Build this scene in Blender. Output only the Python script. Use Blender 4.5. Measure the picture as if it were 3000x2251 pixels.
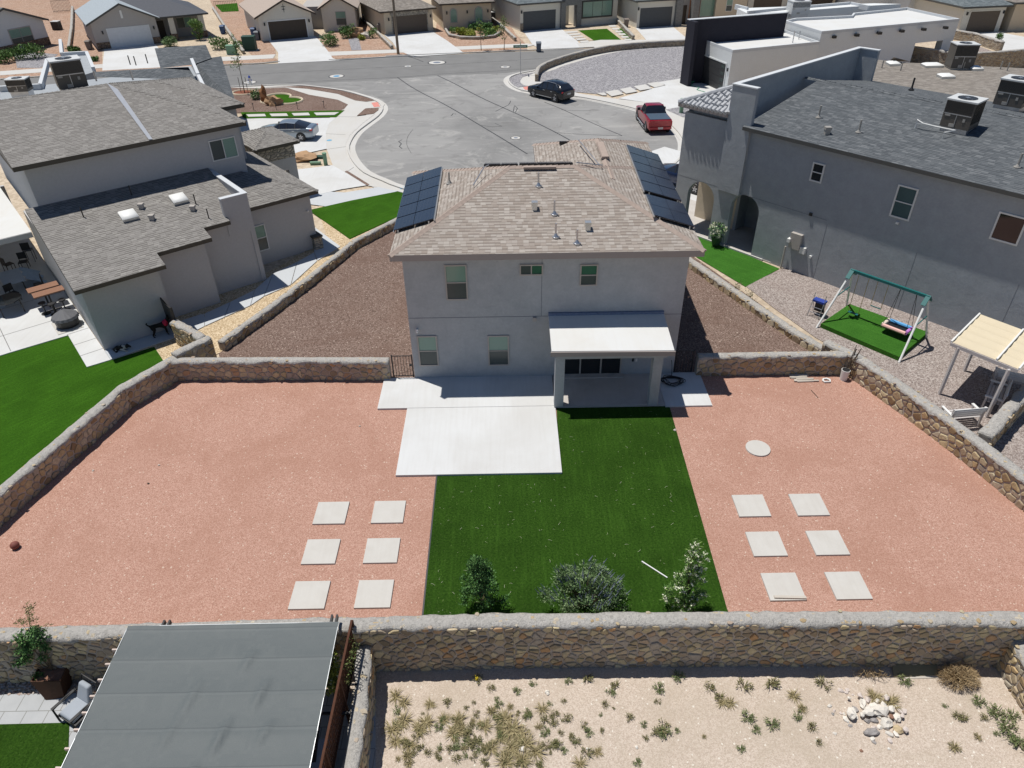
import bpy, bmesh, math, random
import numpy as np
from mathutils import Vector, noise
C=bpy.context; S=C.scene; R=math.radians; random.seed(7); PI=math.pi
for o in list(bpy.data.objects): bpy.data.objects.remove(o)
# ------------------------------------------------------------ camera
FPX=2101.39; PT,RO,YA=R(35.60969),R(-.783385),R(.282902); H=18.0; CX,CY=1500.,1125.5
_fw=np.array([math.sin(YA)*math.cos(PT),math.cos(YA)*math.cos(PT),-math.sin(PT)])
_r0=np.array([math.cos(YA),-math.sin(YA),0.]); _u0=np.cross(_r0,_fw)
_r=_r0*math.cos(RO)+_u0*math.sin(RO); _u=-_r0*math.sin(RO)+_u0*math.cos(RO)
cd=bpy.data.cameras.new('camera'); cam=bpy.data.objects.new('camera',cd); S.collection.objects.link(cam)
cd.sensor_width=36; cd.lens=FPX/3000*36; cd.clip_end=2000; cd.clip_start=.1
from mathutils import Matrix
cam.matrix_world=Matrix(((_r[0],_u[0],-_fw[0],0),(_r[1],_u[1],-_fw[1],0),(_r[2],_u[2],-_fw[2],H),(0,0,0,1)))
S.camera=cam; S.render.resolution_x=1024; S.render.resolution_y=768
# ------------------------------------------------------------ light
SUNV=Vector((-1.72,1.09,6.11)).normalized()
w=bpy.data.worlds.new('World'); S.world=w; w.use_nodes=True; nt=w.node_tree
sk=nt.nodes.new('ShaderNodeTexSky'); sk.sky_type='NISHITA'; sk.sun_disc=False
sk.sun_elevation=math.asin(SUNV.z); sk.sun_rotation=math.atan2(SUNV.x,SUNV.y); sk.altitude=1200; sk.dust_density=.15; sk.ozone_density=2.5
bg=nt.nodes['Background']; bg.inputs['Strength'].default_value=.062
nt.links.new(sk.outputs['Color'],bg.inputs['Color'])
sd=bpy.data.lights.new('sun','SUN'); sd.energy=4.0; sd.angle=R(.5); sd.color=(1,.965,.9)
sun=bpy.data.objects.new('sun',sd); S.collection.objects.link(sun); sun.rotation_euler=SUNV.to_track_quat('Z','Y').to_euler()
sun.location=SUNV*60
S.view_settings.view_transform='Standard'; S.view_settings.look='None'; S.view_settings.gamma=1
S.view_settings.exposure=0.22; S.view_settings.use_curve_mapping=False
try:
    S.cycles.max_bounces=6; S.cycles.diffuse_bounces=3; S.cycles.glossy_bounces=3
except Exception: pass
# ------------------------------------------------------------ layout helpers
def ray(px,py): return _fw+_r*(px-CX)/FPX-_u*(py-CY)/FPX
def G(px,py,z=0.):
    "point of the level plane z seen at a photo pixel"
    d=ray(px,py); t=(z-H)/d[2]; return Vector((d[0]*t,d[1]*t,z))
def GP(px,py,p0,n):
    d=Vector(ray(px,py)); o=Vector((0,0,H)); t=(Vector(p0)-o).dot(Vector(n))/d.dot(Vector(n)); return o+d*t
def GY(px,py,Y): return GP(px,py,(0,Y,0),(0,1,0))
def height(bx,by,ty,z0=0.):
    "height of the upright thing standing at pixel (bx,by) whose top is at row ty"
    B=G(bx,by,z0); k=B.y/ B.x if abs(B.x)>1e-6 else 0
    lo,hi=z0,17.
    for _ in range(40):
        m=(lo+hi)/2; v=np.array([B.x,B.y,m-H]); yy=CY-FPX*(v@_u)/(v@_fw)
        if yy>ty: lo=m
        else: hi=m
    return m
class F:
    "local frame on the ground: u along, v to its left"
    def __init__(s,x,y,ang,z=0.): s.x,s.y,s.z=x,y,z; s.c,s.s=math.cos(R(ang)),math.sin(R(ang)); s.ang=ang
    def __call__(s,p): return (s.x+p[0]*s.c-p[1]*s.s, s.y+p[0]*s.s+p[1]*s.c, s.z+p[2])
    def inv(s,P): dx,dy=P[0]-s.x,P[1]-s.y; return (dx*s.c+dy*s.s,-dx*s.s+dy*s.c,P[2]-s.z)
ORG={}
def tag(o,label=None,cat=None,group=None,kind=None):
    if label: o['label']=label
    if cat: o['category']=cat
    if group: o['group']=group
    if kind: o['kind']=kind
    return o
def thing(name,label,cat,loc=(0,0,0),group=None,rotz=0,local=False):
    o=bpy.data.objects.new(name,None); S.collection.objects.link(o); o.location=loc; o.rotation_euler=(0,0,rotz)
    o.empty_display_size=.3
    if not local: ORG[o.name]=Vector(loc)
    return tag(o,label,cat,group)
def copy_tree(o,parent=None):
    c=o.copy(); S.collection.objects.link(c)
    if parent: c.parent=parent
    for ch in [k for k in o.children]: copy_tree(ch,c)
    return c
def place(o,loc,rz=0,sc=None):
    o.location=loc; o.rotation_euler=(0,0,rz)
    if sc: o.scale=(sc,sc,sc) if not isinstance(sc,tuple) else sc
    return o
class MB:
    def __init__(s,T=None): s.v=[]; s.f=[]; s.T=T; s.smooth=False
    def p(s,q):
        if s.T: q=s.T(q)
        s.v.append(tuple(q)); return len(s.v)-1
    def face(s,pts): s.f.append([s.p(q) for q in pts]); return s
    def quadgrid(s,rows,close=False):
        idx=[[s.p(q) for q in r] for r in rows]; n=len(rows[0])
        for i in range(len(rows)-1):
            for j in range(n if close else n-1):
                k=(j+1)%n; s.f.append([idx[i][j],idx[i][k],idx[i+1][k],idx[i+1][j]])
        return idx
    def hexa(s,a,b):
        "a: 4 lower pts ccw, b: 4 upper pts"
        i=[s.p(q) for q in a]; j=[s.p(q) for q in b]; n=len(i)
        s.f.append(i[::-1]); s.f.append(j)
        for k in range(n): m=(k+1)%n; s.f.append([i[k],i[m],j[m],j[k]])
        return s
    def box(s,x0,x1,y0,y1,z0,z1,top=True):
        if x0>x1:x0,x1=x1,x0
        if y0>y1:y0,y1=y1,y0
        if z0>z1:z0,z1=z1,z0
        q=[(x0,y0),(x1,y0),(x1,y1),(x0,y1)]
        return s.hexa([(a,b,z0) for a,b in q],[(a,b,z1) for a,b in q])
    def prism(s,poly,z0,z1):
        a=sum(poly[i][0]*poly[(i+1)%len(poly)][1]-poly[(i+1)%len(poly)][0]*poly[i][1] for i in range(len(poly)))
        if a<0: poly=poly[::-1]
        return s.hexa([(q[0],q[1],z0) for q in poly],[(q[0],q[1],z1) for q in poly])
    def cyl(s,c,r,z0,z1,n=12,r1=None,cap=True):
        r1=r if r1 is None else r1
        A=[(c[0]+r*math.cos(2*PI*k/n),c[1]+r*math.sin(2*PI*k/n),z0) for k in range(n)]
        B=[(c[0]+r1*math.cos(2*PI*k/n),c[1]+r1*math.sin(2*PI*k/n),z1) for k in range(n)]
        return s.hexa(A,B)
    def tube(s,path,r,n=6,r1=None,closed=False,caps=True):
        P=[Vector(q) for q in path]; m=len(P); rows=[]
        for i in range(m):
            if closed: t=(P[(i+1)%m]-P[i-1])
            else: t=(P[min(i+1,m-1)]-P[max(i-1,0)])
            t=t.normalized() if t.length>1e-9 else Vector((0,0,1))
            a=Vector((0,0,1)) if abs(t.z)<.9 else Vector((1,0,0))
            x=t.cross(a).normalized(); y=t.cross(x)
            rr=r if r1 is None else r+(r1-r)*i/max(1,m-1)
            rows.append([P[i]+x*rr*math.cos(2*PI*k/n)+y*rr*math.sin(2*PI*k/n) for k in range(n)])
        if closed: rows.append(rows[0])
        idx=s.quadgrid(rows,True)
        if not closed and caps: s.f.append(idx[0][::-1]); s.f.append(idx[-1])
        return s
    def bar(s,a,b,w,h,up=(0,0,1)):
        "rectangular bar from a to b, w across, h along up"
        a,b=Vector(a),Vector(b); t=(b-a).normalized(); x=t.cross(Vector(up))
        x=x.normalized() if x.length>1e-6 else Vector((1,0,0)); y=x.cross(t)
        q=[(-w/2,-h/2),(w/2,-h/2),(w/2,h/2),(-w/2,h/2)]
        s.hexa([a+x*i+y*j for i,j in q][::-1],[b+x*i+y*j for i,j in q][::-1]); return s
    def blob(s,c,rx,ry,rz,jit=.15,sub=1,seed=0,flat=0):
        bm=bmesh.new(); bmesh.ops.create_icosphere(bm,subdivisions=sub,radius=1)
        b0=len(s.v); rnd=random.Random(seed); off=Vector((rnd.random()*50,rnd.random()*50,rnd.random()*50))
        for v in bm.verts:
            k=1+jit*noise.noise(v.co*1.7+off)*2
            s.p((c[0]+v.co.x*rx*k,c[1]+v.co.y*ry*k,c[2]+max(v.co.z,-1+flat)*rz*k))
        for f in bm.faces: s.f.append([b0+v.index for v in f.verts])
        bm.free(); return s
    def build(s,name,mat,parent=None,smooth=False,label=None,uv=True):
        org=Vector((0,0,0)); V=np.array(s.v,dtype=float).reshape(-1,3)
        if parent is not None: org=ORG.get(parent.name,Vector((0,0,0)))
        else: org=Vector(((V[:,0].min()+V[:,0].max())/2,(V[:,1].min()+V[:,1].max())/2,V[:,2].min()))
        me=bpy.data.meshes.new(name); me.from_pydata((V-np.array(org)).tolist(),[],s.f)
        if uv:
            l=me.uv_layers.new(name='uv'); n=len(me.loops); 
            fn=np.zeros(len(me.polygons)*3); me.polygons.foreach_get('normal',fn); fn=fn.reshape(-1,3)
            cnt=np.zeros(len(me.polygons),int); me.polygons.foreach_get('loop_total',cnt)
            ln=np.repeat(fn,cnt,axis=0); vi=np.zeros(n,int); me.loops.foreach_get('vertex_index',vi)
            t=np.stack([-ln[:,1],ln[:,0],np.zeros(n)],1); L=np.linalg.norm(t,axis=1); flat=L<.02
            t[flat]=(1,0,0); L[flat]=1; t/=L[:,None]; b=np.cross(ln,t); b[flat]=(0,1,0)
            co=V[vi]; l.data.foreach_set('uv',np.stack([(co*t).sum(1),(co*b).sum(1)],1).ravel())
        if mat: me.materials.append(mat)
        o=bpy.data.objects.new(name,me); S.collection.objects.link(o)
        if smooth: me.shade_smooth() if hasattr(me,'shade_smooth') else None
        if parent is not None: o.parent=parent; ORG[o.name]=org
        else: o.location=org; ORG[o.name]=org
        if label: o['label']=label
        return o
def smoothpath(pts,step=.5,closed=False):
    P=[Vector(p) for p in pts]; out=[]; n=len(P)
    for i in range(n if closed else n-1):
        p0=P[(i-1)%n] if closed or i>0 else P[0]; p1=P[i]; p2=P[(i+1)%n]; p3=P[(i+2)%n] if closed or i+2<n else P[-1]
        k=max(1,int((p2-p1).length/step))
        for j in range(k):
            t=j/k; out.append(.5*((2*p1)+(p2-p0)*t+(2*p0-5*p1+4*p2-p3)*t*t+(3*p1-p0-3*p2+p3)*t**3))
    if not closed: out.append(P[-1])
    return out
def offset(path,d,closed=False):
    out=[]; n=len(path)
    for i in range(n):
        a=path[i-1] if (i>0 or closed) else path[0]; b=path[(i+1)%n] if (i<n-1 or closed) else path[-1]
        t=(Vector(b)-Vector(a)); t.z=0; t.normalize(); out.append(Vector(path[i])+Vector((-t.y,t.x,0))*d)
    return out
SHN=[0]
def sheet(name,pts,mat,z,kind='structure',px=True,smooth=0,th=0.,label=None,cat=None,group=None,gz=0.):
    "a flat area; th>0 gives it a real edge; each sheet gets a slightly different level"
    SHN[0]+=1; z+=(SHN[0]*.00037)%.003
    P=[G(*q,gz) for q in pts] if px else [Vector((q[0],q[1],0)) for q in pts]
    if smooth: P=smoothpath(P,smooth,True)
    a=sum(P[i].x*P[(i+1)%len(P)].y-P[(i+1)%len(P)].x*P[i].y for i in range(len(P)))
    if a<0: P=P[::-1]
    m=MB()
    if th>0: m.prism([(q.x,q.y) for q in P],z-th,z)
    else: m.face([(q.x,q.y,z) for q in P])
    o=m.build(name,mat)
    return tag(o,label,cat,group,kind)
def strip(name,path,w0,w1,z0,z1,mat,kind='structure',parent=None,closed=False,**k):
    "band along a path from offset w0 to w1 (left positive)"
    A=offset(path,w0,closed); B=offset(path,w1,closed); m=MB(); n=len(path)
    if closed: A.append(A[0]); B.append(B[0]); n+=1
    if z1-z0<1e-4: m.quadgrid([[(q.x,q.y,z1) for q in A],[(q.x,q.y,z1) for q in B]])
    else:
        rows=[[(q.x,q.y,z0) for q in A],[(q.x,q.y,z1) for q in A],[(q.x,q.y,z1) for q in B],[(q.x,q.y,z0) for q in B]]
        idx=m.quadgrid(rows)
        if not closed:
            m.f.append([idx[i][0] for i in range(4)][::-1]); m.f.append([idx[i][-1] for i in range(4)])
    for q in ('x',): pass
    o=m.build(name,mat,parent)
    # make faces point up
    if parent is None or True:
        bm=bmesh.new(); bm.from_mesh(o.data)
        if z1-z0<1e-4:
            bm.faces.ensure_lookup_table()
            if bm.faces and bm.faces[0].normal.z<0: bmesh.ops.reverse_faces(bm,faces=bm.faces)
        else: bmesh.ops.recalc_face_normals(bm,faces=bm.faces)
        bm.to_mesh(o.data); bm.free()
    if parent is None: tag(o,k.get('label'),k.get('cat'),k.get('group'),kind)
    return o
# ------------------------------------------------------------ materials
class NT:
    def __init__(s,name,rough=.85,spec=.3,metal=0.):
        s.m=bpy.data.materials.new(name); s.m.use_nodes=True; s.t=s.m.node_tree; s.b=s.t.nodes['Principled BSDF']
        s.b.inputs['Roughness'].default_value=rough; s.b.inputs['Specular IOR Level'].default_value=spec; s.b.inputs['Metallic'].default_value=metal
        s.tc=s.t.nodes.new('ShaderNodeTexCoord'); s.uv=s.tc.outputs['UV']
    def set(s,sock,v):
        if hasattr(v,'is_linked') or isinstance(v,bpy.types.NodeSocket): s.t.links.new(v,sock)
        elif isinstance(v,(tuple,list)) and len(v)==3 and sock.type=='RGBA': sock.default_value=(*v,1)
        else: sock.default_value=v
    def n(s,typ,out=0,props=None,**k):
        nd=s.t.nodes.new('ShaderNode'+typ)
        for a,b in (props or {}).items(): setattr(nd,a,b)
        for a,b in k.items():
            a=a.replace('_',' ') if a not in nd.inputs else a
            s.set(nd.inputs[int(a[1:])] if a[0]=='i' and a[1:].isdigit() else nd.inputs[a],b)
        return nd.outputs[out]
    def math(s,op,a,b=0.,c=0.,clamp=False):
        nd=s.t.nodes.new('ShaderNodeMath'); nd.operation=op; nd.use_clamp=clamp
        for i,v in enumerate((a,b,c)): s.set(nd.inputs[i],v)
        return nd.outputs[0]
    def map(s,v,scale=(1,1,1),rot=0,loc=(0,0,0)):
        nd=s.t.nodes.new('ShaderNodeMapping'); s.set(nd.inputs['Vector'],v); nd.inputs['Scale'].default_value=scale
        nd.inputs['Rotation'].default_value=(0,0,rot); nd.inputs['Location'].default_value=loc; return nd.outputs[0]
    def noise(s,scale,detail=3,v=None,rough=.55,dist=0): return s.n('TexNoise',0,Vector=v or s.uv,Scale=scale,Detail=detail,Roughness=rough,Distortion=dist)
    def vor(s,scale,v=None,feature='F1',out='Color',rnd=1.):
        return s.n('TexVoronoi',out,{'feature':feature},Vector=v or s.uv,Scale=scale,Randomness=rnd)
    def ramp(s,f,stops,interp='LINEAR'):
        nd=s.t.nodes.new('ShaderNodeValToRGB'); s.set(nd.inputs[0],f); cr=nd.color_ramp; cr.interpolation=interp
        while len(cr.elements)<len(stops): cr.elements.new(.5)
        for e,(p,c) in zip(cr.elements,stops): e.position=p; e.color=(*c,1) if isinstance(c,(tuple,list)) else (c,c,c,1)
        return nd.outputs[0]
    def mix(s,f,a,b,mode='MIX'):
        nd=s.t.nodes.new('ShaderNodeMix'); nd.data_type='RGBA'; nd.blend_type=mode
        s.set(nd.inputs[0],f); s.set(nd.inputs[6],a); s.set(nd.inputs[7],b); return nd.outputs[2]
    def bump(s,h,strength=.3,dist=.02):
        o=s.n('Bump',0,Height=h,Strength=strength,Distance=dist)
        s.t.links.new(o,s.b.inputs['Normal']); return o
    def col(s,c): s.set(s.b.inputs['Base Color'],c); return s
    def rough(s,c): s.set(s.b.inputs['Roughness'],c); return s
def plain(name,c,rough=.6,spec=.3,metal=0,var=.12,scale=3.,bump=0):
    t=NT(name,rough,spec,metal)
    if var>0:
        f=t.noise(scale,5); t.col(t.mix(f,tuple(x*(1-var) for x in c),tuple(min(1,x*(1+var)) for x in c)))
    else: t.col(c)
    if bump: t.bump(t.noise(scale*14,3),bump,.01)
    return t.m
def gravel(name,cols,cell=22,blot=None,amt=.35,bscale=.35,bump=.6,fleck=None):
    t=NT(name,.95,.1); a=t.vor(cell,out='Color'); sp=t.n('SeparateColor',0,Color=a)
    n2=t.noise(cell*.8,3); f=t.math('ADD',t.math('MULTIPLY',sp,.62),t.math('MULTIPLY',n2,.38))
    k=len(cols); c=t.ramp(f,[((i+.5)/k*.7+.15,cc) for i,cc in enumerate(cols)])
    if blot: c=t.mix(t.math('MULTIPLY',t.ramp(t.noise(bscale,5,rough=.65,dist=.6),[(.45,0),(.62,1)]),amt),c,blot); c=t.mix(t.math('MULTIPLY',t.ramp(t.noise(bscale*4.5,6,rough=.7,dist=1.2),[(.55,0),(.68,1)]),amt*.5),c,blot)
    if fleck: 
        w=t.n('TexWhiteNoise',0,{'noise_dimensions':'3D'},Vector=t.vor(24,out='Color')); 
        c=t.mix(t.math('MULTIPLY',t.math('GREATER_THAN',w,.992),.7),c,fleck)
    t.col(c); t.bump(t.vor(cell,out='Distance'),bump,.03); return t.m
def concrete(name,c=(.56,.55,.52),stain=(.44,.43,.4),amt=.5,sc=.5,streak=True,joint=0):
    t=NT(name,.8,.25); n=t.noise(sc,6,rough=.6,dist=.5); f=t.ramp(n,[(.38,0),(.68,1)])
    col=t.mix(t.math('MULTIPLY',f,amt),c,stain)
    if streak:
        s2=t.noise(1.,4,v=t.map(t.uv,(7,.5,1))); col=t.mix(t.math('MULTIPLY',t.ramp(s2,[(.45,0),(.7,1)]),.22),col,stain)
    col=t.mix(t.math('MULTIPLY',t.noise(40,2),.12),col,(.3,.3,.29))
    if joint:
        br=t.n('TexBrick','Fac',Vector=t.uv,Scale=1.,**{'Mortar Size':.012,'Brick Width':joint,'Row Height':joint}); col=t.mix(br,col,(.22,.22,.21))
    t.col(col); t.bump(t.noise(30,3),.15,.01); return t.m
def stucco(name,c,dirt=None,amt=.3):
    t=NT(name,.95,.15); d=dirt or tuple(x*.82 for x in c)
    n=t.noise(1.6,7,rough=.7); f=t.math('MULTIPLY',t.ramp(n,[(.35,0),(.7,1)]),amt)
    st=t.noise(1.,4,v=t.map(t.uv,(3.5,.35,1)));col=t.mix(f,c,d); col=t.mix(t.math('MULTIPLY',t.ramp(st,[(.5,0),(.75,1)]),.18),col,d)
    col=t.mix(t.math('MULTIPLY',t.ramp(t.noise(9,5,rough=.75),[(.4,0),(.62,1)]),.28),col,tuple(x*.86 for x in d)); t.col(t.mix(t.math('MULTIPLY',t.noise(45,2),.16),col,d))
    t.bump(t.math('ADD',t.noise(38,3),t.math('MULTIPLY',t.noise(1.3,3,dist=.8),2.2)),.45,.02); return t.m
def shingle(name,cols,dark,row=.143,wid=.24,shad=.55):
    t=NT(name,.95,.12); sx=t.n('SeparateXYZ',0,Vector=t.uv); sy=t.n('SeparateXYZ',1,Vector=t.uv)
    ry=t.math('DIVIDE',sy,row); r=t.math('FLOOR',ry); fr=t.math('FRACT',ry)
    off=t.n('TexWhiteNoise',0,{'noise_dimensions':'1D'},W=r)
    ux=t.math('ADD',t.math('DIVIDE',sx,wid),t.math('MULTIPLY',off,7.)); cx=t.math('FLOOR',ux); fx=t.math('FRACT',ux)
    cell=t.n('CombineXYZ',0,X=cx,Y=r,Z=0.); wn=t.n('TexWhiteNoise',0,{'noise_dimensions':'3D'},Vector=cell)
    k=len(cols); c=t.ramp(wn,[(i/k,cc) for i,cc in enumerate(cols)],'CONSTANT')
    # shadow under raised tabs of the course above: upper edge of each cell
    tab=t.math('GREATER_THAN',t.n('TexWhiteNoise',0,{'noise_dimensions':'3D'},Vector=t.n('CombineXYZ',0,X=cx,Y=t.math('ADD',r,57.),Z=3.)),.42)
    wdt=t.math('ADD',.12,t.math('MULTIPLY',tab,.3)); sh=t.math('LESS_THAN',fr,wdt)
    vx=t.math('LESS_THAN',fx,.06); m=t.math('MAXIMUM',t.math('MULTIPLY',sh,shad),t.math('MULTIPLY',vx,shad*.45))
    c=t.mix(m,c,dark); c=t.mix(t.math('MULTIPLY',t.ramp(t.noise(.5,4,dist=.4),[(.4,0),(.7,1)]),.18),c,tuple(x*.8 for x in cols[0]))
    c=t.mix(t.math('MULTIPLY',t.noise(60,2),.3),c,tuple(x*.6 for x in cols[0]))
    t.col(c); t.bump(t.math('SUBTRACT',t.math('MULTIPLY',wn,.35),fr),.7,.03); return t.m
def turf(name,c0,c1,pale=(.2,.26,.09),ang=0.,lines=0.):
    t=NT(name,.95,.04); v=t.map(t.uv,(1,1,1),ang); f=t.noise(15,5,rough=.8); f2=t.noise(1.,3,v=t.map(v,(9,.5,1)))
    c=t.mix(t.ramp(f,[(.38,0),(.6,1)]),c0,c1); c=t.mix(t.math('MULTIPLY',t.ramp(f2,[(.5,0),(.75,1)]),.35),c,tuple(x*1.5 for x in c1))
    c=t.mix(t.math('MULTIPLY',t.ramp(t.noise(.6,5,dist=.5),[(.4,0),(.7,1)]),.4),c,tuple(x*.62 for x in c0))
    fl=t.n('TexNoise',0,Vector=t.map(v,(19,6,1),.6),Scale=2.,Detail=2,Distortion=1.2); c=t.mix(t.math('MULTIPLY',t.math('GREATER_THAN',fl,.7),.55),c,pale)
    if lines:
        ln=t.n('TexWave',0,{'wave_type':'BANDS','bands_direction':'X'},Vector=v,Scale=lines,Distortion=.6); c=t.mix(t.math('MULTIPLY',t.ramp(ln,[(.9,0),(1,1)]),.25),c,tuple(x*1.8 for x in c1))
    t.col(c); t.bump(t.noise(70,2),.8,.03); return t.m
def rubble_shader(name,cols,mortar,sx=3.3,sy=5.5):
    t=NT(name,.92,.15); d=t.n('TexNoise','Color',Vector=t.uv,Scale=2.5,Detail=2); v=t.map(t.uv,(sx,sy,1))
    vv=t.n('VectorMath',0,{'operation':'ADD'},i0=v,i1=t.n('VectorMath',0,{'operation':'SCALE'},i0=d,Scale=.5))
    e=t.vor(1,v=vv,feature='DISTANCE_TO_EDGE',out='Distance'); cc=t.n('SeparateColor',0,Color=t.vor(1,v=vv))
    k=len(cols); c=t.ramp(cc,[(i/k,x) for i,x in enumerate(cols)]); c=t.mix(t.math('MULTIPLY',t.noise(12,4),.4),c,tuple(x*.6 for x in cols[0]))
    t.col(t.mix(t.ramp(e,[(.04,1),(.1,0)]),c,mortar)); t.bump(t.ramp(e,[(0,0),(.25,1)]),.8,.06); return t.m
def island(name,cols,rough=.9,var=.35,spec=.2):
    t=NT(name,rough,spec); g=t.n('NewGeometry','Random Per Island'); k=len(cols)
    c=t.ramp(g,[((i+.5)/k,x) for i,x in enumerate(cols)]); f=t.ramp(t.noise(9,5,rough=.7),[(.35,0),(.7,1)])
    t.col(t.mix(t.math('MULTIPLY',f,var),c,tuple(x*.5 for x in cols[0]))); t.bump(t.noise(16,4),.5,.02); return t.m
def leaf(name,cols,rough=.7):
    t=NT(name,rough,.25); g=t.n('NewGeometry','Random Per Island'); k=len(cols); t.col(t.ramp(g,[((i+.5)/k,x) for i,x in enumerate(cols)]))
    try: t.b.inputs['Subsurface Weight'].default_value=0
    except Exception: pass
    return t.m
def wood(name,c0,c1,plank=.14,dark=(.05,.04,.03)):
    t=NT(name,.75,.2); f=t.noise(1.,4,v=t.map(t.uv,(4,30,1)))
    t.col(t.mix(f,c0,c1)); t.bump(f,.2,.01); return t.m
def glass(name,c=(.02,.03,.03),rough=.06,stripes=None,spec=.6,per=.05):
    t=NT(name,rough,spec)
    if stripes:
        wv=t.n('TexWave',0,{'wave_type':'BANDS','bands_direction':'Y'},Vector=t.uv,Scale=1/per/6.283*3.14,Distortion=0.)
        t.col(t.mix(t.math('MULTIPLY',t.ramp(wv,[(.3,0),(.8,1)]),.8),stripes,c))
    else: t.col(t.mix(t.noise(1.5,3),c,tuple(x*1.8 for x in c)))
    return t.m
M={}
M['redgravel']=gravel('red_gravel',[(.32,.178,.13),(.4,.224,.172),(.445,.26,.202),(.52,.335,.267)],44,(.33,.175,.125),.42,.3,.4,(.62,.5,.41))
M['browngravel']=gravel('brown_gravel',[(.1,.068,.054),(.165,.112,.09),(.215,.15,.125),(.3,.225,.19)],26,(.15,.095,.075),.45,.3,.8,(.6,.5,.42))
M['pinkgravel']=gravel('pinkish_gravel',[(.18,.15,.135),(.27,.225,.205),(.35,.3,.275),(.46,.41,.38)],22,(.27,.21,.19),.3,.4,.8)
M['tangravel']=gravel('tan_gravel',[(.34,.25,.15),(.52,.4,.26),(.66,.54,.38)],18,(.42,.32,.2),.3,.6,.5)
M['greygravel']=gravel('grey_violet_gravel',[(.17,.165,.175),(.27,.262,.275),(.37,.36,.37)],9,(.24,.23,.245),.35,.25,.5)
M['orangegravel']=gravel('orange_gravel',[(.27,.175,.125),(.37,.255,.19),(.46,.33,.255)],8,(.35,.2,.13),.3,.4,.4)
M['dirt']=gravel('pale_dirt',[(.42,.345,.28),(.5,.415,.345),(.56,.48,.405)],36,(.4,.335,.26),.5,.45,.3,(.72,.68,.6))
M['sand']=gravel('sand',[(.42,.34,.25),(.5,.41,.31),(.56,.47,.36)],5,(.36,.29,.22),.3,.1,.2)
M['asphalt']=None
def asphalt():
    t=NT('asphalt',.9,.2); n=t.noise(.09,6,rough=.6,dist=1.); c=t.ramp(n,[(.3,(.2,.198,.195)),(.5,(.27,.265,.26)),(.72,(.34,.335,.325))])
    n2=t.noise(1.,5,v=t.map(t.uv,(.15,1.2,1),.5),rough=.6); c=t.mix(t.math('MULTIPLY',t.ramp(n2,[(.5,0),(.8,1)]),.35),c,(.46,.45,.43))
    n3=t.noise(.5,5,dist=1.5); c=t.mix(t.math('MULTIPLY',t.ramp(n3,[(.55,0),(.7,1)]),.5),c,(.16,.155,.15)); c=t.mix(t.math('MULTIPLY',t.ramp(t.noise(.23,6,rough=.7,dist=2.),[(.56,0),(.66,1)]),.45),c,(.48,.465,.44))
    c=t.mix(t.math('MULTIPLY',t.noise(25,2),.3),c,(.15,.15,.15)); t.col(c); t.bump(t.noise(40,2),.3,.01); return t.m
M['asphalt']=asphalt()
M['asphalt2']=plain('street_asphalt',(.19,.188,.185),.9,.2,0,.18,.6,.2)
M['tar']=plain('crack_tar',(.06,.06,.062),.6,.3,0,0)
M['conc']=concrete('patio_concrete',(.6,.605,.605),(.47,.455,.43),.5,.35)
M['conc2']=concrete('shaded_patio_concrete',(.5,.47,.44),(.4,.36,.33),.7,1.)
M['walk']=concrete('sidewalk_concrete',(.54,.53,.51),(.5,.47,.42),.5,.4,True,0)
M['walk2']=concrete('path_concrete',(.5,.52,.54),(.42,.44,.46),.4,.5,False,0)
M['stonepad']=concrete('broom_finished_concrete',(.53,.51,.475),(.44,.41,.37),.4,1.5)
M['memb']=concrete('white_roof_membrane',(.63,.635,.63),(.58,.56,.52),.5,.6)
M['joint']=plain('joint_dark',(.17,.165,.16),.9,.1,0,0)
M['stucco']=stucco('blue_grey_stucco',(.45,.468,.48),(.35,.368,.382),.85)
M['stuccoL']=stucco('warm_grey_stucco',(.48,.48,.485),(.42,.415,.415),.3)
M['stuccoR']=stucco('cool_grey_stucco',(.37,.395,.42),(.29,.31,.33),.75)
M['stuccoC']=stucco('cream_stucco',(.7,.67,.59),(.6,.57,.5),.3)
M['stuccoB']=stucco('beige_stucco',(.62,.53,.4),(.54,.45,.34),.3)
M['stuccoW']=stucco('white_stucco',(.68,.7,.71),(.6,.61,.6),.3)
M['stuccoG']=stucco('grey_taupe_stucco',(.42,.4,.38),(.36,.34,.32),.3)
M['stuccoD']=stucco('charcoal_stucco',(.035,.034,.045),(.028,.028,.036),.3)
M['parap']=plain('parapet_top',(.54,.56,.58),.9,.1,0,.08,2,.1)
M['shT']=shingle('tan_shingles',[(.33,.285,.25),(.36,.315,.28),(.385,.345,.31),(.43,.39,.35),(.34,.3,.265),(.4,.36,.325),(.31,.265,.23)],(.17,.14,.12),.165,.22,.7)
M['shL']=shingle('taupe_shingles',[(.24,.228,.215),(.255,.242,.228),(.27,.256,.242),(.245,.232,.22),(.3,.286,.268),(.26,.247,.233)],(.075,.068,.06),.14,.26,.75)
M['shR']=shingle('slate_shingles',[(.105,.115,.125),(.125,.135,.145),(.145,.155,.165),(.115,.125,.135),(.17,.18,.19),(.13,.14,.15)],(.03,.035,.042),.15,.3,.65)
M['shB']=shingle('brown_grey_shingles',[(.24,.215,.19),(.28,.25,.22),(.32,.29,.26),(.22,.195,.175)],(.11,.1,.085),.16,.34,.5)
M['shBl']=shingle('blue_grey_shingles',[(.13,.155,.165),(.17,.195,.205),(.2,.225,.235),(.15,.17,.18)],(.06,.07,.08),.2,.4,.4)
M['capT']=plain('tan_ridge_cap',(.36,.29,.25),.95,.1,0,.2,5,.3)
M['fasT']=plain('tan_fascia',(.34,.3,.28),.7,.2,0,.05)
M['fasL']=plain('olive_brown_fascia',(.1,.088,.07),.8,.2,0,.1)
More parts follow.
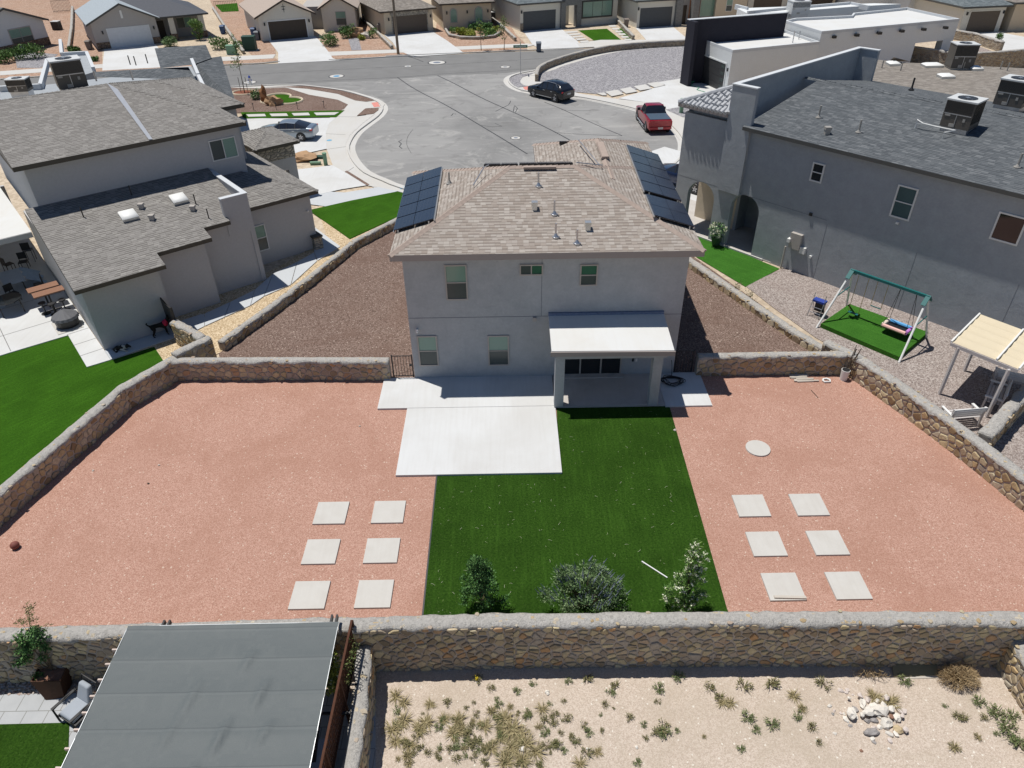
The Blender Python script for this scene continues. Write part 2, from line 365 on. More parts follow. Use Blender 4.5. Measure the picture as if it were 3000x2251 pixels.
M['fasR']=plain('dark_fascia',(.09,.09,.085),.8,.2,0,.1)
M['white']=plain('white_paint',(.72,.72,.7),.5,.4,0,.05)
M['frame']=plain('taupe_window_frame',(.4,.37,.34),.5,.4,0,.05)
M['wframe']=plain('white_window_frame',(.68,.68,.66),.5,.4,0,.03)
M['blind']=glass('green_tinted_glass_over_blinds',(.09,.17,.13),.1,(.27,.41,.34),.5,.06)
M['screen']=glass('screened_glass_over_blinds',(.03,.04,.04),.2,(.095,.115,.11),.4,.06)
M['gdark']=glass('dark_glass',(.012,.014,.016),.05)
M['ggreen']=glass('green_reflective_glass',(.035,.1,.065),.08)
M['gcur']=glass('curtained_glass',(.05,.08,.08),.1)
M['black']=plain('black_metal',(.014,.014,.015),.45,.5,0,.1)
M['iron']=plain('wrought_iron',(.02,.02,.022),.5,.5,.2,.1)
M['galv']=plain('galvanised_metal',(.5,.51,.53),.35,.5,.8,.15)
M['alu']=plain('aluminium',(.6,.62,.63),.35,.5,.8,.08)
M['pipe']=plain('vent_pipe_metal',(.36,.34,.31),.5,.4,.2,.1)
M['acb']=plain('brown_grey_ac_panel',(.1,.088,.075),.5,.4,0,.15,6)
M['act']=plain('pale_ac_top',(.55,.56,.56),.5,.4,0,.08)
M['panel']=None
def pv():
    t=NT('solar_cells',.22,.5); br=t.n('TexBrick','Fac',{'offset':0.},Vector=t.uv,Scale=1.,**{'Mortar Size':.006,'Brick Width':.17,'Row Height':.17,'Mortar Smooth':0.})
    t.col(t.mix(br,(.012,.018,.036),(.03,.036,.055))); return t.m
M['panel']=pv()
M['stone']=island('rubble_stones',[(.3,.21,.12),(.46,.34,.19),(.58,.46,.27),(.5,.41,.28),(.38,.29,.2),(.64,.54,.34),(.44,.4,.33),(.52,.36,.18),(.6,.52,.38)],.9,.5)
M['stoneD']=island('rear_wall_stones',[(.32,.25,.17),(.54,.44,.26),(.64,.54,.34),(.45,.36,.25),(.36,.3,.24),(.68,.58,.38),(.5,.38,.27),(.55,.32,.15),(.46,.4,.33)],.9,.45)
M['mortar']=plain('wall_mortar',(.4,.355,.315),.95,.1,0,.3,3,.5)
def capm():
    t=NT('mortar_cap',.95,.1); c=t.mix(t.noise(2.2,6,rough=.65),(.36,.345,.325),(.5,.475,.44)); c=t.mix(t.math('MULTIPLY',t.ramp(t.noise(5,5),[(.5,0),(.65,1)]),.3),c,(.3,.285,.26))
    v=t.vor(1,v=t.map(t.uv,(2.6,4.5,1)),out='Color'); w=t.n('TexWhiteNoise',0,{'noise_dimensions':'3D'},Vector=v); d=t.vor(1,v=t.map(t.uv,(2.6,4.5,1)),out='Distance')
    on=t.math('MULTIPLY',t.math('GREATER_THAN',w,.8),t.math('LESS_THAN',t.math('ADD',d,t.math('MULTIPLY',t.noise(9,3),.3)),.5))
    c=t.mix(on,c,t.mix(t.n('SeparateColor',1,Color=v),(.5,.38,.23),(.56,.5,.4))); t.col(c)
    c=t.mix(t.math('MULTIPLY',t.ramp(t.noise(7,6,rough=.75,dist=1.),[(.5,0),(.62,1)]),.45),c,(.2,.19,.175)); t.col(c); t.bump(t.math('ADD',t.noise(5,6,rough=.7,dist=.8),t.math('MULTIPLY',t.noise(18,4),.3)),1.,.09); return t.m
M['cap']=capm()
M['rub']=rubble_shader('far_rubble',[(.3,.22,.14),(.45,.36,.25),(.36,.3,.23),(.5,.42,.31),(.27,.21,.16)],(.3,.27,.23))
M['rubd']=rubble_shader('dark_rubble',[(.2,.13,.09),(.28,.2,.14),(.24,.2,.17),(.34,.25,.17)],(.1,.075,.06))
M['veneer']=rubble_shader('limestone_veneer',[(.4,.36,.29),(.48,.44,.36),(.36,.33,.28),(.52,.47,.4)],(.2,.19,.17),2.6,5)
M['turf']=turf('artificial_turf',(.014,.04,.005),(.038,.09,.011),(.16,.22,.07),0.,0)
M['turfL']=turf('bright_turf',(.024,.075,.006),(.046,.128,.01),(.1,.2,.03),.7)
M['turfR']=turf('side_lawn_turf',(.03,.11,.015),(.06,.18,.025),(.12,.24,.05),-.8)
M['cars']=None
M['capstone']=island('cap_stone',[(.36,.27,.16),(.48,.39,.25),(.42,.36,.28),(.5,.45,.37),(.38,.3,.24)],.9,.3)
# ------------------------------------------------------------ ground
LOT=-1.0
m=MB(); m.face([(-400,12.45,-.02),(400,12.45,-.02),(400,900,-.02),(-400,900,-.02)]); tag(m.build('ground',M['sand']),kind='structure')
m=MB(); m.face([(-400,-300,LOT),(400,-300,LOT),(400,12.6,LOT),(-400,12.6,LOT)]); tag(m.build('dirt_ground',M['dirt']),kind='structure')
Z=.004
# main back yard
sheet('red_gravel',[(-19.6,12.45),(-17.62,17.25),(-15.85,23.95),(-14.45,26.0),(-9,25.85),(-5.1,25.7),(1,25.5),(8.1,25.6),(14.6,25.6),(14.85,25.4),(16.0,22.6),(17.0,19.6),(17.75,17.0),(19.5,12.45)],M['redgravel'],Z,px=False)
sheet('brown_gravel',[(640,1034),(817,912),(989,772),(1155,662),(1220,600),(1215,1111),(1150,1111),(660,1111)],M['browngravel'],Z)
sheet('brown_gravel',[(1960,1100),(1960,760),(2015,740),(2400,1015),(2480,1094),(2480,1100)],M['browngravel'],Z)
# lawn
sheet('lawn',[(1280,1392),(1280,1397),(1233,1850),(2158,1850),(2130,1785),(1960,1187),(1630,1187),(1640,1390)],M['turf'],.012,'stuff')
sheet('turf_edge',[(1277,1397),(1281,1397),(1236,1850),(1231,1850)],M['tar'],.016)
# patio slabs
def slabs(name,x0,x1,y0,y1,z,mat,gap=0):
    m=MB(); m.box(x0,x1,y0,y1,-.05,z); return tag(m.build(name,mat),kind='structure')
slabs('patio_slab',-4.2,1.88,19.41,23.42,.09,M['conc'])
slabs('patio_slab',-5.43,1.87,23.445,25.62,.085,M['conc'])
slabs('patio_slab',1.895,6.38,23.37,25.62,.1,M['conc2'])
slabs('patio_slab',6.4,8.32,23.3,25.7,.075,M['conc'])
# lots either side
sheet('tan_gravel',[(330,1090),(420,1000),(500,940),(640,860),(800,790),(960,700),(940,640),(930,585),(1150,600),(1160,650),(1000,760),(800,915),(650,1030),(600,1060),(533,1104),(492,1140),(440,1160)],M['tangravel'],Z)
sheet('neighbour_lawn',[tuple(G(*q))[:2] for q in [(-700,960),(33,1033),(205,984),(255,1077),(325,1057),(452,1017),(500,1090)]]+[(-14.62,26.2),(-15.95,23.95),(-17.7,17.3),(-19.7,12.45),(-40,12.45)],M['turfL'],.012,'stuff',px=False)
sheet('pink_gravel',[(2263,900),(2184,838),(2350,760),(2520,820),(3100,1020),(3600,1250),(3300,1600),(2990,1420),(2520,1060),(2390,990)],M['pinkgravel'],Z)
sheet('side_lawn',[(1990,715),(2020,742),(2184,841),(2284,788),(2070,700),(1980,650)],M['turfR'],.012,'stuff')
sheet('pink_gravel',[(2850,1290),(3300,900),(3600,1500),(3100,1560)],M['dirt'],.006)
# left house patio and walks, in its own frame
FL=F(-18.79,28.31,39.)
def fsheet(name,fr,pts,mat,z,th=0.,kind='structure',**k): return sheet(name,[fr((a,b,0))[:2] for a,b in pts],mat,z,kind,px=False,th=th,**k)
fsheet('neighbour_patio',FL,[(-3.4,2.7),(-.98,2.6),(-1.02,-.95),(-.03,-1.03),(-.02,6),(0,19),(-14,19),(-14,2.9)],M['conc'],.05,.08)
for v in (2.65,1.4,.2): fsheet('slab_joint',FL,[(-1.02,v),(0,v),(0,v+.03),(-1.02,v+.03)],M['joint'],.054)
for v in (4.6,7.6): fsheet('slab_joint',FL,[(-9,v),(-.1,v),(-.1,v+.03),(-9,v+.03)],M['joint'],.054)
for u in (-3.4,-6.6): fsheet('slab_joint',FL,[(u,2.8),(u+.03,2.8),(u+.03,9),(u,9)],M['joint'],.054)
fsheet('side_walk',FL,[(-.02,-1.0),(3.0,-1.0),(3.0,-.02),(-.02,-.02)],M['walk2'],.05,.06)
for k in range(11):
    u=3.25+1.55*k*.96
    if u<3.5: fsheet('side_walk',FL,[(u,-.55),(u+1.44,-.55),(u+1.44,.38) if u<6.2 else (u+1.44,.38),(u,.38)],M['walk2'],.05,.06)
wr=[(560,978),(600,958),(659,931),(735,897),(774,870),(853,836),(930,766),(998,724)]; wl=[(548,948),(600,922),(675,888),(747,852),(800,805),(871,770),(921,742),(921,666)]
for k in range(7):
    a,b,c,d=[G(*q) for q in (wr[k],wr[k+1],wl[k+1],wl[k])]; e=.03
    sheet('side_walk',[tuple(q)[:2] for q in (a.lerp(b,e/2),a.lerp(b,1-e/2),d.lerp(c,1-e/2),d.lerp(c,e/2))],M['walk2'],.05,px=False,th=.06)
# left neighbour's front: drives, paths, green triangle
sheet('front_lawn',[(905,618),(1028,590),(1165,563),(1300,600),(1230,640),(1155,642),(1025,702)],M['turfL'],.05,'stuff',th=.06)
sheet('neighbour_drive',[(860,500),(975,486),(1010,507),(1075,545),(1000,557),(940,570),(850,560)],M['conc'],.045)
sheet('neighbour_drive',[(700,348),(850,349),(985,347),(965,362),(955,392),(957,438),(860,459),(700,470)],M['conc'],.045)
sheet('path',[(905,570),(955,563),(1010,566),(1110,550),(1165,562),(1095,582),(1028,590),(955,607),(905,600)],M['walk2'],.04)
for i,(a,b) in enumerate([((905,567),(1000,556)),((1000,556),(1100,545))]): 
    pass
# cul-de-sac -----------------------------------------------------
edgeL=[(600,255),(680,253),(752,250),(820,247),(887,249),(955,256),(1023,266),(1074,280),(1108,291),(1131,305),(1137,322),(1124,342),(1093,366),(1063,390),(1045,417),(1041,440),(1056,472),(1088,504),(1138,526),(1195,548),(1330,578),(1500,592),(1700,580),(1850,545),(1948,485),(1962,473),(1981,452),(1986,429),(1981,407),(1961,380),(1925,352),(1860,327),(1802,312),(1720,295),(1676,288),(1600,279),(1547,275),(1517,269),(1490,257),(1475,240),(1482,226),(1517,214),(1576,203),(1610,190),(1650,178),(1705,163),(1770,149),(1850,138),(2050,126)]
top=[(2400,105),(2030,120),(1741,141),(1707,144),(1588,148),(1564,150),(1400,156),(1351,159),(1209,167),(1152,167),(989,177),(965,178),(826,186),(755,189),(657,193),(500,205),(300,215),(0,235),(-400,255),(-400,300),(300,275)]
kl=smoothpath([G(*q) for q in edgeL],.8)
rd=[(p.x,p.y) for p in kl]+[tuple(G(*q)[:2]) for q in top]
sheet('road',rd,M['asphalt'],Z,px=False)
sheet('street',[(-400,300),(300,275),(560,258),(690,252),(850,247),(1100,236),(1300,222),(1480,215),(1576,203),(1610,190),(1650,178),(1705,163),(1770,149),(1850,138),(2060,124),(2400,112),(2400,105)]+top[1:-2]+[(-400,255)],M['asphalt2'],.008)
# gutter, kerb and the walks around the circle
strip('gutter',kl,-.45,0,0,.012,M['walk']); strip('kerb',kl,-.62,-.45,0,.12,M['walk']); strip('kerb_apron',kl,-1.7,-.625,0,.028,M['walk'])
def band(name,px,w0,w1,z,mat,step=.8,z0=0.,**k): return strip(name,smoothpath([G(*q) for q in px],step),w0,w1,z0,z,mat,**k)
sheet('parkway',[(760,258),(900,253),(1000,268),(1065,284),(1100,296),(1070,300),(1040,296),(990,277),(900,262),(835,257)],M['browngravel'],.052)
sheet('parkway',[(1046,341),(1070,320),(1110,318),(1108,325),(1095,335)],M['browngravel'],.055)
sheet('corner_garden',[(672,258),(760,260),(835,258),(905,276),(985,291),(1020,305),(1012,325),(1000,330),(820,331),(700,332),(640,330),(640,258)],M['browngravel'],.03)
sheet('walkway',[(835,257),(900,261),(990,275),(1045,290),(1072,300),(1110,302),(1128,306),(1122,316),(1072,319),(1066,325),(1045,343),(1098,336),(1060,365),(1025,398),(1012,425),(1015,455),(1035,490),(1070,520),(1130,545),(1210,572),(1300,600),(1165,562),(1075,545),(1010,507),(975,486),(957,438),(955,392),(968,342),(985,330),(1008,322),(1020,308),(990,294),(905,279)],M['walk'],.04)
sheet('kerb_ramp',[(1088,303),(1106,301),(1114,314),(1096,316)],plain('red_ramp_paint',(.6,.24,.2),.8),.048)
sheet('walk_joint',[(1010,505),(1017,502),(1083,543),(1075,546)],M['browngravel'],.048)
for a,b in (((955,392),(1012,395)),((957,438),(1013,430)),((1012,507),(1037,490)),((968,342),(1045,343))): 
    m=MB(); m.bar(G(*a,.045),G(*b,.045),.04,.004); tag(m.build('walk_joint',M['joint']),kind='structure')
sheet('drive_turf',[(705,331),(880,328),(1010,325),(985,346),(850,346),(715,350)],M['turfL'],.052,'stuff')
for k,q in enumerate([[(722,338.5),(776,337),(780,344),(729,345.5)],[(790,336.5),(840,335.5),(845,343),(797,344)],[(855,335),(904,333.5),(909,341),(862,342.5)],[(920,333.5),(994,332),(980,340),(928,341)]]):
    sheet('paver_slab',q,M['walk'],.095,th=.04)
# right corner walks and lots
sheet('corner_garden',[(1490,232),(1515,221),(1570,213),(1552,221),(1530,228),(1523,240),(1530,250),(1548,254),(1515,258),(1498,247)],M['greygravel'],.05)
sheet('walkway',[(1576,212),(1545,222),(1524,231),(1524,243),(1535,251),(1553,254),(1540,262),(1525,268),(1600,276),(1676,285),(1802,309),(1862,324),(1925,348),(1966,378),(1990,410),(1998,440),(1985,475),(2010,520),(2060,520),(2050,350),(2040,300),(2020,320),(1950,310),(1890,301),(1800,290),(1700,276),(1680,270),(1640,250),(1575,240),(1570,230)],M['walk'],.03)
sheet('kerb_ramp',[(1532,257),(1550,254),(1556,264),(1538,265)],bpy.data.materials['red_ramp_paint'],.04)
sheet('grey_gravel',[(1574,242),(1580,215),(1620,190),(1700,168),(1800,150),(2020,130),(2060,240),(1990,232),(1890,258),(1800,276),(1748,276),(1680,270),(1640,252)],M['greygravel'],.02)
sheet('modern_drive',[(1810,290),(1890,268),(1960,245),(2000,243),(2140,250),(2160,290),(2060,290),(2012,310),(1955,322),(1890,301)],M['conc'],.04)
sheet('modern_drive',[(1925,243),(1998,231),(2002,248),(1960,252)],M['conc'],.045)
for q in [[(1748,276),(1770,274),(1778,282),(1765,282)],[(1773,272),(1808,266),(1827,278),(1792,285)],[(1815,264),(1847,258),(1868,271),(1834,277)],[(1856,256),(1890,250),(1910,262),(1875,268)],[(1895,248),(1925,243),(1949,252),(1918,259)]]:
    sheet('paver_slab',q,M['walk'],.09,th=.05)
sheet('grey_gravel',[(1950,323),(2012,312),(2060,310),(2060,350),(2000,345)],M['greygravel'],.045)
# far side of the street
band('far_kerb',[(1741,140),(1588,147),(1400,155),(1345,157),(1130,166)][::-1],0,.16,.1,M['walk'])
band('far_kerb',[(1209,166),(1150,167),(985,177),(965,176)],0,.16,.1,M['walk'])
band('far_kerb',[(820,182),(755,188),(657,192),(300,214),(0,234)],-.16,0,.1,M['walk'])
sheet('parkway',[(0,232),(400,205),(650,190),(755,186),(815,178),(808,172),(755,173),(650,180),(400,193),(0,222)],M['orangegravel'],.02)
sheet('parkway',[(968,174),(1150,166),(1205,162),(1205,154),(1150,156),(1000,162),(962,165)],M['orangegravel'],.02)
sheet('parkway',[(1345,155),(1545,145),(1540,139),(1450,142),(1340,147)],M['orangegravel'],.02)
sheet('far_walk',[(0,222),(400,193),(650,180),(800,172),(808,160),(650,168),(400,182),(0,210)],M['walk'],.03)
sheet('far_walk',[(955,153),(1160,146),(1205,146),(1205,154),(1000,163),(962,165)],M['walk'],.03)
sheet('far_walk',[(1325,138),(1460,132),(1545,129),(1570,132),(1540,139),(1340,147)],M['walk'],.03)
sheet('far_walk',[(1690,128),(1760,118),(2040,117),(2030,124),(1860,127),(1760,140),(1700,141)],M['walk'],.03)
sheet('front_yard',[(-400,240),(0,210),(300,190),(300,-40),(-400,-40)],M['orangegravel'],.01)
sheet('front_yard',[(170,215),(400,182),(640,168),(740,168),(640,0),(210,0)],M['sand'],.012)
sheet('front_yard',[(740,166),(808,160),(800,90),(690,-40),(615,0),(640,60)],M['orangegravel'],.016)
sheet('front_yard',[(930,130),(955,153),(1160,145),(1150,130),(1060,60),(1000,60)],M['orangegravel'],.014)
sheet('front_yard',[(1276,98),(1325,138),(1540,129),(1510,100),(1470,30),(1280,60)],M['orangegravel'],.014)
sheet('front_yard',[(1500,110),(1760,120),(2060,118),(2060,60),(1500,60)],M['sand'],.012)
sheet('driveway',[(306,144),(455,130),(480,160),(500,190),(480,198),(300,208),(302,180)],M['conc'],.03)
sheet('driveway',[(786,118),(924,107),(940,125),(962,152),(975,172),(995,178),(815,187),(815,155)],M['conc'],.03)
sheet('driveway',[(1125,103),(1265,92),(1310,120),(1360,157),(1210,167),(1165,148),(1150,125)],M['conc'],.03)
sheet('driveway',[(1533,92),(1640,82),(1690,120),(1710,142),(1590,148),(1560,132)],M['conc'],.03)
sheet('driveway',[(1862,83),(1968,76),(1990,95),(2020,119),(1895,120)],M['conc'],.03)
sheet('front_lawn',[(1694,90),(1778,85),(1820,118),(1740,120)],M['turfL'],.03,'stuff')
sheet('front_lawn',[(1805,85),(1820,84),(1856,118),(1840,119)],M['turfL'],.03,'stuff')
for k in range(5): sheet('paver_slab',[(1654+k*11,94+k*7),(1690+k*8,92+k*7),(1694+k*8,96+k*7),(1658+k*11,99+k*7)],M['walk'],.06,th=.04)
for k in range(6): sheet('paver_slab',[(1782+k*9,76+k*8),(1802+k*9,75+k*8),(1808+k*9,80+k*8),(1788+k*9,81+k*8)],M['walk'],.06,th=.04)
sheet('back_lawn',[(630,15),(695,10),(700,34),(650,36)],M['turfL'],.03,'stuff')
sheet('river_rock_bed',[(1020,115),(1050,112),(1060,148),(1030,149)],M['greygravel'],.03)
sheet('river_rock_bed',[(40,150),(170,160),(120,200),(50,200)],M['greygravel'],.03)
# tar crack seals on the road, laid as thin bands
def crack(px,w=.09): strip('crack_seal',smoothpath([G(*q) for q in px],.7),-w/2,w/2,0,.0125,M['tar'])
crack([(660,255),(900,240),(1164,227),(1300,217),(1450,209),(1600,198)],.07)
crack([(680,222),(820,214),(1000,204),(1250,192),(1400,184),(1650,168)],.05)
crack([(1164,227),(1200,252),(1240,275),(1290,300),(1340,328),(1410,370),(1480,412),(1545,452)],.12)
crack([(1282,222),(1330,245),(1400,282),(1460,310),(1560,355),(1640,395),(1675,415)],.12)
crack([(1595,300),(1640,318),(1700,345),(1760,372),(1822,398)],.09)
crack([(1628,389),(1700,394),(1822,399)],.06); crack([(1452,327),(1470,318),(1490,308),(1496,296)],.07); crack([(1504,328),(1508,310),(1516,318),(1510,330)],.07)
crack([(1410,368),(1440,372),(1470,371),(1450,362)],.05); crack([(1645,322),(1680,325),(1730,325)],.06); crack([(1178,410),(1168,415),(1176,422),(1170,430),(1178,436)],.08)
crack([(1175,160),(1215,172),(1240,182)],.12); crack([(1322,340),(1328,333),(1336,335)],.08)
crack([(1210,380),(1195,400),(1192,425),(1205,450)],.03)
# manhole collars
def manhole(px,py,rx,c=None):
    o=G(px,py); r=rx*(o.length)/FPX*.98; m=MB(); m.cyl((o.x,o.y),r,0,.016,28); tag(m.build('manhole_collar',M['tar']),kind='structure')
    m=MB(); m.cyl((o.x,o.y),r*.86,0,.02,28); tag(m.build('manhole_collar',M['walk']),kind='structure')
    m=MB(); m.cyl((o.x,o.y),r*.4,0,.024,20); t=tag(m.build('manhole_cover',c or M['galv']),c and 'small round manhole cover marked blue on the side street' or MHL.pop(0),'manhole',group='round manhole covers in the street')
MHL=['round iron manhole cover in the wide pale collar before the beige house drive','small round iron valve cover between the larger manholes on the far street','round manhole cover in a pale collar beside the sign post','round manhole cover in a pale collar beside the blue hydrant','iron cover in a half-moon white collar in the circle behind the tan roof']
manhole(1280,184,26); manhole(1195,195,11); manhole(1480,197,15); manhole(732,242,18); manhole(1511,405,16)
manhole(986,224,22,plain('blue_paint',(.05,.25,.45),.6))
for a in ((1180,553),(965,413)):
    o=G(*a); m=MB(); m.cyl((o.x,o.y),.22,0,.05,14); tag(m.build('water_meter_lid',plain('blue_lid',(.15,.35,.5),.7)),'small round blue meter lid set in the pale walk '+('near the green triangle' if a[0]>1000 else 'behind the silver car'),'meter lid')
# ------------------------------------------------------------ rubble stone walls
def clip(poly,a,b,c):
    "keep a*x+b*y<=c"
    out=[]; n=len(poly)
    for i in range(n):
        p,q=poly[i],poly[(i+1)%n]; dp,dq=a*p[0]+b*p[1]-c,a*q[0]+b*q[1]-c
        if dp<=0: out.append(p)
        if dp*dq<0: t=dp/(dp-dq); out.append((p[0]+(q[0]-p[0])*t,p[1]+(q[1]-p[1])*t))
    return out
def stones(L,Hh,cw,ch,rnd,gap=.018):
    nx,ny=max(1,int(L/cw)),max(1,int(Hh/ch)); sx,sy=L/nx,Hh/ny; P={}
    for j in range(-1,ny+1):
        for i in range(-1,nx+1):
            P[i,j]=((i+.5+(.5 if j%2 else 0)*.7+rnd.uniform(-.42,.42))*sx,(j+.5+rnd.uniform(-.33,.33))*sy,rnd.uniform(-.25,.25)*min(sx,sy)**2)
    for (i,j),p in P.items():
        poly=[(p[0]-sx*1.4,p[1]-sy*1.4),(p[0]+sx*1.4,p[1]-sy*1.4),(p[0]+sx*1.4,p[1]+sy*1.4),(p[0]-sx*1.4,p[1]+sy*1.4)]
        for di in (-2,-1,0,1,2):
            for dj in (-2,-1,0,1,2):
                q=P.get((i+di,j+dj))
                if q is None or (di==0 and dj==0): continue
                a,b=q[0]-p[0],q[1]-p[1]; l=math.hypot(a,b)
                c=((q[0]**2+q[1]**2)-(p[0]**2+p[1]**2))/2; g=gap*rnd.uniform(.6,2.2); poly=clip(poly,a,b,c-g*l)
                if len(poly)<3: break
            if len(poly)<3: break
        if len(poly)<3: continue
        for a,b,c in ((-1,0,0),(1,0,L),(0,-1,-.01),(0,1,Hh)): 
            poly=clip(poly,a,b,c)
            if len(poly)<3: break
        if len(poly)<3: continue
        ar=abs(sum(poly[k][0]*poly[(k+1)%len(poly)][1]-poly[(k+1)%len(poly)][0]*poly[k][1] for k in range(len(poly))))/2
        if ar<.0025: continue
        yield poly
def stone_wall(label,path,z0,z1,th,cw=.34,ch=.19,faces=(1,0),capw=.05,mat='stone',group=None,capz=.05,ends=(1,1),detail=True,cat='stone wall',slope=None,capmat=None):
    """path: list of (x,y), the front (right-hand) face gets modelled stones if faces[0], the back face if faces[1]"""
    rnd=random.Random(len(label)*7+3); path=[Vector((p[0],p[1],0)) for p in path]
    b=path[0]; t=thing('stone_wall',label,cat,(b.x,b.y,z0),group); h=th/2; zt=z1-.07
    def zz(s): return zt if slope is None else zt+slope*s
    P=[path[0]]
    for i in range(len(path)-1):
        L=(path[i+1]-path[i]).length; k=max(1,int(L/.3))
        for j in range(1,k+1): P.append(path[i].lerp(path[i+1],j/k))
    S_=[0]
    for i in range(1,len(P)): S_.append(S_[-1]+(P[i]-P[i-1]).length)
    A=offset(P,-h); B=offset(P,h); m=MB()
    rows=[]; nz=5
    def nz_(q,s): return noise.noise(Vector((q.x*2.3,q.y*2.3,s*2.1)))*.03
    for k in range(nz+1): rows.append([(q.x,q.y,z0+(zz(S_[i])-z0)*k/nz) for i,q in enumerate(A)])
    for k in range(nz,-1,-1): rows.append([(q.x,q.y,z0+(zz(S_[i])-z0)*k/nz) for i,q in enumerate(B)])
    idx=m.quadgrid(rows); m.f.append([r[0] for r in idx][::-1]); m.f.append([r[-1] for r in idx])
    m.build('core',M['mortar'] if detail else M['rub'],t)
    # stones
    if detail:
        m=MB()
        for side in (0,1):
            if not faces[side]: continue
            for i in range(len(path)-1):
                a,bb=path[i],path[i+1]; d=(bb-a); L=d.length; d/=L; nr=Vector((d.y,-d.x,0))*(1 if side==0 else -1)
                s0=sum((path[k+1]-path[k]).length for k in range(i))
                hh=max(zz(s0),zz(s0+L))-z0
                for poly in stones(L,hh,cw,ch,rnd):
                    cx=sum(p[0] for p in poly)/len(poly); cy=sum(p[1] for p in poly)/len(poly)
                    if slope is not None and cy+z0>zz(s0+cx)-.03: continue
                    dep=rnd.uniform(.02,.06); tx,ty=rnd.uniform(-.05,.05),rnd.uniform(-.06,.06)
                    # round the corners by cutting them
                    pp=[]
                    n=len(poly)
                    for k in range(n):
                        p,q,r=poly[k-1],poly[k],poly[(k+1)%n]; pp.append((q[0]+(p[0]-q[0])*.12,q[1]+(p[1]-q[1])*.12)); pp.append((q[0]+(r[0]-q[0])*.12,q[1]+(r[1]-q[1])*.12))
                    def W(p,s,o):
                        x=cx+(p[0]-cx)*s; y=cy+(p[1]-cy)*s; q=a+d*x+nr*(h+o); return (q.x,q.y,z0+y)
                    r0=[m.p(W(p,1,0)) for p in pp]; r1=[m.p(W(p,.93,dep*.8+(p[0]-cx)*tx+(p[1]-cy)*ty)) for p in pp]; r2=[m.p(W(p,.72,dep+(p[0]-cx)*tx+(p[1]-cy)*ty)) for p in pp]
                    k=len(pp); fl=side==1
                    for q in range(k):
                        w_=(q+1)%k
                        for ra,rb in ((r0,r1),(r1,r2)):
                            f=[ra[q],ra[w_],rb[w_],rb[q]]; m.f.append(f[::-1] if fl else f)
                    m.f.append(r2[::-1] if fl else r2)
        if m.v:
            o=m.build('stonework',M[mat],t); bm=bmesh.new(); bm.from_mesh(o.data); bmesh.ops.recalc_face_normals(bm,faces=bm.faces); bm.to_mesh(o.data); bm.free()
    # mortar cap with a ragged lower edge, and the stones that show in it
    m=MB(); w_=h+capw; Q=[]; 
    for i in range(len(P)-1):
        for j in range(3 if detail else 1): Q.append((P[i].lerp(P[i+1],j/(3 if detail else 1)),S_[i]+(S_[i+1]-S_[i])*j/(3 if detail else 1)))
    Q.append((P[-1],S_[-1])); PQ=[q[0] for q in Q]; SQ=[q[1] for q in Q]
    def nn(i,k,s): p=PQ[i]; return noise.noise(Vector((p.x*s+k*9,p.y*s,k*3.7)))
    offs=[-1.03,-1.0,-.82,-.4,0,.4,.82,1.0,1.03]; rows=[]; 
    O=[offset(PQ,w_*o) for o in offs]
    for k,o in enumerate(offs):
        r=[]
        for i in range(len(PQ)):
            q=O[k][i]; q0=PQ[i]; dd=(q-q0); l=dd.length; dd=dd/l if l>1e-6 else Vector((0,0,0)); e=abs(o)
            if e>.9: q=q+dd*nn(i,k if e<1.01 else (1 if o<0 else 7),2.6)*.07
            zz_=zz(SQ[i])
            if e>1.01: z=zz_-.03-abs(nn(i,k,4.5))*.2
            elif e>.9: z=zz_+capz*.35+nn(i,k,2.2)*.02
            else: z=zz_+.07+capz*(.0 if e>.7 else .3)+nn(i,k,1.6)*.022-(.02 if e>.7 else 0)
            r.append((q.x,q.y,z))
        rows.append(r)
    idx=m.quadgrid(rows); m.f.append([r[0] for r in idx][::-1]); m.f.append([r[-1] for r in idx])
    o=m.build('mortar_cap',M[capmat or 'cap'],t,smooth=True); bm=bmesh.new(); bm.from_mesh(o.data); bmesh.ops.recalc_face_normals(bm,faces=bm.faces); bm.to_mesh(o.data); bm.free()
    if detail:
        for p in o.data.polygons: p.use_smooth=True
        m=MB(); s=rnd.uniform(.1,.5); Lt=SQ[-1]; k=0
        while s<Lt-.1:
            i=min(range(len(SQ)),key=lambda q:abs(SQ[q]-s)); q=PQ[i]; a=PQ[max(0,i-1)]; b_=PQ[min(len(PQ)-1,i+1)]; d=(b_-a).normalized(); o_=rnd.choice((-1,1,-1))*rnd.uniform(.1,.95)*w_; nr=Vector((-d.y,d.x,0)); c=q+nr*o_
            r1=rnd.uniform(.04,.085); m.blob((c.x,c.y,zz(s)+.07+capz*.15),r1*rnd.uniform(.8,1.5),r1,.024,.3,1,k+int(s*10)); k+=1; s+=rnd.uniform(.3,1.3)
        if m.v: m.build('cap_stones',M['capstone'],t)
    return t
# rear wall across the foreground (front = camera side)
stone_wall('long rubble stone wall with pale mortar cap between red gravel yard and dirt lot',[(-19,12.2),(-14.3,12.28),(-6,12.42),(0,12.46),(6,12.4),(14.3,12.22),(20,12.1)],LOT-.05,1.0,.4,.34,.155,(1,0),.03,'stoneD')
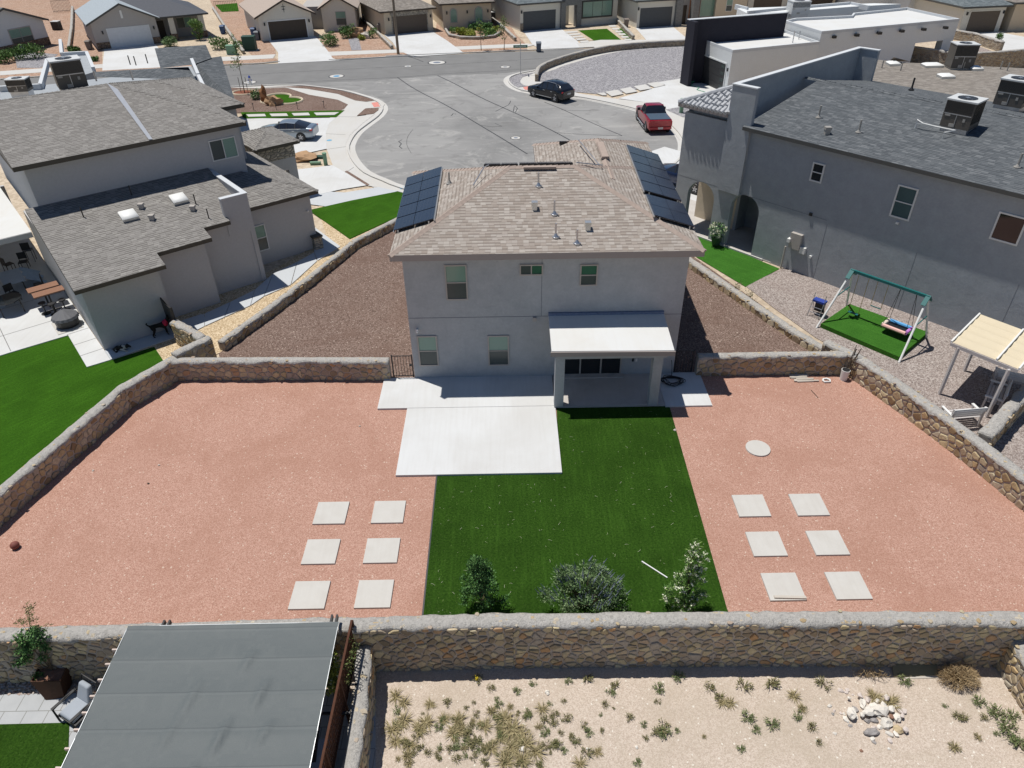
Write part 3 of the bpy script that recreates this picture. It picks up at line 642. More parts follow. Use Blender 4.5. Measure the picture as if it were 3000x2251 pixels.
# yard side walls
stone_wall('left side stone wall of the red gravel yard, beside the bright lawn',[(-19.6,12.4),(-17.62,17.25),(-15.85,23.95),(-14.42,26.3)],-.05,1.02,.36,.3,.23,(1,0),.05)
stone_wall('short front stone wall joining the left side wall to the left gate',[(-14.6,25.98),(-9,25.85),(-5.15,25.72)],-.05,1.0,.3,.34,.24,(1,0),.06,'stoneD')
stone_wall('short front stone wall with weathered top right of the right gate',[(8.12,25.65),(11.5,25.66),(14.5,25.62)],-.05,1.0,.3,.36,.24,(1,0),.06)
stone_wall('right side stone wall of the red gravel yard with pale stones in its cap',[(13.95,26.55),(14.85,25.4),(16.0,22.6),(17.0,19.6),(17.75,17.0),(19.5,12.4)],-.05,1.05,.36,.32,.21,(1,0),.05)
# neighbour walls
a,b=G(503,976),G(597,1025)
stone_wall('thick stone wall stub running from the black gate to the boundary',[tuple(G(509,940,1.2))[:2],tuple(G(594,988,1.2))[:2]],-.05,1.22,.34,.3,.2,(1,1),.03)
stone_wall('tall stone pier stub at the corner of left boundary wall',[(-14.5,26.15),tuple(G(612,986,1.2))[:2]],-.05,1.2,.36,.3,.2,(1,0),.03)
stone_wall('low stepped stone wall between brown gravel and the neighbour walkway',[(-13.3,28.2),(-12.0,31.1),(-10.5,34.8),(-8.9,39.2),(-6.6,42.6)],-.05,.5,.3,.34,.2,(1,0),.03)
stone_wall('low concrete-capped stone kerb wall right of the brown gravel strip',[(8.9,40.2),(10.0,36.5),(11.6,32.6),(13.4,28.4),(14.2,26.9)],-.05,.42,.34,.4,.22,(1,0),.03)
stone_wall('cross stone wall in the right corner behind the white benches',[tuple(G(2890,1272,1.))[:2],tuple(G(2950,1205,1.))[:2],tuple(G(3030,1120,1.))[:2]],-.05,1.0,.42,.3,.2,(1,0),.03)
# lot dividing wall and right corner wall in the foreground
stone_wall('stone dividing wall between the dirt lot and the covered patio',[(-3.95,3),(-4.0,8.5),(-4.1,11.1),(-4.22,12.2)],LOT-.05,.3,.34,.3,.2,(1,0),.03,'stoneD')
stone_wall('stone wall end in the lower right corner of the dirt lot',[(14.25,12.1),(14.2,11.2),(14.25,9),(14.6,4)][::-1],LOT-.05,.25,.4,.3,.2,(1,1),.03,'stone')
# far walls
stone_wall('curved low rubble wall round the grey gravel corner lot',[tuple(p)[:2] for p in smoothpath([G(*q) for q in [(1572,240),(1576,220),(1598,204),(1640,188),(1700,170),(1770,155),(1850,145),(1950,138),(2040,134)]],.8)],0,.75,.35,detail=False,capw=.02)
stone_wall('stone retaining wall beside the far right driveway',[tuple(G(*q))[:2] for q in [(2790,115),(2850,125),(2930,152)]],0,1.1,.35,detail=False,capw=.02)
stone_wall('dark rubble wall at the far right behind the brown roofs',[tuple(G(*q))[:2] for q in [(2640,190),(2800,215),(2880,212),(3060,195)]],0,2.,.35,detail=False,capw=.02)
stone_wall('slim stone garden wall between the tan-roofed house and the beige house',[tuple(G(*q))[:2] for q in [(1040,50),(1075,72),(1150,146)]],0,.5,.3,detail=False,capw=.02)
stone_wall('low dark stone edging wall of the planted bed before the arched windows',[tuple(G(*q))[:2] for q in [(1306,92),(1316,108),(1350,116),(1400,117),(1448,112),(1468,100)]],0,.4,.25,detail=False,capw=.02)
stone_wall('slim pale wall dividing the blue-roofed and white-garage lots',[tuple(G(*q))[:2] for q in [(215,30),(213,90),(205,150)]],0,.6,.3,detail=False,capw=.02)
stone_wall('slim pale wall between the white-garage and brown-garage lots',[tuple(G(*q))[:2] for q in [(625,30),(660,85),(715,160)]],0,.5,.3,detail=False,capw=.02)
stone_wall('stone garden wall beside the grey garage drive',[tuple(G(*q))[:2] for q in [(1440,60),(1475,88),(1510,122)]],0,.5,.3,detail=False,capw=.02)
stone_wall('stone garden wall right of the green front lawn',[tuple(G(*q))[:2] for q in [(1765,50),(1800,60),(1855,118)]],0,.6,.3,detail=False,capw=.02)
# ------------------------------------------------------------ building helpers
def window(par,T,u0,u1,v,z0,z1,kind='h',fm='frame',up='blind',lo='screen',name='window',fw=.055,label=None):
    m=MB(T); d=.05
    m.box(u0-fw,u1+fw,v-d,v+.01,z1,z1+fw).box(u0-fw,u1+fw,v-d,v+.01,z0-fw,z0).box(u0-fw,u0,v-d,v+.01,z0,z1).box(u1,u1+fw,v-d,v+.01,z0,z1)
    um,zm=(u0+u1)/2,(z0+z1)/2; w=.022
    if kind=='h': m.box(u0,u1,v-d+.01,v+.01,zm-w,zm+w)
    elif kind in('v','door'): m.box(um-w,um+w,v-d+.01,v+.01,z0,z1)
    elif kind=='3': 
        for k in (1,2): x=u0+(u1-u0)*k/3; m.box(x-w,x+w,v-d+.01,v+.01,z0,z1)
    elif kind=='x': m.box(um-w,um+w,v-d+.01,v+.01,z0,z1).box(u0,um-w,v-d+.01,v+.01,zm-w,zm+w).box(um+w,u1,v-d+.01,v+.01,zm-w,zm+w)
    f=m.build(name,M[fm],par,label=label)
    def pane(a,b,c,e,mt): q=MB(T); q.box(a+.002,b-.002,v-.018,v-.004,c+.002,e-.002); q.build('pane',M[mt],f)
    if kind=='h': pane(u0,u1,zm+w,z1,up); pane(u0,u1,z0,zm-w,lo)
    elif kind=='v': pane(u0,um-w,z0,z1,lo); pane(um+w,u1,z0,z1,up)
    elif kind=='x': pane(u0,um-w,zm+w,z1,up); pane(um+w,u1,zm+w,z1,up); pane(u0,um-w,z0,zm-w,lo); pane(um+w,u1,z0,zm-w,lo)
    elif kind=='3':
        for k in range(3): pane(u0+(u1-u0)*k/3+w*(k>0),u0+(u1-u0)*(k+1)/3-w*(k<2),z0,z1,up)
    else: pane(u0,u1,z0,z1,lo)
    return f
def caps(m,a,b,w=.3,step=.24,th=.03):
    a,b=Vector(a),Vector(b); L=(b-a).length; n=max(1,int(L/step)); t=(b-a)/n; x=t.cross(Vector((0,0,1))).normalized()
    for k in range(n):
        p=a+t*k; q=p+t*1.12; A=[]
        for (e,h) in ((p,th*.5),(q,th*1.5)):
            A.append([e-x*w/2-Vector((0,0,.035)),e+Vector((0,0,h+.02)),e+x*w/2-Vector((0,0,.035)),e-Vector((0,0,.06))])
        m.hexa(A[0],A[1])
    return m
def hip(par,T,u0,u1,v0,v1,ze,s,mat,fas,ends=(1,1),cap=None,along='u',fh=.2,name='roof',vr=None):
    "ends: 1 hip, 0 gable; ridge along u or v"
    sw=(lambda a,b,z:(a,b,z)) if along=='u' else (lambda a,b,z:(b,a,z))
    if along=='v': u0,u1,v0,v1=v0,v1,u0,u1
    vm=(v0+v1)/2 if vr is None else vr; h=min(vm-v0,v1-vm); zr=ze+s*(vm-v0); e0=u0+(vm-v0)*ends[0]; e1=u1-(vm-v0)*ends[1]
    if e0>e1: e0=e1=(e0+e1)/2
    m=MB(T); A,B,Cc,D=sw(u0,v0,ze),sw(u1,v0,ze),sw(u1,v1,ze),sw(u0,v1,ze); P,Q=sw(e0,vm,zr),sw(e1,vm,zr)
    fl=along=='v'
    def fc(*p): m.face(p[::-1] if fl else p)
    if abs(e0-e1)<1e-4: fc(A,B,P); fc(Cc,D,P)
    else: fc(A,B,Q,P); fc(Cc,D,P,Q)
    fc(B,Cc,Q); fc(D,A,P)
    r=m.build(name,M[mat],par)
    m=MB(T); x0,x1,y0,y1=(u0,u1,v0,v1) if not fl else (v0,v1,u0,u1); m.box(x0,x1,y0,y1,ze-fh,ze-.004); m.build('fascia',M[fas],par)
    if cap:
        m=MB(); TT=lambda q:T(q) if T else q
        if ends[0]: caps(m,TT(A),TT(P)); caps(m,TT(D),TT(P))
        if ends[1]: caps(m,TT(B),TT(Q)); caps(m,TT(Cc),TT(Q))
        if e1-e0>.1: caps(m,TT(P),TT(Q))
        m.build('ridge_cap',M[cap],par)
    return zr
def garage(par,T,u0,u1,v,h,mat,trim=None,rows=4,wins=False):
    m=MB(T); n=rows
    for k in range(n): m.box(u0,u1,v-.03,v+.01,h*k/n+.012,h*(k+1)/n-.012)
    m.box(u0,u1,v-.018,v+.01,0,h)
    g=m.build('garage_door',mat,par)
    if trim:
        m=MB(T); m.box(u0-.12,u0,v-.06,v+.01,0,h+.12).box(u1,u1+.12,v-.06,v+.01,0,h+.12).box(u0,u1,v-.06,v+.01,h,h+.12); m.build('door_trim',trim,par)
    return g
def vent(par,p,h=.45,r=.035,mat='pipe',cone=True,n=Vector((0,0,1))):
    p=Vector(p); m=MB()
    if cone: m.cyl((p.x,p.y),.15,p.z-.04,p.z+.02,10,.15); m.cyl((p.x,p.y),.11,p.z+.02,p.z+.14,10,.04)
    m.cyl((p.x,p.y),r,p.z,p.z+h,8); m.build('vent_pipe',M[mat],par)
def boxvent(par,p,s=.16,h=.3,mat='alu',T=None):
    p=Vector(p); m=MB(); m.box(p.x-s*.6,p.x+s*.6,p.y-s*.6,p.y+s*.6,p.z-.1,p.z+h*.6); m.box(p.x-s*.75,p.x+s*.75,p.y-s*.75,p.y+s*.75,p.z+h*.6,p.z+h); m.build('roof_vent',M[mat],par)
def acunit(label,fr,u,v,z,w=1.25,d=1.1,h=1.25,group='rooftop air conditioners',body='acb',top='act',curb=.2,wide=False):
    "rooftop packaged unit in frame fr, near-left corner u,v"
    T=lambda q:fr((u+q[0],v+q[1],z+q[2])); o=thing('air_conditioner',label,'air conditioner',T((w/2,d/2,0)),group)
    MB(T).box(.06,w-.06,.06,d-.06,-.35,curb).build('curb',M['galv'],o)
    MB(T).box(0,w,0,d,curb,curb+h).build('cabinet',M[body],o)
    m=MB(T); m.box(-.04,w+.04,-.04,d+.04,curb+h,curb+h+.07); m.build('lid',M[top],o)
    r=min(w,d)*.36; m=MB(); c=T((w*.5,d/2,0)); zz=T((0,0,curb+h+.07))[2]; m.cyl((c[0],c[1]),r,zz,zz+.015,20); g=m.build('fan_guard',M['black'],o)
    m=MB()
    for k in range(6): a=k*PI/6; m.bar((c[0]-r*math.cos(a),c[1]-r*math.sin(a),zz+.022),(c[0]+r*math.cos(a),c[1]+r*math.sin(a),zz+.022),.012,.008)
    m.cyl((c[0],c[1]),r*.22,zz+.015,zz+.035,10); m.build('guard_bars',M['galv'],g)
    m=MB(T)
    for k in range(int(w/.045)-1): m.box(.03+k*.045,.045+k*.045,-.012,0,curb+h*.56,curb+h*.96)
    for k in range(int(d/.045)-1): m.box(w,w+.012,.03+k*.045,.045+k*.045,curb+h*.2,curb+h*.96)
    m.build('coil_grille',M['black'],o)
    m=MB(T); m.box(.05,w-.05,-.02,0,curb+h*.5,curb+h*.53).box(w*.47,w*.49,-.02,0,curb+.05,curb+h*.5); m.build('panel_seam',M['galv'],o)
    for q in ((.1,.34,-.018,0,curb+h*.42,curb+h*.49),(w*.72,w*.8,-.018,0,curb+h*.28,curb+h*.4),(w*.3,w*.46,-.018,0,curb+.04,curb+h*.16)): MB(T).box(*q).build('sticker',M['pipe'],o)
    return o
# ------------------------------------------------------------ the tan-roofed house in the middle
YW=25.62; SL=.38
hs=thing('house','two-storey blue-grey stucco house with tan shingle hip roof and solar panels','house',(1.5,30,0))
m=MB(); m.prism([(-4.1,YW),(7.14,YW),(7.14,38.0),(2.0,38.0),(2.0,34.0),(-4.1,34.0)],-.05,5.98); m.build('wall',M['stucco'],hs)
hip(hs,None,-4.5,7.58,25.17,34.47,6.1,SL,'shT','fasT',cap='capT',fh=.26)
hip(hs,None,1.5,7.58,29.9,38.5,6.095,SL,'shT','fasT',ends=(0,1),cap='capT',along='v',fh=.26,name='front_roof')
# stucco control joints
m=MB(); m.box(-4.1,1.72,YW-.006,YW+.001,3.05,3.075).box(1.36,1.38,YW-.006,YW+.001,3.08,5.85).box(6.45,7.14,YW-.006,YW+.001,3.05,3.075); m.build('control_joint',plain('stucco_joint',(.2,.21,.23),.9,.1,0,0),hs)
I=None
window(hs,I,-2.42,-1.65,YW,3.95,5.4,up='blind',lo='screen')
window(hs,I,.54,1.36,YW,5.0,5.37,kind='v',up='ggreen',lo='screen')
window(hs,I,2.93,3.53,YW,4.5,5.33,up='ggreen',lo='screen')
window(hs,I,-3.78,-3.05,YW,.76,2.16)
window(hs,I,-.82,-.03,YW,.72,2.12)
d=MB(); d.box(2.2,4.86,YW-.05,YW+.01,2.05,2.12).box(2.2,4.86,YW-.07,YW+.01,.1,.16).box(4.8,4.86,YW-.05,YW+.01,.16,2.05).box(2.2,2.26,YW-.05,YW+.01,.16,2.05).box(3.05,3.11,YW-.06,YW+.01,.16,2.05).box(3.94,4.0,YW-.06,YW+.01,.16,2.05); d=d.build('sliding_door',M['frame'],hs)
for a,b in ((2.26,3.05),(3.11,3.94),(4.0,4.8)): MB().box(a,b,YW-.02,YW-.004,.16,2.05).build('pane',M['gdark'],d)
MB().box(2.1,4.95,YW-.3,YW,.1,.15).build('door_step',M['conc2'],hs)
for x in (5.3,5.45): MB().box(x,x+.08,YW-.025,YW,.75,.9).build('outlet',M['white' if x>5.4 else 'iron'],hs)
MB().box(1.02,1.17,YW-.08,YW,2.86,3.03).build('junction_box',M['frame'],hs)
m=MB(); m.cyl((-3.78,YW-.1),.06,2.5,2.6,12).box(-3.81,-3.75,YW-.08,YW,2.53,2.59); m.blob((-3.78,YW-.12,2.48),.06,.06,.06,0,2); m.build('security_camera',M['white'],hs,smooth=False)
# back porch
m=MB(); m.hexa([(1.66,23.17,2.78),(6.4,23.17,2.73),(6.4,YW,3.0),(1.66,YW,3.0)],[(1.66,23.17,2.93),(6.4,23.17,2.88),(6.4,YW,3.14),(1.66,YW,3.14)]); m.build('porch_roof',M['memb'],hs)
m=MB(); m.hexa([(1.62,23.12,2.7),(6.44,23.12,2.65),(6.44,23.168,2.65),(1.62,23.168,2.7)],[(1.62,23.12,2.9),(6.44,23.12,2.85),(6.44,23.168,2.85),(1.62,23.168,2.9)]); m.build('porch_fascia',M['fasT'],hs)
m=MB(); m.box(1.66,6.4,YW-.1,YW-.002,3.1,3.24); m.build('roof_flashing',plain('blue_grey_flashing',(.15,.19,.28),.7,.3,0,.5,8),hs)
m=MB(); m.box(1.85,6.2,23.24,23.5,2.5,2.75); m.build('porch_beam',M['stucco'],hs)
for a,b in ((1.83,2.2),(5.68,6.05)): MB().box(a,b,23.3,23.68,.1,2.5).build('porch_column',M['stucco'],hs)
# roof fittings
def zB(y): return 6.1+SL*(y-25.17)
nB=Vector((0,-SL,1)); nL=Vector((-SL,0,1)); nR=Vector((SL,0,1))
def onB(px,py): return GP(px,py,(0,25.17,6.1),nB)
for q in ((1577.5,545),(1624,628),(1628,694),(1690,713)): vent(hs,onB(*q),.55,.035,'galv')
vent(hs,GP(1317,538,(-4.5,0,6.1),nL),.5,.035,'pipe')
for q in ((1566,612),(1722,671)): boxvent(hs,onB(*q))
def solar(px4,nc,nr,p0,n,lift=.16):
    """px4: photo corners TL,TR,BR,BL of the array's outline on the roof plane raised by lift"""
    n=n.normalized(); p0=Vector(p0)+n*lift; q=[GP(*c,p0,n) for c in px4]
    a=MB(); 
    for (s,e) in ((0,3),(1,2)): a.bar(q[s]-n*.07,q[e]-n*.07,.05,.06,n)
    for k in (.08,.92): a.bar(q[0].lerp(q[3],k)-n*.08,q[1].lerp(q[2],k)-n*.08,.04,.04,n)
    for k in (.12,.88):
        for s,e in ((q[0],q[1]),(q[3],q[2])): c=s.lerp(e,k); a.cyl((c.x,c.y),.03,c.z-lift-.1,c.z-.05,6)
    A=a.build('solar_array',M['alu'],hs)
    for i in range(nc):
        for j in range(nr):
            def P(a_,b_): return q[0].lerp(q[1],a_).lerp(q[3].lerp(q[2],a_),b_)
            g=.006; a0,a1,b0,b1=i/nc+g,(i+1)/nc-g,j/nr+g,(j+1)/nr-g
            c=[P(a0,b1),P(a1,b1),P(a1,b0),P(a0,b0)]
            mm=MB(); mm.hexa([x-n*.045 for x in c],[x for x in c]); mm.build('solar_panel',M['panel'],A)
solar([(1192,520),(1294,487),(1270,641),(1151.5,676)],2,5,(-4.5,0,6.1),nL)
solar([(1837,423),(1928,452),(1998,589),(1889,558)],2,5,(7.58,0,6.1),nR)
solar([(1894,568),(2002,597),(2035,664),(1919,630)],2,2,(7.58,0,6.1),nR)
# front-slope arrays just past the ridges, seen edge on
def edge(x0,x1,y,z,parent,n=3):
    a=MB(); a.bar((x0,y+.02,z-.1),(x1,y+.02,z-.1),.06,.13); A=a.build('solar_array',M['black'],parent)
    for k in range(n):
        u0=x0+(x1-x0)*k/n+.02; u1=x0+(x1-x0)*(k+1)/n-.02
        m=MB(); m.hexa([(u0,y-.02,z-.04),(u1,y-.02,z-.04),(u1,y+1.,z-.33),(u0,y+1.,z-.33)],[(u0,y-.02,z+.01),(u1,y-.02,z+.01),(u1,y+1.,z-.28),(u0,y+1.,z-.28)]); m.build('solar_panel',M['panel'],A)
_z=GY(1500,480,31.1).z; edge(-.95,.55,31.1,_z,hs,2); edge(.6,2.95,31.05,_z+.03,hs,3)
_z=GY(1750,413,36.7).z; edge(2.75,5.9,36.7,_z,hs,3)
m=MB(); m.box(.75,2.1,29.55,29.75,7.84,7.93); m.build('ridge_vent',M['capT'],hs)
m=MB(); m.hexa([(4.36,32.4,7.3),(4.74,32.4,7.3),(4.74,34.6,7.3),(4.36,34.6,7.3)],[(4.4,32.4,7.4),(4.7,32.4,7.4),(4.7,34.6,7.4),(4.4,34.6,7.4)]); m.build('ridge_vent',M['capT'],hs)
m=MB(); m.tube([(-1.35,28.95,7.42),(-.9,29.9,7.85),(-.7,29.95,7.93)],.022,5).tube([(3.0,30.0,7.95),(4.2,30.8,7.55),(4.2,30.9,7.4),(3.6,35.6,7.2)],.022,5); m.build('conduit',M['galv'],hs)
# ------------------------------------------------------------ left neighbour
def slopeface(m,pts): m.face(pts); return m
T=FL
lh=thing('house','taupe-roofed grey stucco house left of centre with fin wall and skylights','house',T((5,6,0)))
def lz(v): return 3.4+.24*(v+.4)
# ground-floor walls as one footprint
MB(T).prism([(0,0),(3.3,0),(3.3,1.0),(5.9,1.0),(5.9,1.9),(8.8,1.9),(8.8,3.76),(12.9,3.76),(12.9,12),(0,12)],-.05,3.2).build('wall',M['stuccoL'],lh)
m=MB(T); m.box(.01,3.3,.12,6.3,3.2,3.3).box(3.3,5.9,1.0,6.3,3.2,3.5).box(5.9,7.45,1.9,6.3,3.2,3.72); m.build('upper_wall',M['stuccoL'],lh)
# shed roof, stepped eave
def roofpoly(par,T,poly,zf,mat,fas,name='roof',fh=.2):
    m=MB(T); top=[(a,b,zf(a,b)) for a,b in poly]; m.face(top); m.build(name,M[mat],par)
    m=MB(T); n=len(poly)
    ii=[m.p((a,b,zf(a,b)-fh)) for a,b in poly]; jj=[m.p((a,b,zf(a,b)-.006)) for a,b in poly]; m.f.append(ii[::-1])
    for k in range(n): w_=(k+1)%n; m.f.append([ii[k],ii[w_],jj[w_],jj[k]])
    m.build('fascia',M[fas],par)
roofpoly(lh,T,[(-.3,-.4),(3.6,-.4),(3.6,.6),(6.2,.6),(6.2,1.5),(7.55,1.5),(7.55,6.45),(-.3,6.45)],lambda u,v:lz(v),'shL','fasL')
roofpoly(lh,T,[(7.551,2.1),(8.6,2.1),(8.6,6.45),(7.551,6.45)],lambda u,v:lz(v),'shL','fasL')
# hip corner roof of the right block
z4=3.5; s4=.31
roofpoly(lh,T,[(8.82,3.36),(13.3,3.36),(10.2,6.46),(8.82,6.46)],lambda u,v:z4+s4*(v-3.36),'shL','fasL')
roofpoly(lh,T,[(13.3,3.36),(13.3,12.3),(10.2,12.3),(10.2,6.46)],lambda u,v:z4+s4*(13.3-u),'shL','fasL')
m=MB(); caps(m,T((13.3,3.36,z4)),T((10.3,6.36,z4+s4*3)),.26); m.build('ridge_cap',M['shL'],lh)
# fin wall
m=MB(T); m.box(7.45,8.8,1.86,2.1,2.9,4.85).box(8.6,8.8,2.1,6.45,2.9,4.85).box(8.56,8.8,1.86,2.1,-.03,2.9); m.build('fin_wall',M['stuccoL'],lh)
m=MB(T); m.box(7.43,8.83,1.83,2.12,4.85,4.9).box(8.57,8.83,2.12,6.45,4.85,4.9); m.build('parapet_cap',M['parap'],lh)
# upper storey
MB(T).box(.3,10.7,6.45,18.2,3.3,7.0).build('upper_wall',M['stuccoL'],lh)
MB(T).box(4,12.1,10.1,18.0,3.2,6.99).build('upper_wall',M['stuccoL'],lh)
ZE=7.14
hip(lh,T,-.15,11.05,6.0,18.9,ZE,.24,'shL','fasL',ends=(0,.72),cap='shL',fh=.22,name='upper_roof')
hip(lh,T,3.5,12.5,9.7,18.4,ZE-.01,.24,'shL','fasL',ends=(0,.8),cap='shL',fh=.22,name='upper_roof')
m=MB(T); m.hexa([(.3,6.5,6.9),(.42,6.5,6.9),(.42,18.2,6.9),(.3,18.2,6.9)],[(.3,12.3,8.4),(.42,12.3,8.4),(.42,12.4,8.4),(.3,12.4,8.4)]); m.build('gable_wall',M['stuccoL'],lh)
# metal valley strip
m=MB(); a,b,c,d_=[GP(*q,T((0,6.0,ZE+.05)),Vector((.151,-.1865,1))) for q in ((313,243),(345,262),(447,408),(436,409))]
m.face([a,d_,c,b]); m.build('valley_flashing',M['galv'],lh)
window(lh,T,9.0,10.35,6.45,5.35,6.35,kind='v',fm='wframe',up='blind',lo='screen')
window(lh,T,9.0,9.95,3.76,.85,2.25,fm='wframe',up='blind',lo='screen')
# roof fittings
def onL(px,py,dz=0): return GP(px,py,T((0,-.4,3.4+dz)),Vector((.151,-.1865,1)))
m0=Vector((T.c,T.s,0)); m1=Vector((-T.s,T.c,.24)).normalized()
def skylight(par,c,w=.5,d=.5,mu=m0,mv=m1):
    c=Vector(c); n=mu.cross(mv); m=MB(); q=[c-mu*w-mv*d,c+mu*w-mv*d,c+mu*w+mv*d,c-mu*w+mv*d]; q=[c+(x-c)*.75 for x in q]
    m.hexa([x-n*.05 for x in q],[x+n*.16 for x in q]); s=m.build('skylight',M['alu'],par)
    m=MB(); rows=[]
    for k,(sc,h) in enumerate(((.98,.165),(.9,.22),(.6,.29),(.2,.31))): rows.append([c+(x-c)*sc+n*h for x in q])
    ix=m.quadgrid(rows,True); m.f.append(ix[-1]); m.build('dome',M['white'],s,smooth=True)
skylight(lh,onL(378,637)); skylight(lh,onL(525,588))
for q in ((446,643),(415,610),(566,616)): boxvent(lh,onL(*q),.17,.24,'frame')
for q in ((245,636),(386,572),(574,598),(612,640)): vent(lh,onL(*q),.5,.03,'black',False)
# patio cover on the far left
MB(T).box(-9,-.33,7.7,18,3.3,3.5).build('patio_cover',M['memb'],lh)
MB(T).box(-9,-.33,7.66,7.699,3.22,3.48).build('cover_fascia',M['stuccoL'],lh)
_q=T.inv(G(10,905)); MB(T).box(_q[0]-.25,_q[0]+.15,_q[1],_q[1]+.4,0,3.3).build('patio_column',M['stuccoL'],lh)
MB(T).box(-9,0,17.8,18,0,3).build('patio_wall',M['stuccoL'],lh)
# entry block with limestone band
MB(T).box(13.75,16.2,12.6,15.9,1.75,2.55).build('entry_wall',M['stuccoL'],lh)
MB(T).box(13.72,16.23,12.57,15.93,2.55,3.45).build('stone_band',M['veneer'],lh)
MB(T).box(15.6,16.2,12.6,13.2,0,1.75).box(13.75,14.1,12.6,15.9,0,1.75).build('entry_column',M['stuccoL'],lh)
hip(lh,T,13.4,16.55,12.2,16.4,3.62,.3,'shL','fasL',ends=(1,1),cap='shL',along='v',fh=.2,name='entry_roof')
m=MB(T); m.box(12.55,13.05,3.4,4.3,0,.75); m.build('stone_plinth',M['veneer'],lh)
MB(T).box(12.5,13.1,3.35,4.35,.75,.85).build('plinth_cap',M['fasL'],lh)
m=MB(); c=T((12.6,3.68,2.35)); m.blob(c,.07,.07,.07,0,2); m.build('security_camera',M['white'],lh)
_a,_b=G(175,263,8.55),G(256,252,8.55); acunit('large brown-grey air conditioner on the ridge of the taupe roof at left',F(_a.x,_a.y,math.degrees(math.atan2(_b.y-_a.y,_b.x-_a.x))),0,0,8.4,1.45,1.15,1.35,curb=.14)
for q in ((390,235),(283,238)):
    p=GP(*q,T((0,18.9,ZE)),Vector((-.151*0,0,1))); p=GP(q[0],q[1],(0,0,8.5),(0,0,1)); vent(lh,p,.55,.05,'galv',False)
# thin gate between house and stub
g=thing('gate','solid black metal side gate between left house corner and stone stub','gate',T((3.0,-.5,0)))
MB(T).box(2.98,3.04,-1.5,-.02,.1,1.75).build('gate_panel',M['black'],g)
MB(T).box(2.95,3.07,-1.56,-1.48,0,1.85).build('gate_post',M['black'],g)
# the dark blue-grey roofs behind it
FB=F(*G(30,300)[:2],33.)
bh=thing('house','house with flat grey parapets and dark slate shingle roofs behind the left ridge','house',G(350,230))
def pq(px,z): return tuple(G(*px,z))[:2]
def slab(par,px,z0,z1,mat,name='wall',dz=None):
    P=[G(*q,z1) for q in px]; return MB().prism([(p.x,p.y) for p in P],z0,z1).build(name,M[mat],par)
slab(bh,[(0,262),(170,245),(280,232),(430,215),(470,200),(560,195),(590,250),(640,280),(560,300),(300,300),(0,300)],0,3.2,'stuccoR')
m=MB(); m.face([G(275,211,5.0),G(275,225,5.0),G(575,235,4.2),G(552,197,4.6),G(470,200,4.9)]); m.build('roof',M['shR'],bh)
m=MB(); m.face([G(453,142,5.6),G(470,200,4.9),G(565,190,4.9),G(620,170,4.9),G(603,132,5.6)]); m.build('roof',M['shR'],bh)
m=MB(); m.face([G(565,178,5.0),G(602,264,3.4),G(690,300,3.2),G(648,165,4.8)]); m.build('roof',M['shR'],bh)
m=MB(); 
for a,b in (((0,262),(120,255)),((120,255),(140,180)),((178,122),(182,162)),((182,162),(255,158)),((255,158),(275,205))):
    m.bar(G(*a,3.4),G(*b,3.4),.3,.5)
m.build('parapet',M['parap'],bh)
slab(bh,[(182,160),(256,156),(278,210),(240,222),(170,225)],0,3.3,'stuccoR')
m=MB(); m.bar(G(563,180,5.0),G(582,225,5.0),.25,.5).bar(G(582,225,5.0),G(600,262,5.0),.25,.35); m.build('parapet',M['parap'],bh)
for q in ((382,190),(399,192),(433,186)): vent(bh,G(*q,3.6),.8,.05,'black',False)
acunit('squat pale-topped air conditioner at the far left behind the taupe roof',F(*G(22,262,4)[:2],8),0,0,3.6,1.5,1.1,.9,curb=.15)
# ------------------------------------------------------------ right neighbour
FR=F(14.07,37.07,-49.0); T=FR
rh=thing('house','grey two-storey stucco house at right with arches and slate shingle roof','house',T((4,6,0)))
def archwall(T,u0,u1,v0,v1,z1,arches):
    "wall with arched openings: arches=(uc,halfwidth,springz)"
    m=MB(T); cuts=[u0]; segs=[]; u=u0
    for uc,w,sp in arches:
        m.box(u,uc-w,v0,v1,-.03,z1) ; n=12
        for k in range(n):
            a0,a1=PI-PI*k/n,PI-PI*(k+1)/n; xa,xb=uc+w*math.cos(a0),uc+w*math.cos(a1); za,zb=sp+w*math.sin(a0),sp+w*math.sin(a1)
            m.hexa([(xa,v0,za),(xb,v0,zb),(xb,v1,zb),(xa,v1,za)],[(xa,v0,z1),(xb,v0,z1),(xb,v1,z1),(xa,v1,z1)])
        u=uc+w
    m.box(u,u1,v0,v1,-.03,z1); return m
archwall(T,-5.95,.199,0,.32,4.0,[(-4.15,.92,2.35),(-1.2,.9,2.4)]).build('wall',M['stuccoR'],rh)
MB(T).box(-5.95,-5.6,.32,3.4,2.9,7.2).box(-5.95,.199,0,.32,4.0,6.86).box(-5.95,-3.0,0.32,3.4,3.9,7.1).build('wall',M['stuccoR'],rh)
MB(T).box(.2,16,0,13.6,-.03,6.8).build('wall',M['stuccoR'],rh)
MB(T).box(-3.1,.2,3.2,13.4,-.03,6.85).build('wall',M['stuccoR'],rh)
MB(T).box(-3.2,.2,.32,3.2,3.9,6.8).build('wall',M['stuccoR'],rh)
MB(T).box(-5.9,-3.1,2.25,2.5,-.03,3.95).build('porch_wall',M['stuccoB'],rh)
MB(T).box(-3.1,-2.9,2.25,3.4,-.03,3.95).build('porch_wall',M['stuccoR'],rh)
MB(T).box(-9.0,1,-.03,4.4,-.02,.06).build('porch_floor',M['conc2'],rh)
MB(T).box(-16,-3.3,4.4,12,-.02,.055).build('carport_floor',M['conc'],rh)
MB(T).box(-9.5,.5,-.12,-.03,-.02,.09).build('porch_edge',M['walk'],rh)
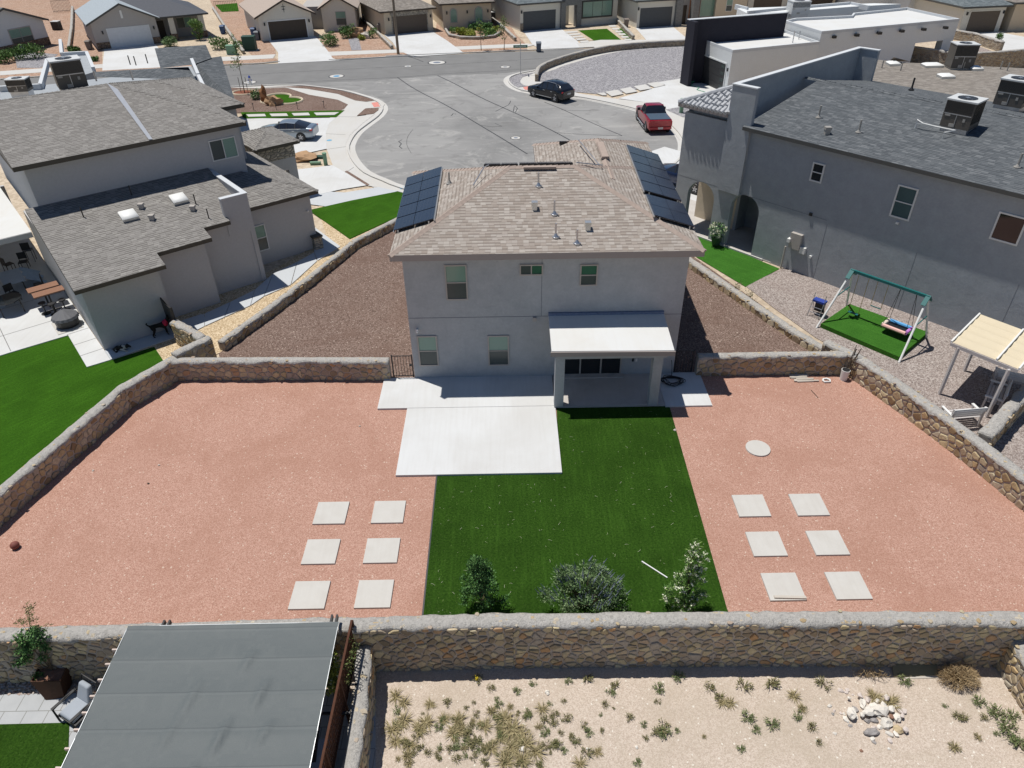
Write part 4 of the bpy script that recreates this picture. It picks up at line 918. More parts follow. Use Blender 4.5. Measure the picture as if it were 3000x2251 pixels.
# fin parapet
m=MB(T); m.box(-3.1,-1.66,-.16,.1,3.2,8.8); m.build('fin_wall',M['stuccoR'],rh)
m=MB(T); m.box(-3.1,-2.88,.1,13.3,6.5,8.8).box(-3.1,-1.75,13.1,13.35,6.3,8.8); m.build('parapet_wall',M['stuccoR'],rh)
m=MB(T); m.box(-3.14,-1.63,-.19,.13,8.8,8.86).box(-3.14,-2.84,.13,13.35,8.8,8.86).box(-2.84,-1.72,13.06,13.38,8.8,8.86); m.build('parapet_cap',M['parap'],rh)
ZR=6.92
hip(rh,T,-2.0,17.5,-.36,14.0,ZR,.165,'shR','fasR',ends=(0,0),cap=None,fh=.18)
m=MB(T); a,b=(-2.8,6.78,8.115),(17.5,6.78,8.115); 
m2=MB(); caps(m2,T(a),T(b),.34,.3); m2.build('ridge_cap',M['shR'],rh)
# tile hipped roofs over the stair tower
def tileroof(par,T,u0,u1,v0,v1,ze,zr,uc,vc):
    m=MB(T); 
    def fc(a,b,cx):
        # barrel rows running down slope from ridge point to eave edge a-b
        a,b=Vector(a),Vector(b); L=(b-a).length; n=max(2,int(L/.3)); c=Vector(cx)
        for k in range(n):
            p=a.lerp(b,k/n); q=a.lerp(b,(k+1)/n); t=abs(((k+.5)/n)*2-1) if False else 0
            top0=p.lerp(c,.98); top1=q.lerp(c,.98)
            up=Vector((0,0,1)); d=(q-p); out=Vector((d.y,-d.x,0)).normalized()
        return m
    A,B,Cc,D=(u0,v0,ze),(u1,v0,ze),(u1,v1,ze),(u0,v1,ze); P=(uc,vc,zr)
    base=MB(T); base.face([A,B,P]).face([B,Cc,P]).face([Cc,D,P]).face([D,A,P]); base.face([A,D,Cc,B]); base.build('tile_roof',M['tile'],par)
    # modelled barrels on the slopes that face out
    bm_=MB(T)
    for (a,b,ax) in ((A,B,0),(D,A,1)):
        a,b=Vector(a),Vector(b); L=(b-a).length; n=int(L/.26); mid=Vector(P); s=(mid-a).dot((b-a).normalized())
        for k in range(n):
            x=(k+.5)*L/n; e=a.lerp(b,x/L); fr=(x/s) if x<s else (L-x)/(L-s); 
            if fr<.06: continue
            ctr=a+(b-a).normalized()*s; top=e+(mid-ctr)*min(1,fr)*.98; e2=e-(mid-ctr).normalized()*.06
            Lt=(top-e2).length; ns=max(1,int(Lt/.38))
            for q in range(ns):
                p0=e2.lerp(top,q/ns); p1=e2.lerp(top,min(1,(q+1.1)/ns)); bm_.tube([p0+Vector((0,0,.05)),p1-Vector((0,0,.02))],.105,7,.08)
    bm_.build('tile_barrels',M['tile'],par)
    r=MB(T)
    for c in (A,B,D):
        c=Vector(c); n=9
        for k in range(n): p=c.lerp(Vector(P),k/n); q=c.lerp(Vector(P),(k+1.15)/n); r.tube([p+Vector((0,0,.05)),q+Vector((0,0,.09))],.13,7,.11)
    r.build('ridge_tiles',M['tile'],par)
M['tile']=plain('grey_concrete_tile',(.4,.41,.43),.8,.3,0,.3,3,.2)
tileroof(rh,T,-6.35,-3.1,-.22,3.7,7.3,8.25,-3.9,1.7)
MB(T).box(-6.35,-3.1,-.22,3.7,7.12,7.29).build('fascia',M['fasT'],rh)
tileroof(rh,T,-5.6,-3.0,6.0,9.5,6.9,8.0,-4.0,7.5)
MB(T).box(-5.4,-3.0,6.2,9.3,0,6.9).build('wall',M['stuccoR'],rh)
# windows: heights from the photo, on plane v=0
def onR(px,py): return T.inv(GP(px,py,T((0,0,0)),Vector((T.s,-T.c,0))))
for (x0,y0,x1,y1,kd,up,lo) in ((2383,478,2410,528,'h','gdark','gdark'),(2635,545,2665,640,'h','gcur','gcur'),(2928,625,2998,710,'p','gdark','gdark')):
    a,b=onR(x0,y0),onR(x1,y1); print('RW',a,b)
def rwin(px,up,lo,kd='h'):
    q=[onR(*p) for p in px]; u0=(q[0][0]+q[3][0])/2; u1=(q[1][0]+q[2][0])/2; z1=(q[0][2]+q[1][2])/2; z0=(q[2][2]+q[3][2])/2
    window(rh,T,u0+.05,u1-.05,0,z0+.05,z1-.05,kd,'wframe',up,lo,fw=.07)
rwin([(2385,475),(2418,484),(2405,535),(2372,529)],'gdark','gdark')
rwin([(2635,542),(2692,555),(2662,647),(2606,631)],'gcur','gcur')
rwin([(2930,620),(3005,640),(2985,722),(2900,697)],'gdark','gdark','p')
# wall fittings
def rbox(px,w,h,d,mat,name,z=None,off=0):
    u,v,z_=onR(*px); return MB(T).box(u-w/2,u+w/2,-d,-.005+off,z_-h/2,z_+h/2).build(name,M[mat],rh)
rbox((2335,705),.62,.85,.22,'frame','meter_panel'); rbox((2319,700),.16,.2,.34,'white','electric_meter')
rbox((2354,733),.3,.34,.16,'white','utility_box'); rbox((2376,752),.12,.12,.1,'white','utility_box'); rbox((2376,628),.16,.16,.06,'iron','wall_vent')
rbox((2630,653),.12,.1,.1,'white','wall_light')
u,v,z_=onR(2305,720); m=MB(T); m.tube([(u,-.12,z_),(u,-.12,0)],.05,6); m.build('conduit',M['frame'],rh)
m=MB(T)
for uu in (3.55,8.1,12.5): m.box(uu,uu+.02,-.006,.001,0,3.1)
m.box(-5.9,3.5,-.005,.001,3.28,3.3); m.build('control_joint',bpy.data.materials['stucco_joint'],rh)
# roof fittings on the right roof
def onRR(px,py): return GP(px,py,T((0,-.45,ZR)),Vector(T((0,-.165,1)))-Vector(T((0,0,0))))
for q in ((2398,345),(2515,388),(2980,490)): vent(rh,onRR(*q),.6,.05,'pipe')
boxvent(rh,onRR(2422,392),.2,.34,'pipe')
vent(rh,GP(2670,263,T((0,6.9,8.1)),(0,0,1)),.6,.05,'iron')
acunit('nearest large air conditioner on the slate roof at right, beside the ridge',T,6.05,3.7,7.62,1.3,1.2,1.2)
acunit('air conditioner cut by the right edge on the far slate slope',T,6.3,9.6,7.62,1.35,1.2,1.2)
p=T((5.3,3.9,7.9)); m=MB(); m.tube([T((5.1,3.45,7.55)),T((5.1,3.45,7.95)),T((5.4,3.4,7.85)),T((5.9,3.5,7.8)),T((6.9,3.5,7.8)),T((6.6,3.0,7.75)),T((6.6,3.0,7.4))],.03,6); tag(m.build('pipe',M['white']),'white pvc pipe bent in front of the nearest rooftop air conditioner','pipe')
# bench and planter under the second arch
bn=thing('bench','dark metal bench in the shade of the second arch','bench',T((-.4,1.6,0)))
MB(T).box(-1.1,.15,1.5,2.1,.4,.46).build('seat',M['iron'],bn); MB(T).box(-1.1,.15,2.08,2.14,.46,1.05).build('backrest',M['iron'],bn)
for u_ in (-1.08,.1):
    for v_ in (1.55,2.05): MB(T).box(u_,u_+.05,v_,v_+.05,.05,.4).build('leg',M['iron'],bn)
# ------------------------------------------------------------ modern white house
def fr2(pa,pb,z=0):
    a,b=G(*pa,z),G(*pb,z); return F(a.x,a.y,math.degrees(math.atan2(b.y-a.y,b.x-a.x))),(b-a).length
mh=thing('house','white flat-roofed modern house with tall charcoal side wall and dark garage','house',G(2300,170))
def gz(px,z): p=G(*px,z); return (p.x,p.y)
def tall(bp,ty): return height(*bp,ty)
# heights
zc=4.0   # lower roof parapet
def prismpx(par,px,z0,z1,mat,name='wall',zp=None):
    return MB().prism([gz(q,zp if zp is not None else z1) for q in px],z0,z1).build(name,M[mat],par)
lo=[(2056,114),(2147,147),(2402,122),(2300,88)]
prismpx(mh,lo,-.05,3.7,'stuccoW',zp=3.95)
def rim(par,px,z,h,w,mat,name='parapet',closed=True,capm='parap'):
    P=[Vector((*gz(q,z),0)) for q in px]; return strip(name,P,0,w,z-h,z+.0,M[mat],parent=par,closed=closed)
hi=[(2300,60),(2408,92),(2812,55),(2658,22),(2500,38),(2495,45),(2330,53)]
prismpx(mh,hi,2.75,4.5,'stuccoW',zp=4.75)
prismpx(mh,[(2300,60),(2408,92),(2700,65),(2640,24),(2500,38),(2495,45),(2330,53)],-.05,2.75,'stuccoW',zp=4.75)
prismpx(mh,[(2782,58),(2812,55),(2795,50),(2765,52)],-.05,2.75,'stuccoW',name='column',zp=4.75)
# parapets round both roofs
for px,z,zt in ((lo,3.7,3.95),(hi,4.5,4.75)):
    P=[Vector((*gz(q,zt),0)) for q in px]
    a=sum(P[i].x*P[(i+1)%len(P)].y-P[(i+1)%len(P)].x*P[i].y for i in range(len(P)))
    if a<0: P=P[::-1]
    strip('parapet',P,0,.25,z-.02,zt,M['parap'],parent=mh,closed=True)
    m=MB(); m.face([(q.x,q.y,z+.01) for q in offset(P,.25,True)]); m.build('roof',M['memb'],mh)
prismpx(mh,[(2160,25),(2190,40),(2330,33),(2495,20),(2640,12),(2560,10)],0,5.0,'stuccoW')
m=MB(); 
for a,b in (((2155,20),(2190,29)),((2190,40),(2310,28)),((2310,28),(2490,13)),((2490,13),(2545,24))): m.bar(G(*a,5.0),G(*b,5.0),.25,.5)
m.build('parapet',M['parap'],mh)
# charcoal wall: big plane from base to the top edge seen in the photo
a=G(1998,248); zt=height(1998,248,60); b=G(2308,38,zt); a2=Vector((a.x,a.y,0)); d=(Vector((b.x,b.y,0))-a2); dn=Vector((d.y,-d.x,0)).normalized()
m=MB(); p=[a2,a2+dn*1.0+d.normalized()*0]; 
q=[a2,Vector((b.x,b.y,0)),Vector((b.x,b.y,0))-dn*.45,a2-dn*.45]
m.prism([(x.x,x.y) for x in q],-.05,zt); m.build('charcoal_wall',M['stuccoD'],mh)
q=[a2,a2+dn*1.05,a2+dn*1.05+d.normalized()*.4,a2+d.normalized()*.4]; MB().prism([(x.x,x.y) for x in q],-.05,zt-.02).build('charcoal_wall',M['stuccoD'],mh)
m=MB(); q=[a2-dn*.5,a2+dn*.06,Vector((b.x,b.y,0))+dn*.06,Vector((b.x,b.y,0))-dn*.5]; m.prism([(x.x,x.y) for x in q],zt,zt+.06); m.build('parapet_cap',M['parap'],mh)
# garage front
ga,gb=G(*(2056,114),3.95),G(*(2147,147),3.95); fg=F(ga.x,ga.y,math.degrees(math.atan2(gb.y-ga.y,gb.x-ga.x))); L=(Vector((gb.x,gb.y))-Vector((ga.x,ga.y))).length
garage(mh,fg,.5,L-.7,-.0,2.55,plain('charcoal_garage_door',(.05,.05,.052),.5),M['stuccoW'],rows=4)
m=MB(fg)
for k in range(4): m.box(L-1.5,L-.9,-.045,-.03,.25+.62*k,.55+.62*k)
m.build('door_lights',M['screen'],mh)
MB(fg).box(L-.35,L-.25,-.1,0,2.0,2.3).box(.15,.25,-.1,0,2.0,2.3).build('wall_lamp',M['black'],mh)
def scup(pts,z,par):
    m=MB()
    for q in pts:
        p=G(*q,z); m.box(p.x-.18,p.x+.18,p.y-.28,p.y+.2,z-.12,z+.12)
    m.build('scupper',M['black'],par)
scup([(2188,152),(2261,146),(2337,138),(2370,135)],3.3,mh); scup([(2443,108),(2510,103),(2576,97),(2642,91),(2706,86),(2770,81)],4.15,mh)
m=MB(); p=G(2322,125,3.75); m.cyl((p.x,p.y),.05,3.7,4.8,6); p=G(2340,115,3.75); m.cyl((p.x,p.y),.05,3.7,4.5,6); m.build('vent_pipe',M['galv'],mh)
acunit('pale green-grey box air conditioner on the white modern roof',F(*G(2318,43,4.8)[:2],4),0,0,4.7,2.0,1.6,1.2,body='act',curb=.1)
q=G(2018,243); m=MB(); pts=[]
for k in range(60): a_=k*.9; pts.append((q.x+.5*math.cos(a_)*random.uniform(.5,1.3),q.y+.5*math.sin(a_)*random.uniform(.5,1.3),.08+.002*k))
e=G(2058,272); pts+=[(q.x+(e.x-q.x)*t+.25*math.sin(t*14),q.y+(e.y-q.y)*t,.07) for t in (0,.15,.3,.45,.6,.75,.9,1)]
m.tube(smoothpath(pts,.2),.03,5); tag(m.build('garden_hose',plain('green_hose',(.05,.3,.16),.6)),'green garden hose tangled by the charcoal wall','hose')
# ------------------------------------------------------------ brown roof house behind the right neighbour
br=thing('house','low house with broad brown-grey shingle roof, skylights and far rooftop unit','house',G(2700,260))
P=[G(*q,4.6) for q in ((2540,172),(2640,183),(3300,215),(3300,520),(2900,520),(2500,300),(2520,240))]
n=len(P); m=MB(); zz=[4.6,4.6,4.6,4.3,4.3,4.3,4.5]
m.face([(p.x,p.y,4.6) for p in P][::-1]); m.build('roof',M['shB'],br)
bm=br.children[0].data; 
if bm.polygons[0].normal.z<0: bm.flip_normals()
MB().prism([(p.x,p.y) for p in P],0,4.4).build('wall',M['stuccoB'],br)
m=MB(); a,b,c=G(2605,180,4.6),G(2668,181,4.6),G(2618,168,5.2); m.face([a,b,c]); m.build('roof_gable',M['shB'],br)
for q,w_ in (((2615,191),.6),((2730,196),1.0),((2770,228),.7),((2856,205),.6)): skylight(br,G(*q,4.6),w_,.6,Vector((1,0,0)),Vector((0,1,0)))
for q in ((2583,200),(2638,208),(2820,205),(2930,203),(2950,208)): vent(br,G(*q,4.6),.6,.05,'pipe',False)
acunit('farthest large air conditioner on the brown-grey roof before the dark stone wall',F(*G(2783,205,4.6)[:2],-6),0,0,4.6,1.7,1.3,1.7,curb=.1)
# ------------------------------------------------------------ houses across the street
def facade(pl,pr,label,wall,h,depth,loc=None):
    f,L=fr2(pl,pr); o=thing('house',label,'house',f((L/2,depth/2,0))); MB(f).box(0,L,0,depth,-.05,h).build('wall',M[wall],o); return f,L,o
def lamp(par,f,u,z): m=MB(f); m.box(u-.08,u+.08,-.16,0,z-.18,z+.18); m.build('wall_lamp',M['black'],par)
def gable(par,f,u0,u1,v0,v1,ze,zr,roof,wall,ov=.4,fas='fasR',th=.16):
    um=(u0+u1)/2; m=MB(f); m.hexa([(u0,v0+.001,ze),(u1,v0+.001,ze),(u1,v1,ze),(u0,v1,ze)],[(um-.01,v0+.001,zr-.03),(um+.01,v0+.001,zr-.03),(um+.01,v1,zr-.03),(um-.01,v1,zr-.03)]); m.build('gable_wall',M[wall],par)
    s=(zr-ze)/(um-u0); z=ze-s*ov
    for k,(a,b) in enumerate(((u0-ov,um),(um,u1+ov))):
        za,zb=(z,zr) if k==0 else (zr,z); m=MB(f); m.hexa([(a,v0-ov,za),(b,v0-ov,zb),(b,v1,zb),(a,v1,za)],[(a,v0-ov,za+th),(b,v0-ov,zb+th),(b,v1,zb+th),(a,v1,za+th)]); m.build('roof',M[roof],par)
    m=MB(f); 
    for a,b,za,zb in ((u0-ov,um,z,zr),(um,u1+ov,zr,z)): m.hexa([(a,v0-ov-.05,za-.05),(b,v0-ov-.05,zb-.05),(b,v0-ov-.005,zb-.05),(a,v0-ov-.005,za-.05)],[(a,v0-ov-.05,za+.17),(b,v0-ov-.05,zb+.17),(b,v0-ov-.005,zb+.17),(a,v0-ov-.005,za+.17)])
    m.build('barge_board',M[fas],par)
M['tileW']=plain('pale_blue_grey_tile',(.33,.37,.4),.7,.3,0,.25,4,.3); M['tileD']=plain('dark_slate_tile',(.07,.075,.09),.7,.3,0,.3,4,.3); M['tileT']=plain('tan_pink_tile',(.4,.33,.28),.8,.2,0,.2,4,.3)
M['gdoorB']=plain('brown_garage_door',(.065,.05,.038),.6); M['gdoorG']=plain('grey_garage_door',(.08,.085,.09),.6); M['gdoorT']=plain('taupe_garage_door',(.11,.085,.065),.6); M['gdoorW']=plain('white_garage_door',(.6,.62,.64),.5)
# H1
f,L,o=facade((-60,178),(150,131),'cream gabled house with slate-blue roof at the top left corner','stuccoW',3.0,14)
gable(o,f,0,L,0,14,3.0,4.9,'shBl','stuccoW',.5)
u=L*.62; window(o,f,L-5.2,L-2.2,0,.55,2.5,'x','frame','blind','screen',fw=.1)
MB(f).box(0,L+.01,-.06,0,0,.95).build('stone_wainscot',M['rubd'],o)
# H2 white garage
f,L,o=facade((288,147),(474,127),'grey gabled house with wide white garage door','stuccoG',3.1,13)
gable(o,f,0,L,0,13,3.1,4.9,'tileW','stuccoG',.55)

g0,g1=.62*L-4.88/2-.6,.62*L+4.88/2-.6
garage(o,f,g0,g1,0,2.2,M['gdoorW'],M['stuccoW']); lamp(o,f,g0-.6,1.9); lamp(o,f,g1+.6,1.9)
MB(f).box(0,g0-.15,-.08,0,0,.8).box(g1+.15,L,-.08,0,0,.8).build('stone_wainscot',M['rubd'],o)
MB(f).box(L/2-.12,L/2+.12,-.05,0,3.3,4.2).build('gable_vent',M['white'],o)
MB(f).box(L,L+6.2,3.2,13,-.05,2.9).build('wall',M['stuccoG'],o)
hip(o,f,L-3,L+6.8,.6,13,2.95,.35,'tileD','fasR',ends=(0,1),fh=.2)
for u in (L+1.6,L+5.4): MB(f).box(u,u+.7,.9,1.6,0,2.8).build('porch_column',M['stuccoC'],o); MB(f).box(u-.08,u+.78,.82,1.68,0,.8).build('column_base',M['rubd'],o)
window(o,f,L+3.0,L+4.9,3.2,1.1,2.3,'v','frame','blind','screen'); MB(f).box(L+.5,L+1.3,3.14,3.2,0,2.2).build('door',M['gdoorB'],o)
# H3 brown garage with tan tile gable
f,L,o=facade((769,122),(921,108),'cream gabled house with dark brown garage and tan tile roof','stuccoC',3.0,13)
gable(o,f,0,L,0,13,3.0,4.6,'tileT','stuccoC',.55,'gdoorB')
c=L*.52; garage(o,f,c-2.44,c+2.44,0,2.25,M['gdoorB'],M['white'],rows=5); lamp(o,f,c-2.9,2.0); lamp(o,f,c+2.9,2.0)
m=MB(f); m.box(L/2-.02,L/2+.02,-.06,0,3.2,4.2).box(L/2-.25,L/2+.25,-.06,0,3.85,3.9).box(L/2-.2,L/2+.2,-.06,0,3.55,3.6); m.build('gable_ornament',M['iron'],o)
f2,L2=fr2((950,93),(1046,90)); MB(f2).box(0,L2,0,10,-.05,3.0).build('wall',M['stuccoC'],o); gable(o,f2,0,L2,0,10,3.0,4.3,'tileT','stuccoC',.5,'gdoorB')
window(o,f2,L2*.42,L2*.42+1.3,0,.8,2.4,'h','frame','blind','screen'); MB(f2).box(-3,0,2.5,9,-.05,2.8).build('entry_wall',M['stuccoG'],o)
# H4 beige with arched windows
f,L,o=facade((1130,104),(1270,91),'beige house with taupe garage under a stone lintel','stuccoB',2.9,12)
hip(o,f,-.6,L+.5,-.5,12,2.95,.33,'shB','gdoorB',ends=(1,1),fh=.2)
c=L*.52; garage(o,f,c-2.44,c+2.44,0,2.2,M['gdoorT'],M['veneer'],rows=5); MB(f).box(c-2.7,c+2.7,-.1,0,2.34,2.75).build('stone_lintel',M['veneer'],o); lamp(o,f,c-2.95,1.9); lamp(o,f,c+3.0,1.9)
f2,L2=fr2((1300,88),(1440,80)); MB(f2).box(0,L2,0,10,-.05,3.3).build('wall',M['stuccoB'],o); hip(o,f2,-.5,L2+.5,-.5,10,3.3,.33,'shB','gdoorB',fh=.2)
def archwin(par,f,uc,w,z0,z1):
    m=MB(f); N=10; m.hexa([(uc-w-.12,-.06,z0-.1),(uc+w+.12,-.06,z0-.1),(uc+w+.12,0,z0-.1),(uc-w-.12,0,z0-.1)],[(uc-w-.12,-.06,z1),(uc+w+.12,-.06,z1),(uc+w+.12,0,z1),(uc-w-.12,0,z1)])
    pts=[(uc+(w+.12)*math.cos(PI*k/N),z1+(w+.12)*math.sin(PI*k/N)) for k in range(N+1)]; m.hexa([(a,0,b) for a,b in pts],[(a,-.06,b) for a,b in pts]); fr_=m.build('window',M['frame'],par)
    m=MB(f); pts=[(uc+w*math.cos(PI*k/N),z1+w*math.sin(PI*k/N)) for k in range(N+1)]+[(uc-w,z0),(uc+w,z0)]; m.face([(a,-.07,b) for a,b in pts][::-1]); m.build('pane',M['blind'],fr_)
archwin(o,f2,L2*.22,.42,.9,2.1); archwin(o,f2,L2*.74,.5,.9,2.1); lamp(o,f2,L2*.08,2.1); lamp(o,f2,L2*.5,2.1); lamp(o,f2,L2*.93,2.1)
MB(f2).box(L2*.52,L2,-.08,0,0,.9).build('stone_wainscot',M['veneer'],o)
# H5 grey garage and triple window
f,L,o=facade((1524,93),(1640,83),'cream house with grey garage, stone arch porch and triple window','stuccoC',3.4,12)
hip(o,f,-.6,L+.5,-.5,12,3.45,.33,'shBl','fasR',fh=.2)
garage(o,f,.45,5.3,0,2.4,M['gdoorG'],None,rows=5); lamp(o,f,.2,2.4)
MB(f).box(0,.42,-.08,0,0,1.0).build('stone_wainscot',M['rub'],o)
sv=plain('grey_stone_veneer',(.2,.2,.195),.9,.1,0,.5,5,.4)
m=MB(f); m.box(L,L+.7,-.4,.6,-.05,4.2).box(L+2.4,L+3.1,-.4,.6,-.05,4.2).box(L+.7,L+2.4,-.4,.6,2.8,4.2); m.build('stone_porch',sv,o); MB(f).box(L+.7,L+2.4,2.2,2.4,0,2.8).build('entry_wall',M['stuccoC'],o)
MB(f).box(L+3.1,L+9,.1,11,-.05,3.6).build('wall',M['stuccoC'],o); MB(f).box(L+3.3,L+8.2,.0,.1,.95,3.2).build('window_surround',M['fasR'],o); window(o,f,L+3.5,L+8.0,0.0,1.15,3.0,'3','fasR','blind','screen',fw=.14)
MB(f).box(L+3.0,L+9.2,-.3,11,3.6,3.8).build('flat_roof',M['fasR'],o); lamp(o,f,L+.35,2.3)
# H6
f,L,o=facade((1864,83),(1972,76),'cream house with charcoal garage and grey stone columns','stuccoC',3.4,12)
hip(o,f,-.6,L+.5,-.5,12,3.45,.33,'shBl','fasR',fh=.2)
garage(o,f,.4,5.2,0,2.45,M['gdoorG'],None,rows=5); lamp(o,f,.1,2.4)
MB(f).box(L,L+1.0,-.5,.5,-.05,4.6).box(L+2.6,L+3.5,-.5,.5,-.05,4.6).build('stone_column',sv,o); MB(f).box(L+1.0,L+2.6,.8,11,-.05,4.4).build('entry_wall',M['stuccoG'],o)
MB(f).box(L+1.2,L+2.2,.72,.8,0,2.4).build('door',M['gdoorB'],o)
wd=wood('warm_wood_cladding',(.16,.07,.03),(.22,.1,.05)); MB(f).box(L+3.5,L+9.5,.2,11,-.05,4.4).build('clad_wall',wd,o); window(o,f,L+4.0,L+6.6,.2,.9,3.0,'p','frame','blind','blind')
# further houses, behind the modern one
def bgd(pl,pr,label,wall,h,depth,roof=None,gar=None,win=()):
    f,L,o=facade(pl,pr,label,wall,h,depth)
    if roof: hip(o,f,-.6,L+.6,-.5,depth+.4,h+.05,.33,roof,'fasR',fh=.22)
    else: MB(f).box(-.05,L+.05,-.05,depth,h,h+.25).build('parapet',M['parap'],o)
    if gar: garage(o,f,gar[0],gar[1],0,2.3,gar[2],None,rows=5)
    for (u0,u1,z0,z1) in win: window(o,f,u0,u1,0,z0,z1,'h','wframe','blind','screen')
    return f,L,o
bgd((2090,70),(2180,68),'beige house with small side windows beyond the charcoal wall','stuccoB',4.2,12,'shB',None,[(1.5,2.3,1.6,3.0)])
bgd((2185,48),(2300,40),'cream house with long low window over the modern roof','stuccoC',4.2,12,'shB',(1,5.8,M['gdoorT']))
bgd((2330,42),(2440,36),'tan house with dark garage at the top edge, right of the cream one','stuccoB',4.2,12,'shB',(1,5.8,M['gdoorB']))
bgd((2500,52),(2615,48),'pale house with rust tile roof behind the modern roof end','stuccoW',3.4,12,'tileT')
f,L,o=bgd((2650,62),(2752,56),'white house with terracotta roof and arched entry at upper right','stuccoW',3.4,12,'tileT',(3.4,6.2,M['gdoorG']))
f,L,o=bgd((2805,98),(2925,92),'cream house with broad grey-green roof and dark garage, upper right','stuccoC',3.1,12,'shBl')
garage(o,f,1.0,5.3,0,2.5,M['gdoorT'],M['stuccoC'],rows=6); lamp(o,f,.5,2.3); lamp(o,f,5.8,2.3)
bgd((2950,92),(3060,88),'beige house cut by the right edge behind the cream garage house','stuccoB',3.4,12,'shB')
sheet('driveway',[(2832,100),(2925,95),(3060,120),(3060,170),(2990,180),(2930,150)],M['conc'],.03)
sheet('red_ground',[(2500,190),(2700,150),(2850,130),(2960,170),(2700,260),(2500,260)],M['pinkgravel'],.02)
# gates and small fences far left
g=thing('gate','slim tan metal yard gate at the top between two far left houses','gate',G(180,38))
m=MB(); a,b=G(158,38),G(212,34)
for k in range(15): p=a.lerp(b,k/14); m.bar(p,p+Vector((0,0,1.7)),.03,.03,(0,1,0))
m.bar(a+Vector((0,0,1.7)),b+Vector((0,0,1.7)),.05,.05).bar(a+Vector((0,0,.2)),b+Vector((0,0,.2)),.05,.05); m.build('bars',M['fasL'],g)
m=MB(); a,b=G(632,36),G(698,33); g=thing('fence','dark metal rail fence in front of the far green lawn','fence',a)
for k in range(14): p=a.lerp(b,k/13); m.bar(p,p+Vector((0,0,1.5)),.03,.03,(0,1,0))
m.bar(a+Vector((0,0,1.5)),b+Vector((0,0,1.5)),.05,.05); m.build('bars',M['iron'],g)
# ------------------------------------------------------------ street furniture
def pole():
    b=G(1167,160); o=thing('utility_pole','tall brown wooden utility pole at the far kerb','utility pole',b)
    m=MB(); m.cyl((b.x,b.y),.17,0,10.5,12,.12); m.build('shaft',wood('pole_wood',(.22,.17,.12),(.3,.235,.17)),o); MB().box(b.x-1.2,b.x+1.2,b.y-.06,b.y+.06,9.6,9.75).build('crossarm',M['gdoorB'],o)
pole()
b=G(1525,220); o=thing('street_sign','green street name sign on a thin post at the corner','street sign',b); h=height(1525,220,128)
MB().cyl((b.x,b.y),.04,0,h,8).build('post',M['galv'],o)
gs=plain('sign_green',(.01,.16,.09),.5)
MB().box(b.x-.75,b.x+.75,b.y-.015,b.y+.015,h-.42,h-.15).build('name_blade',gs,o); MB().box(b.x-.015,b.x+.015,b.y-.6,b.y+.6,h-.12,h+.15).build('name_blade',gs,o)
m=MB(); 
for k in range(9): x=b.x-.6+k*.14; m.box(x,x+.08,b.y-.02,b.y-.016,h-.34,h-.23)
m.build('lettering',M['white'],o)
def bin_(px,label,mat,ang=0,sc=1.):
    b=G(*px); o=thing('wheelie_bin',label,'bin',b); f=F(b.x,b.y,ang); s=sc
    MB(f).hexa([(-.25*s,-.3*s,.06),(.25*s,-.3*s,.06),(.25*s,.25*s,.06),(-.25*s,.25*s,.06)],[(-.3*s,-.38*s,1.0*s),(.3*s,-.38*s,1.0*s),(.3*s,.36*s,1.0*s),(-.3*s,.36*s,1.0*s)]).build('body',mat,o)
    MB(f).hexa([(-.33*s,-.42*s,1.0*s),(.33*s,-.42*s,1.0*s),(.33*s,.42*s,1.0*s),(-.33*s,.42*s,1.0*s)],[(-.28*s,-.3*s,1.1*s),(.28*s,-.3*s,1.1*s),(.28*s,.36*s,1.1*s),(-.28*s,.36*s,1.1*s)]).build('lid',mat,o)
    for x in (-.3,.26): m=MB(f); m.tube([(x*s,.3*s,.1),(x*s+.05,.3*s,.1)],.1,10); m.build('wheel',M['black'],o)
gb=plain('grey_bin_plastic',(.13,.15,.18),.5); bb=plain('blue_bin_plastic',(.05,.1,.22),.5); tb=plain('taupe_bin_plastic',(.2,.17,.15),.6)
bin_((1578,152),'grey wheelie bin alone at the kerb by the grey garage drive',gb); bin_((265,146),'taupe bin with white lid beside the white-garage house',tb)
bin_((756,118),'grey-blue bin left of the brown garage',gb); bin_((745,108),'dark blue bin behind the grey-blue one at the brown garage',bb)
bin_((1115,95),'taupe bin beside the beige garage',tb); bin_((1834,80),'taupe bin against the wall of the charcoal garage house',tb)
bin_((655,100),'dark bin at the lot line in front of the orange gravel side yard',bb)
def ubox(px,label,w,d,h,mat,lid=True,ang=5):
    b=G(*px); o=thing('utility_box',label,'utility box',b); f=F(b.x,b.y,ang); MB(f).box(-w*.6,w*.6,-d*.6,d*.6,0,.06).build('pad',M['walk'],o)
    MB(f).box(-w/2,w/2,-d/2,d/2,.06,h).build('cabinet',mat,o); MB(f).box(-w/2-.03,w/2+.03,-d/2-.03,d/2+.03,h,h+.06).build('lid',mat,o)
gr=plain('utility_green',(.17,.3,.2),.6); dg=plain('dark_utility_green',(.03,.07,.05),.6)
ubox((735,148),'large dark green transformer cabinet by the brown garage drive',1.5,1.2,1.6,dg); ubox((681,160),'small pale green utility pedestal on the parkway strip',1.1,.8,1.0,gr)
for px,l in (((790-14,408+14),''),):
    b=G(955,484); o=thing('utility_pedestal','green cylindrical pedestal standing left of the road circle','utility pedestal',b); MB().cyl((b.x,b.y),.15,0,.86,14).build('cylinder',gr,o); MB().cyl((b.x,b.y),.17,.84,.92,14).build('cap',gr,o)
b=G(925,483); m=MB(); m.tube([(b.x-.4,b.y,.13),(b.x+.4,b.y+.05,.13)],.12,12); tag(m.build('utility_pedestal',gr),'pale green cylinder lying on its side beside the upright pedestal','utility pedestal')
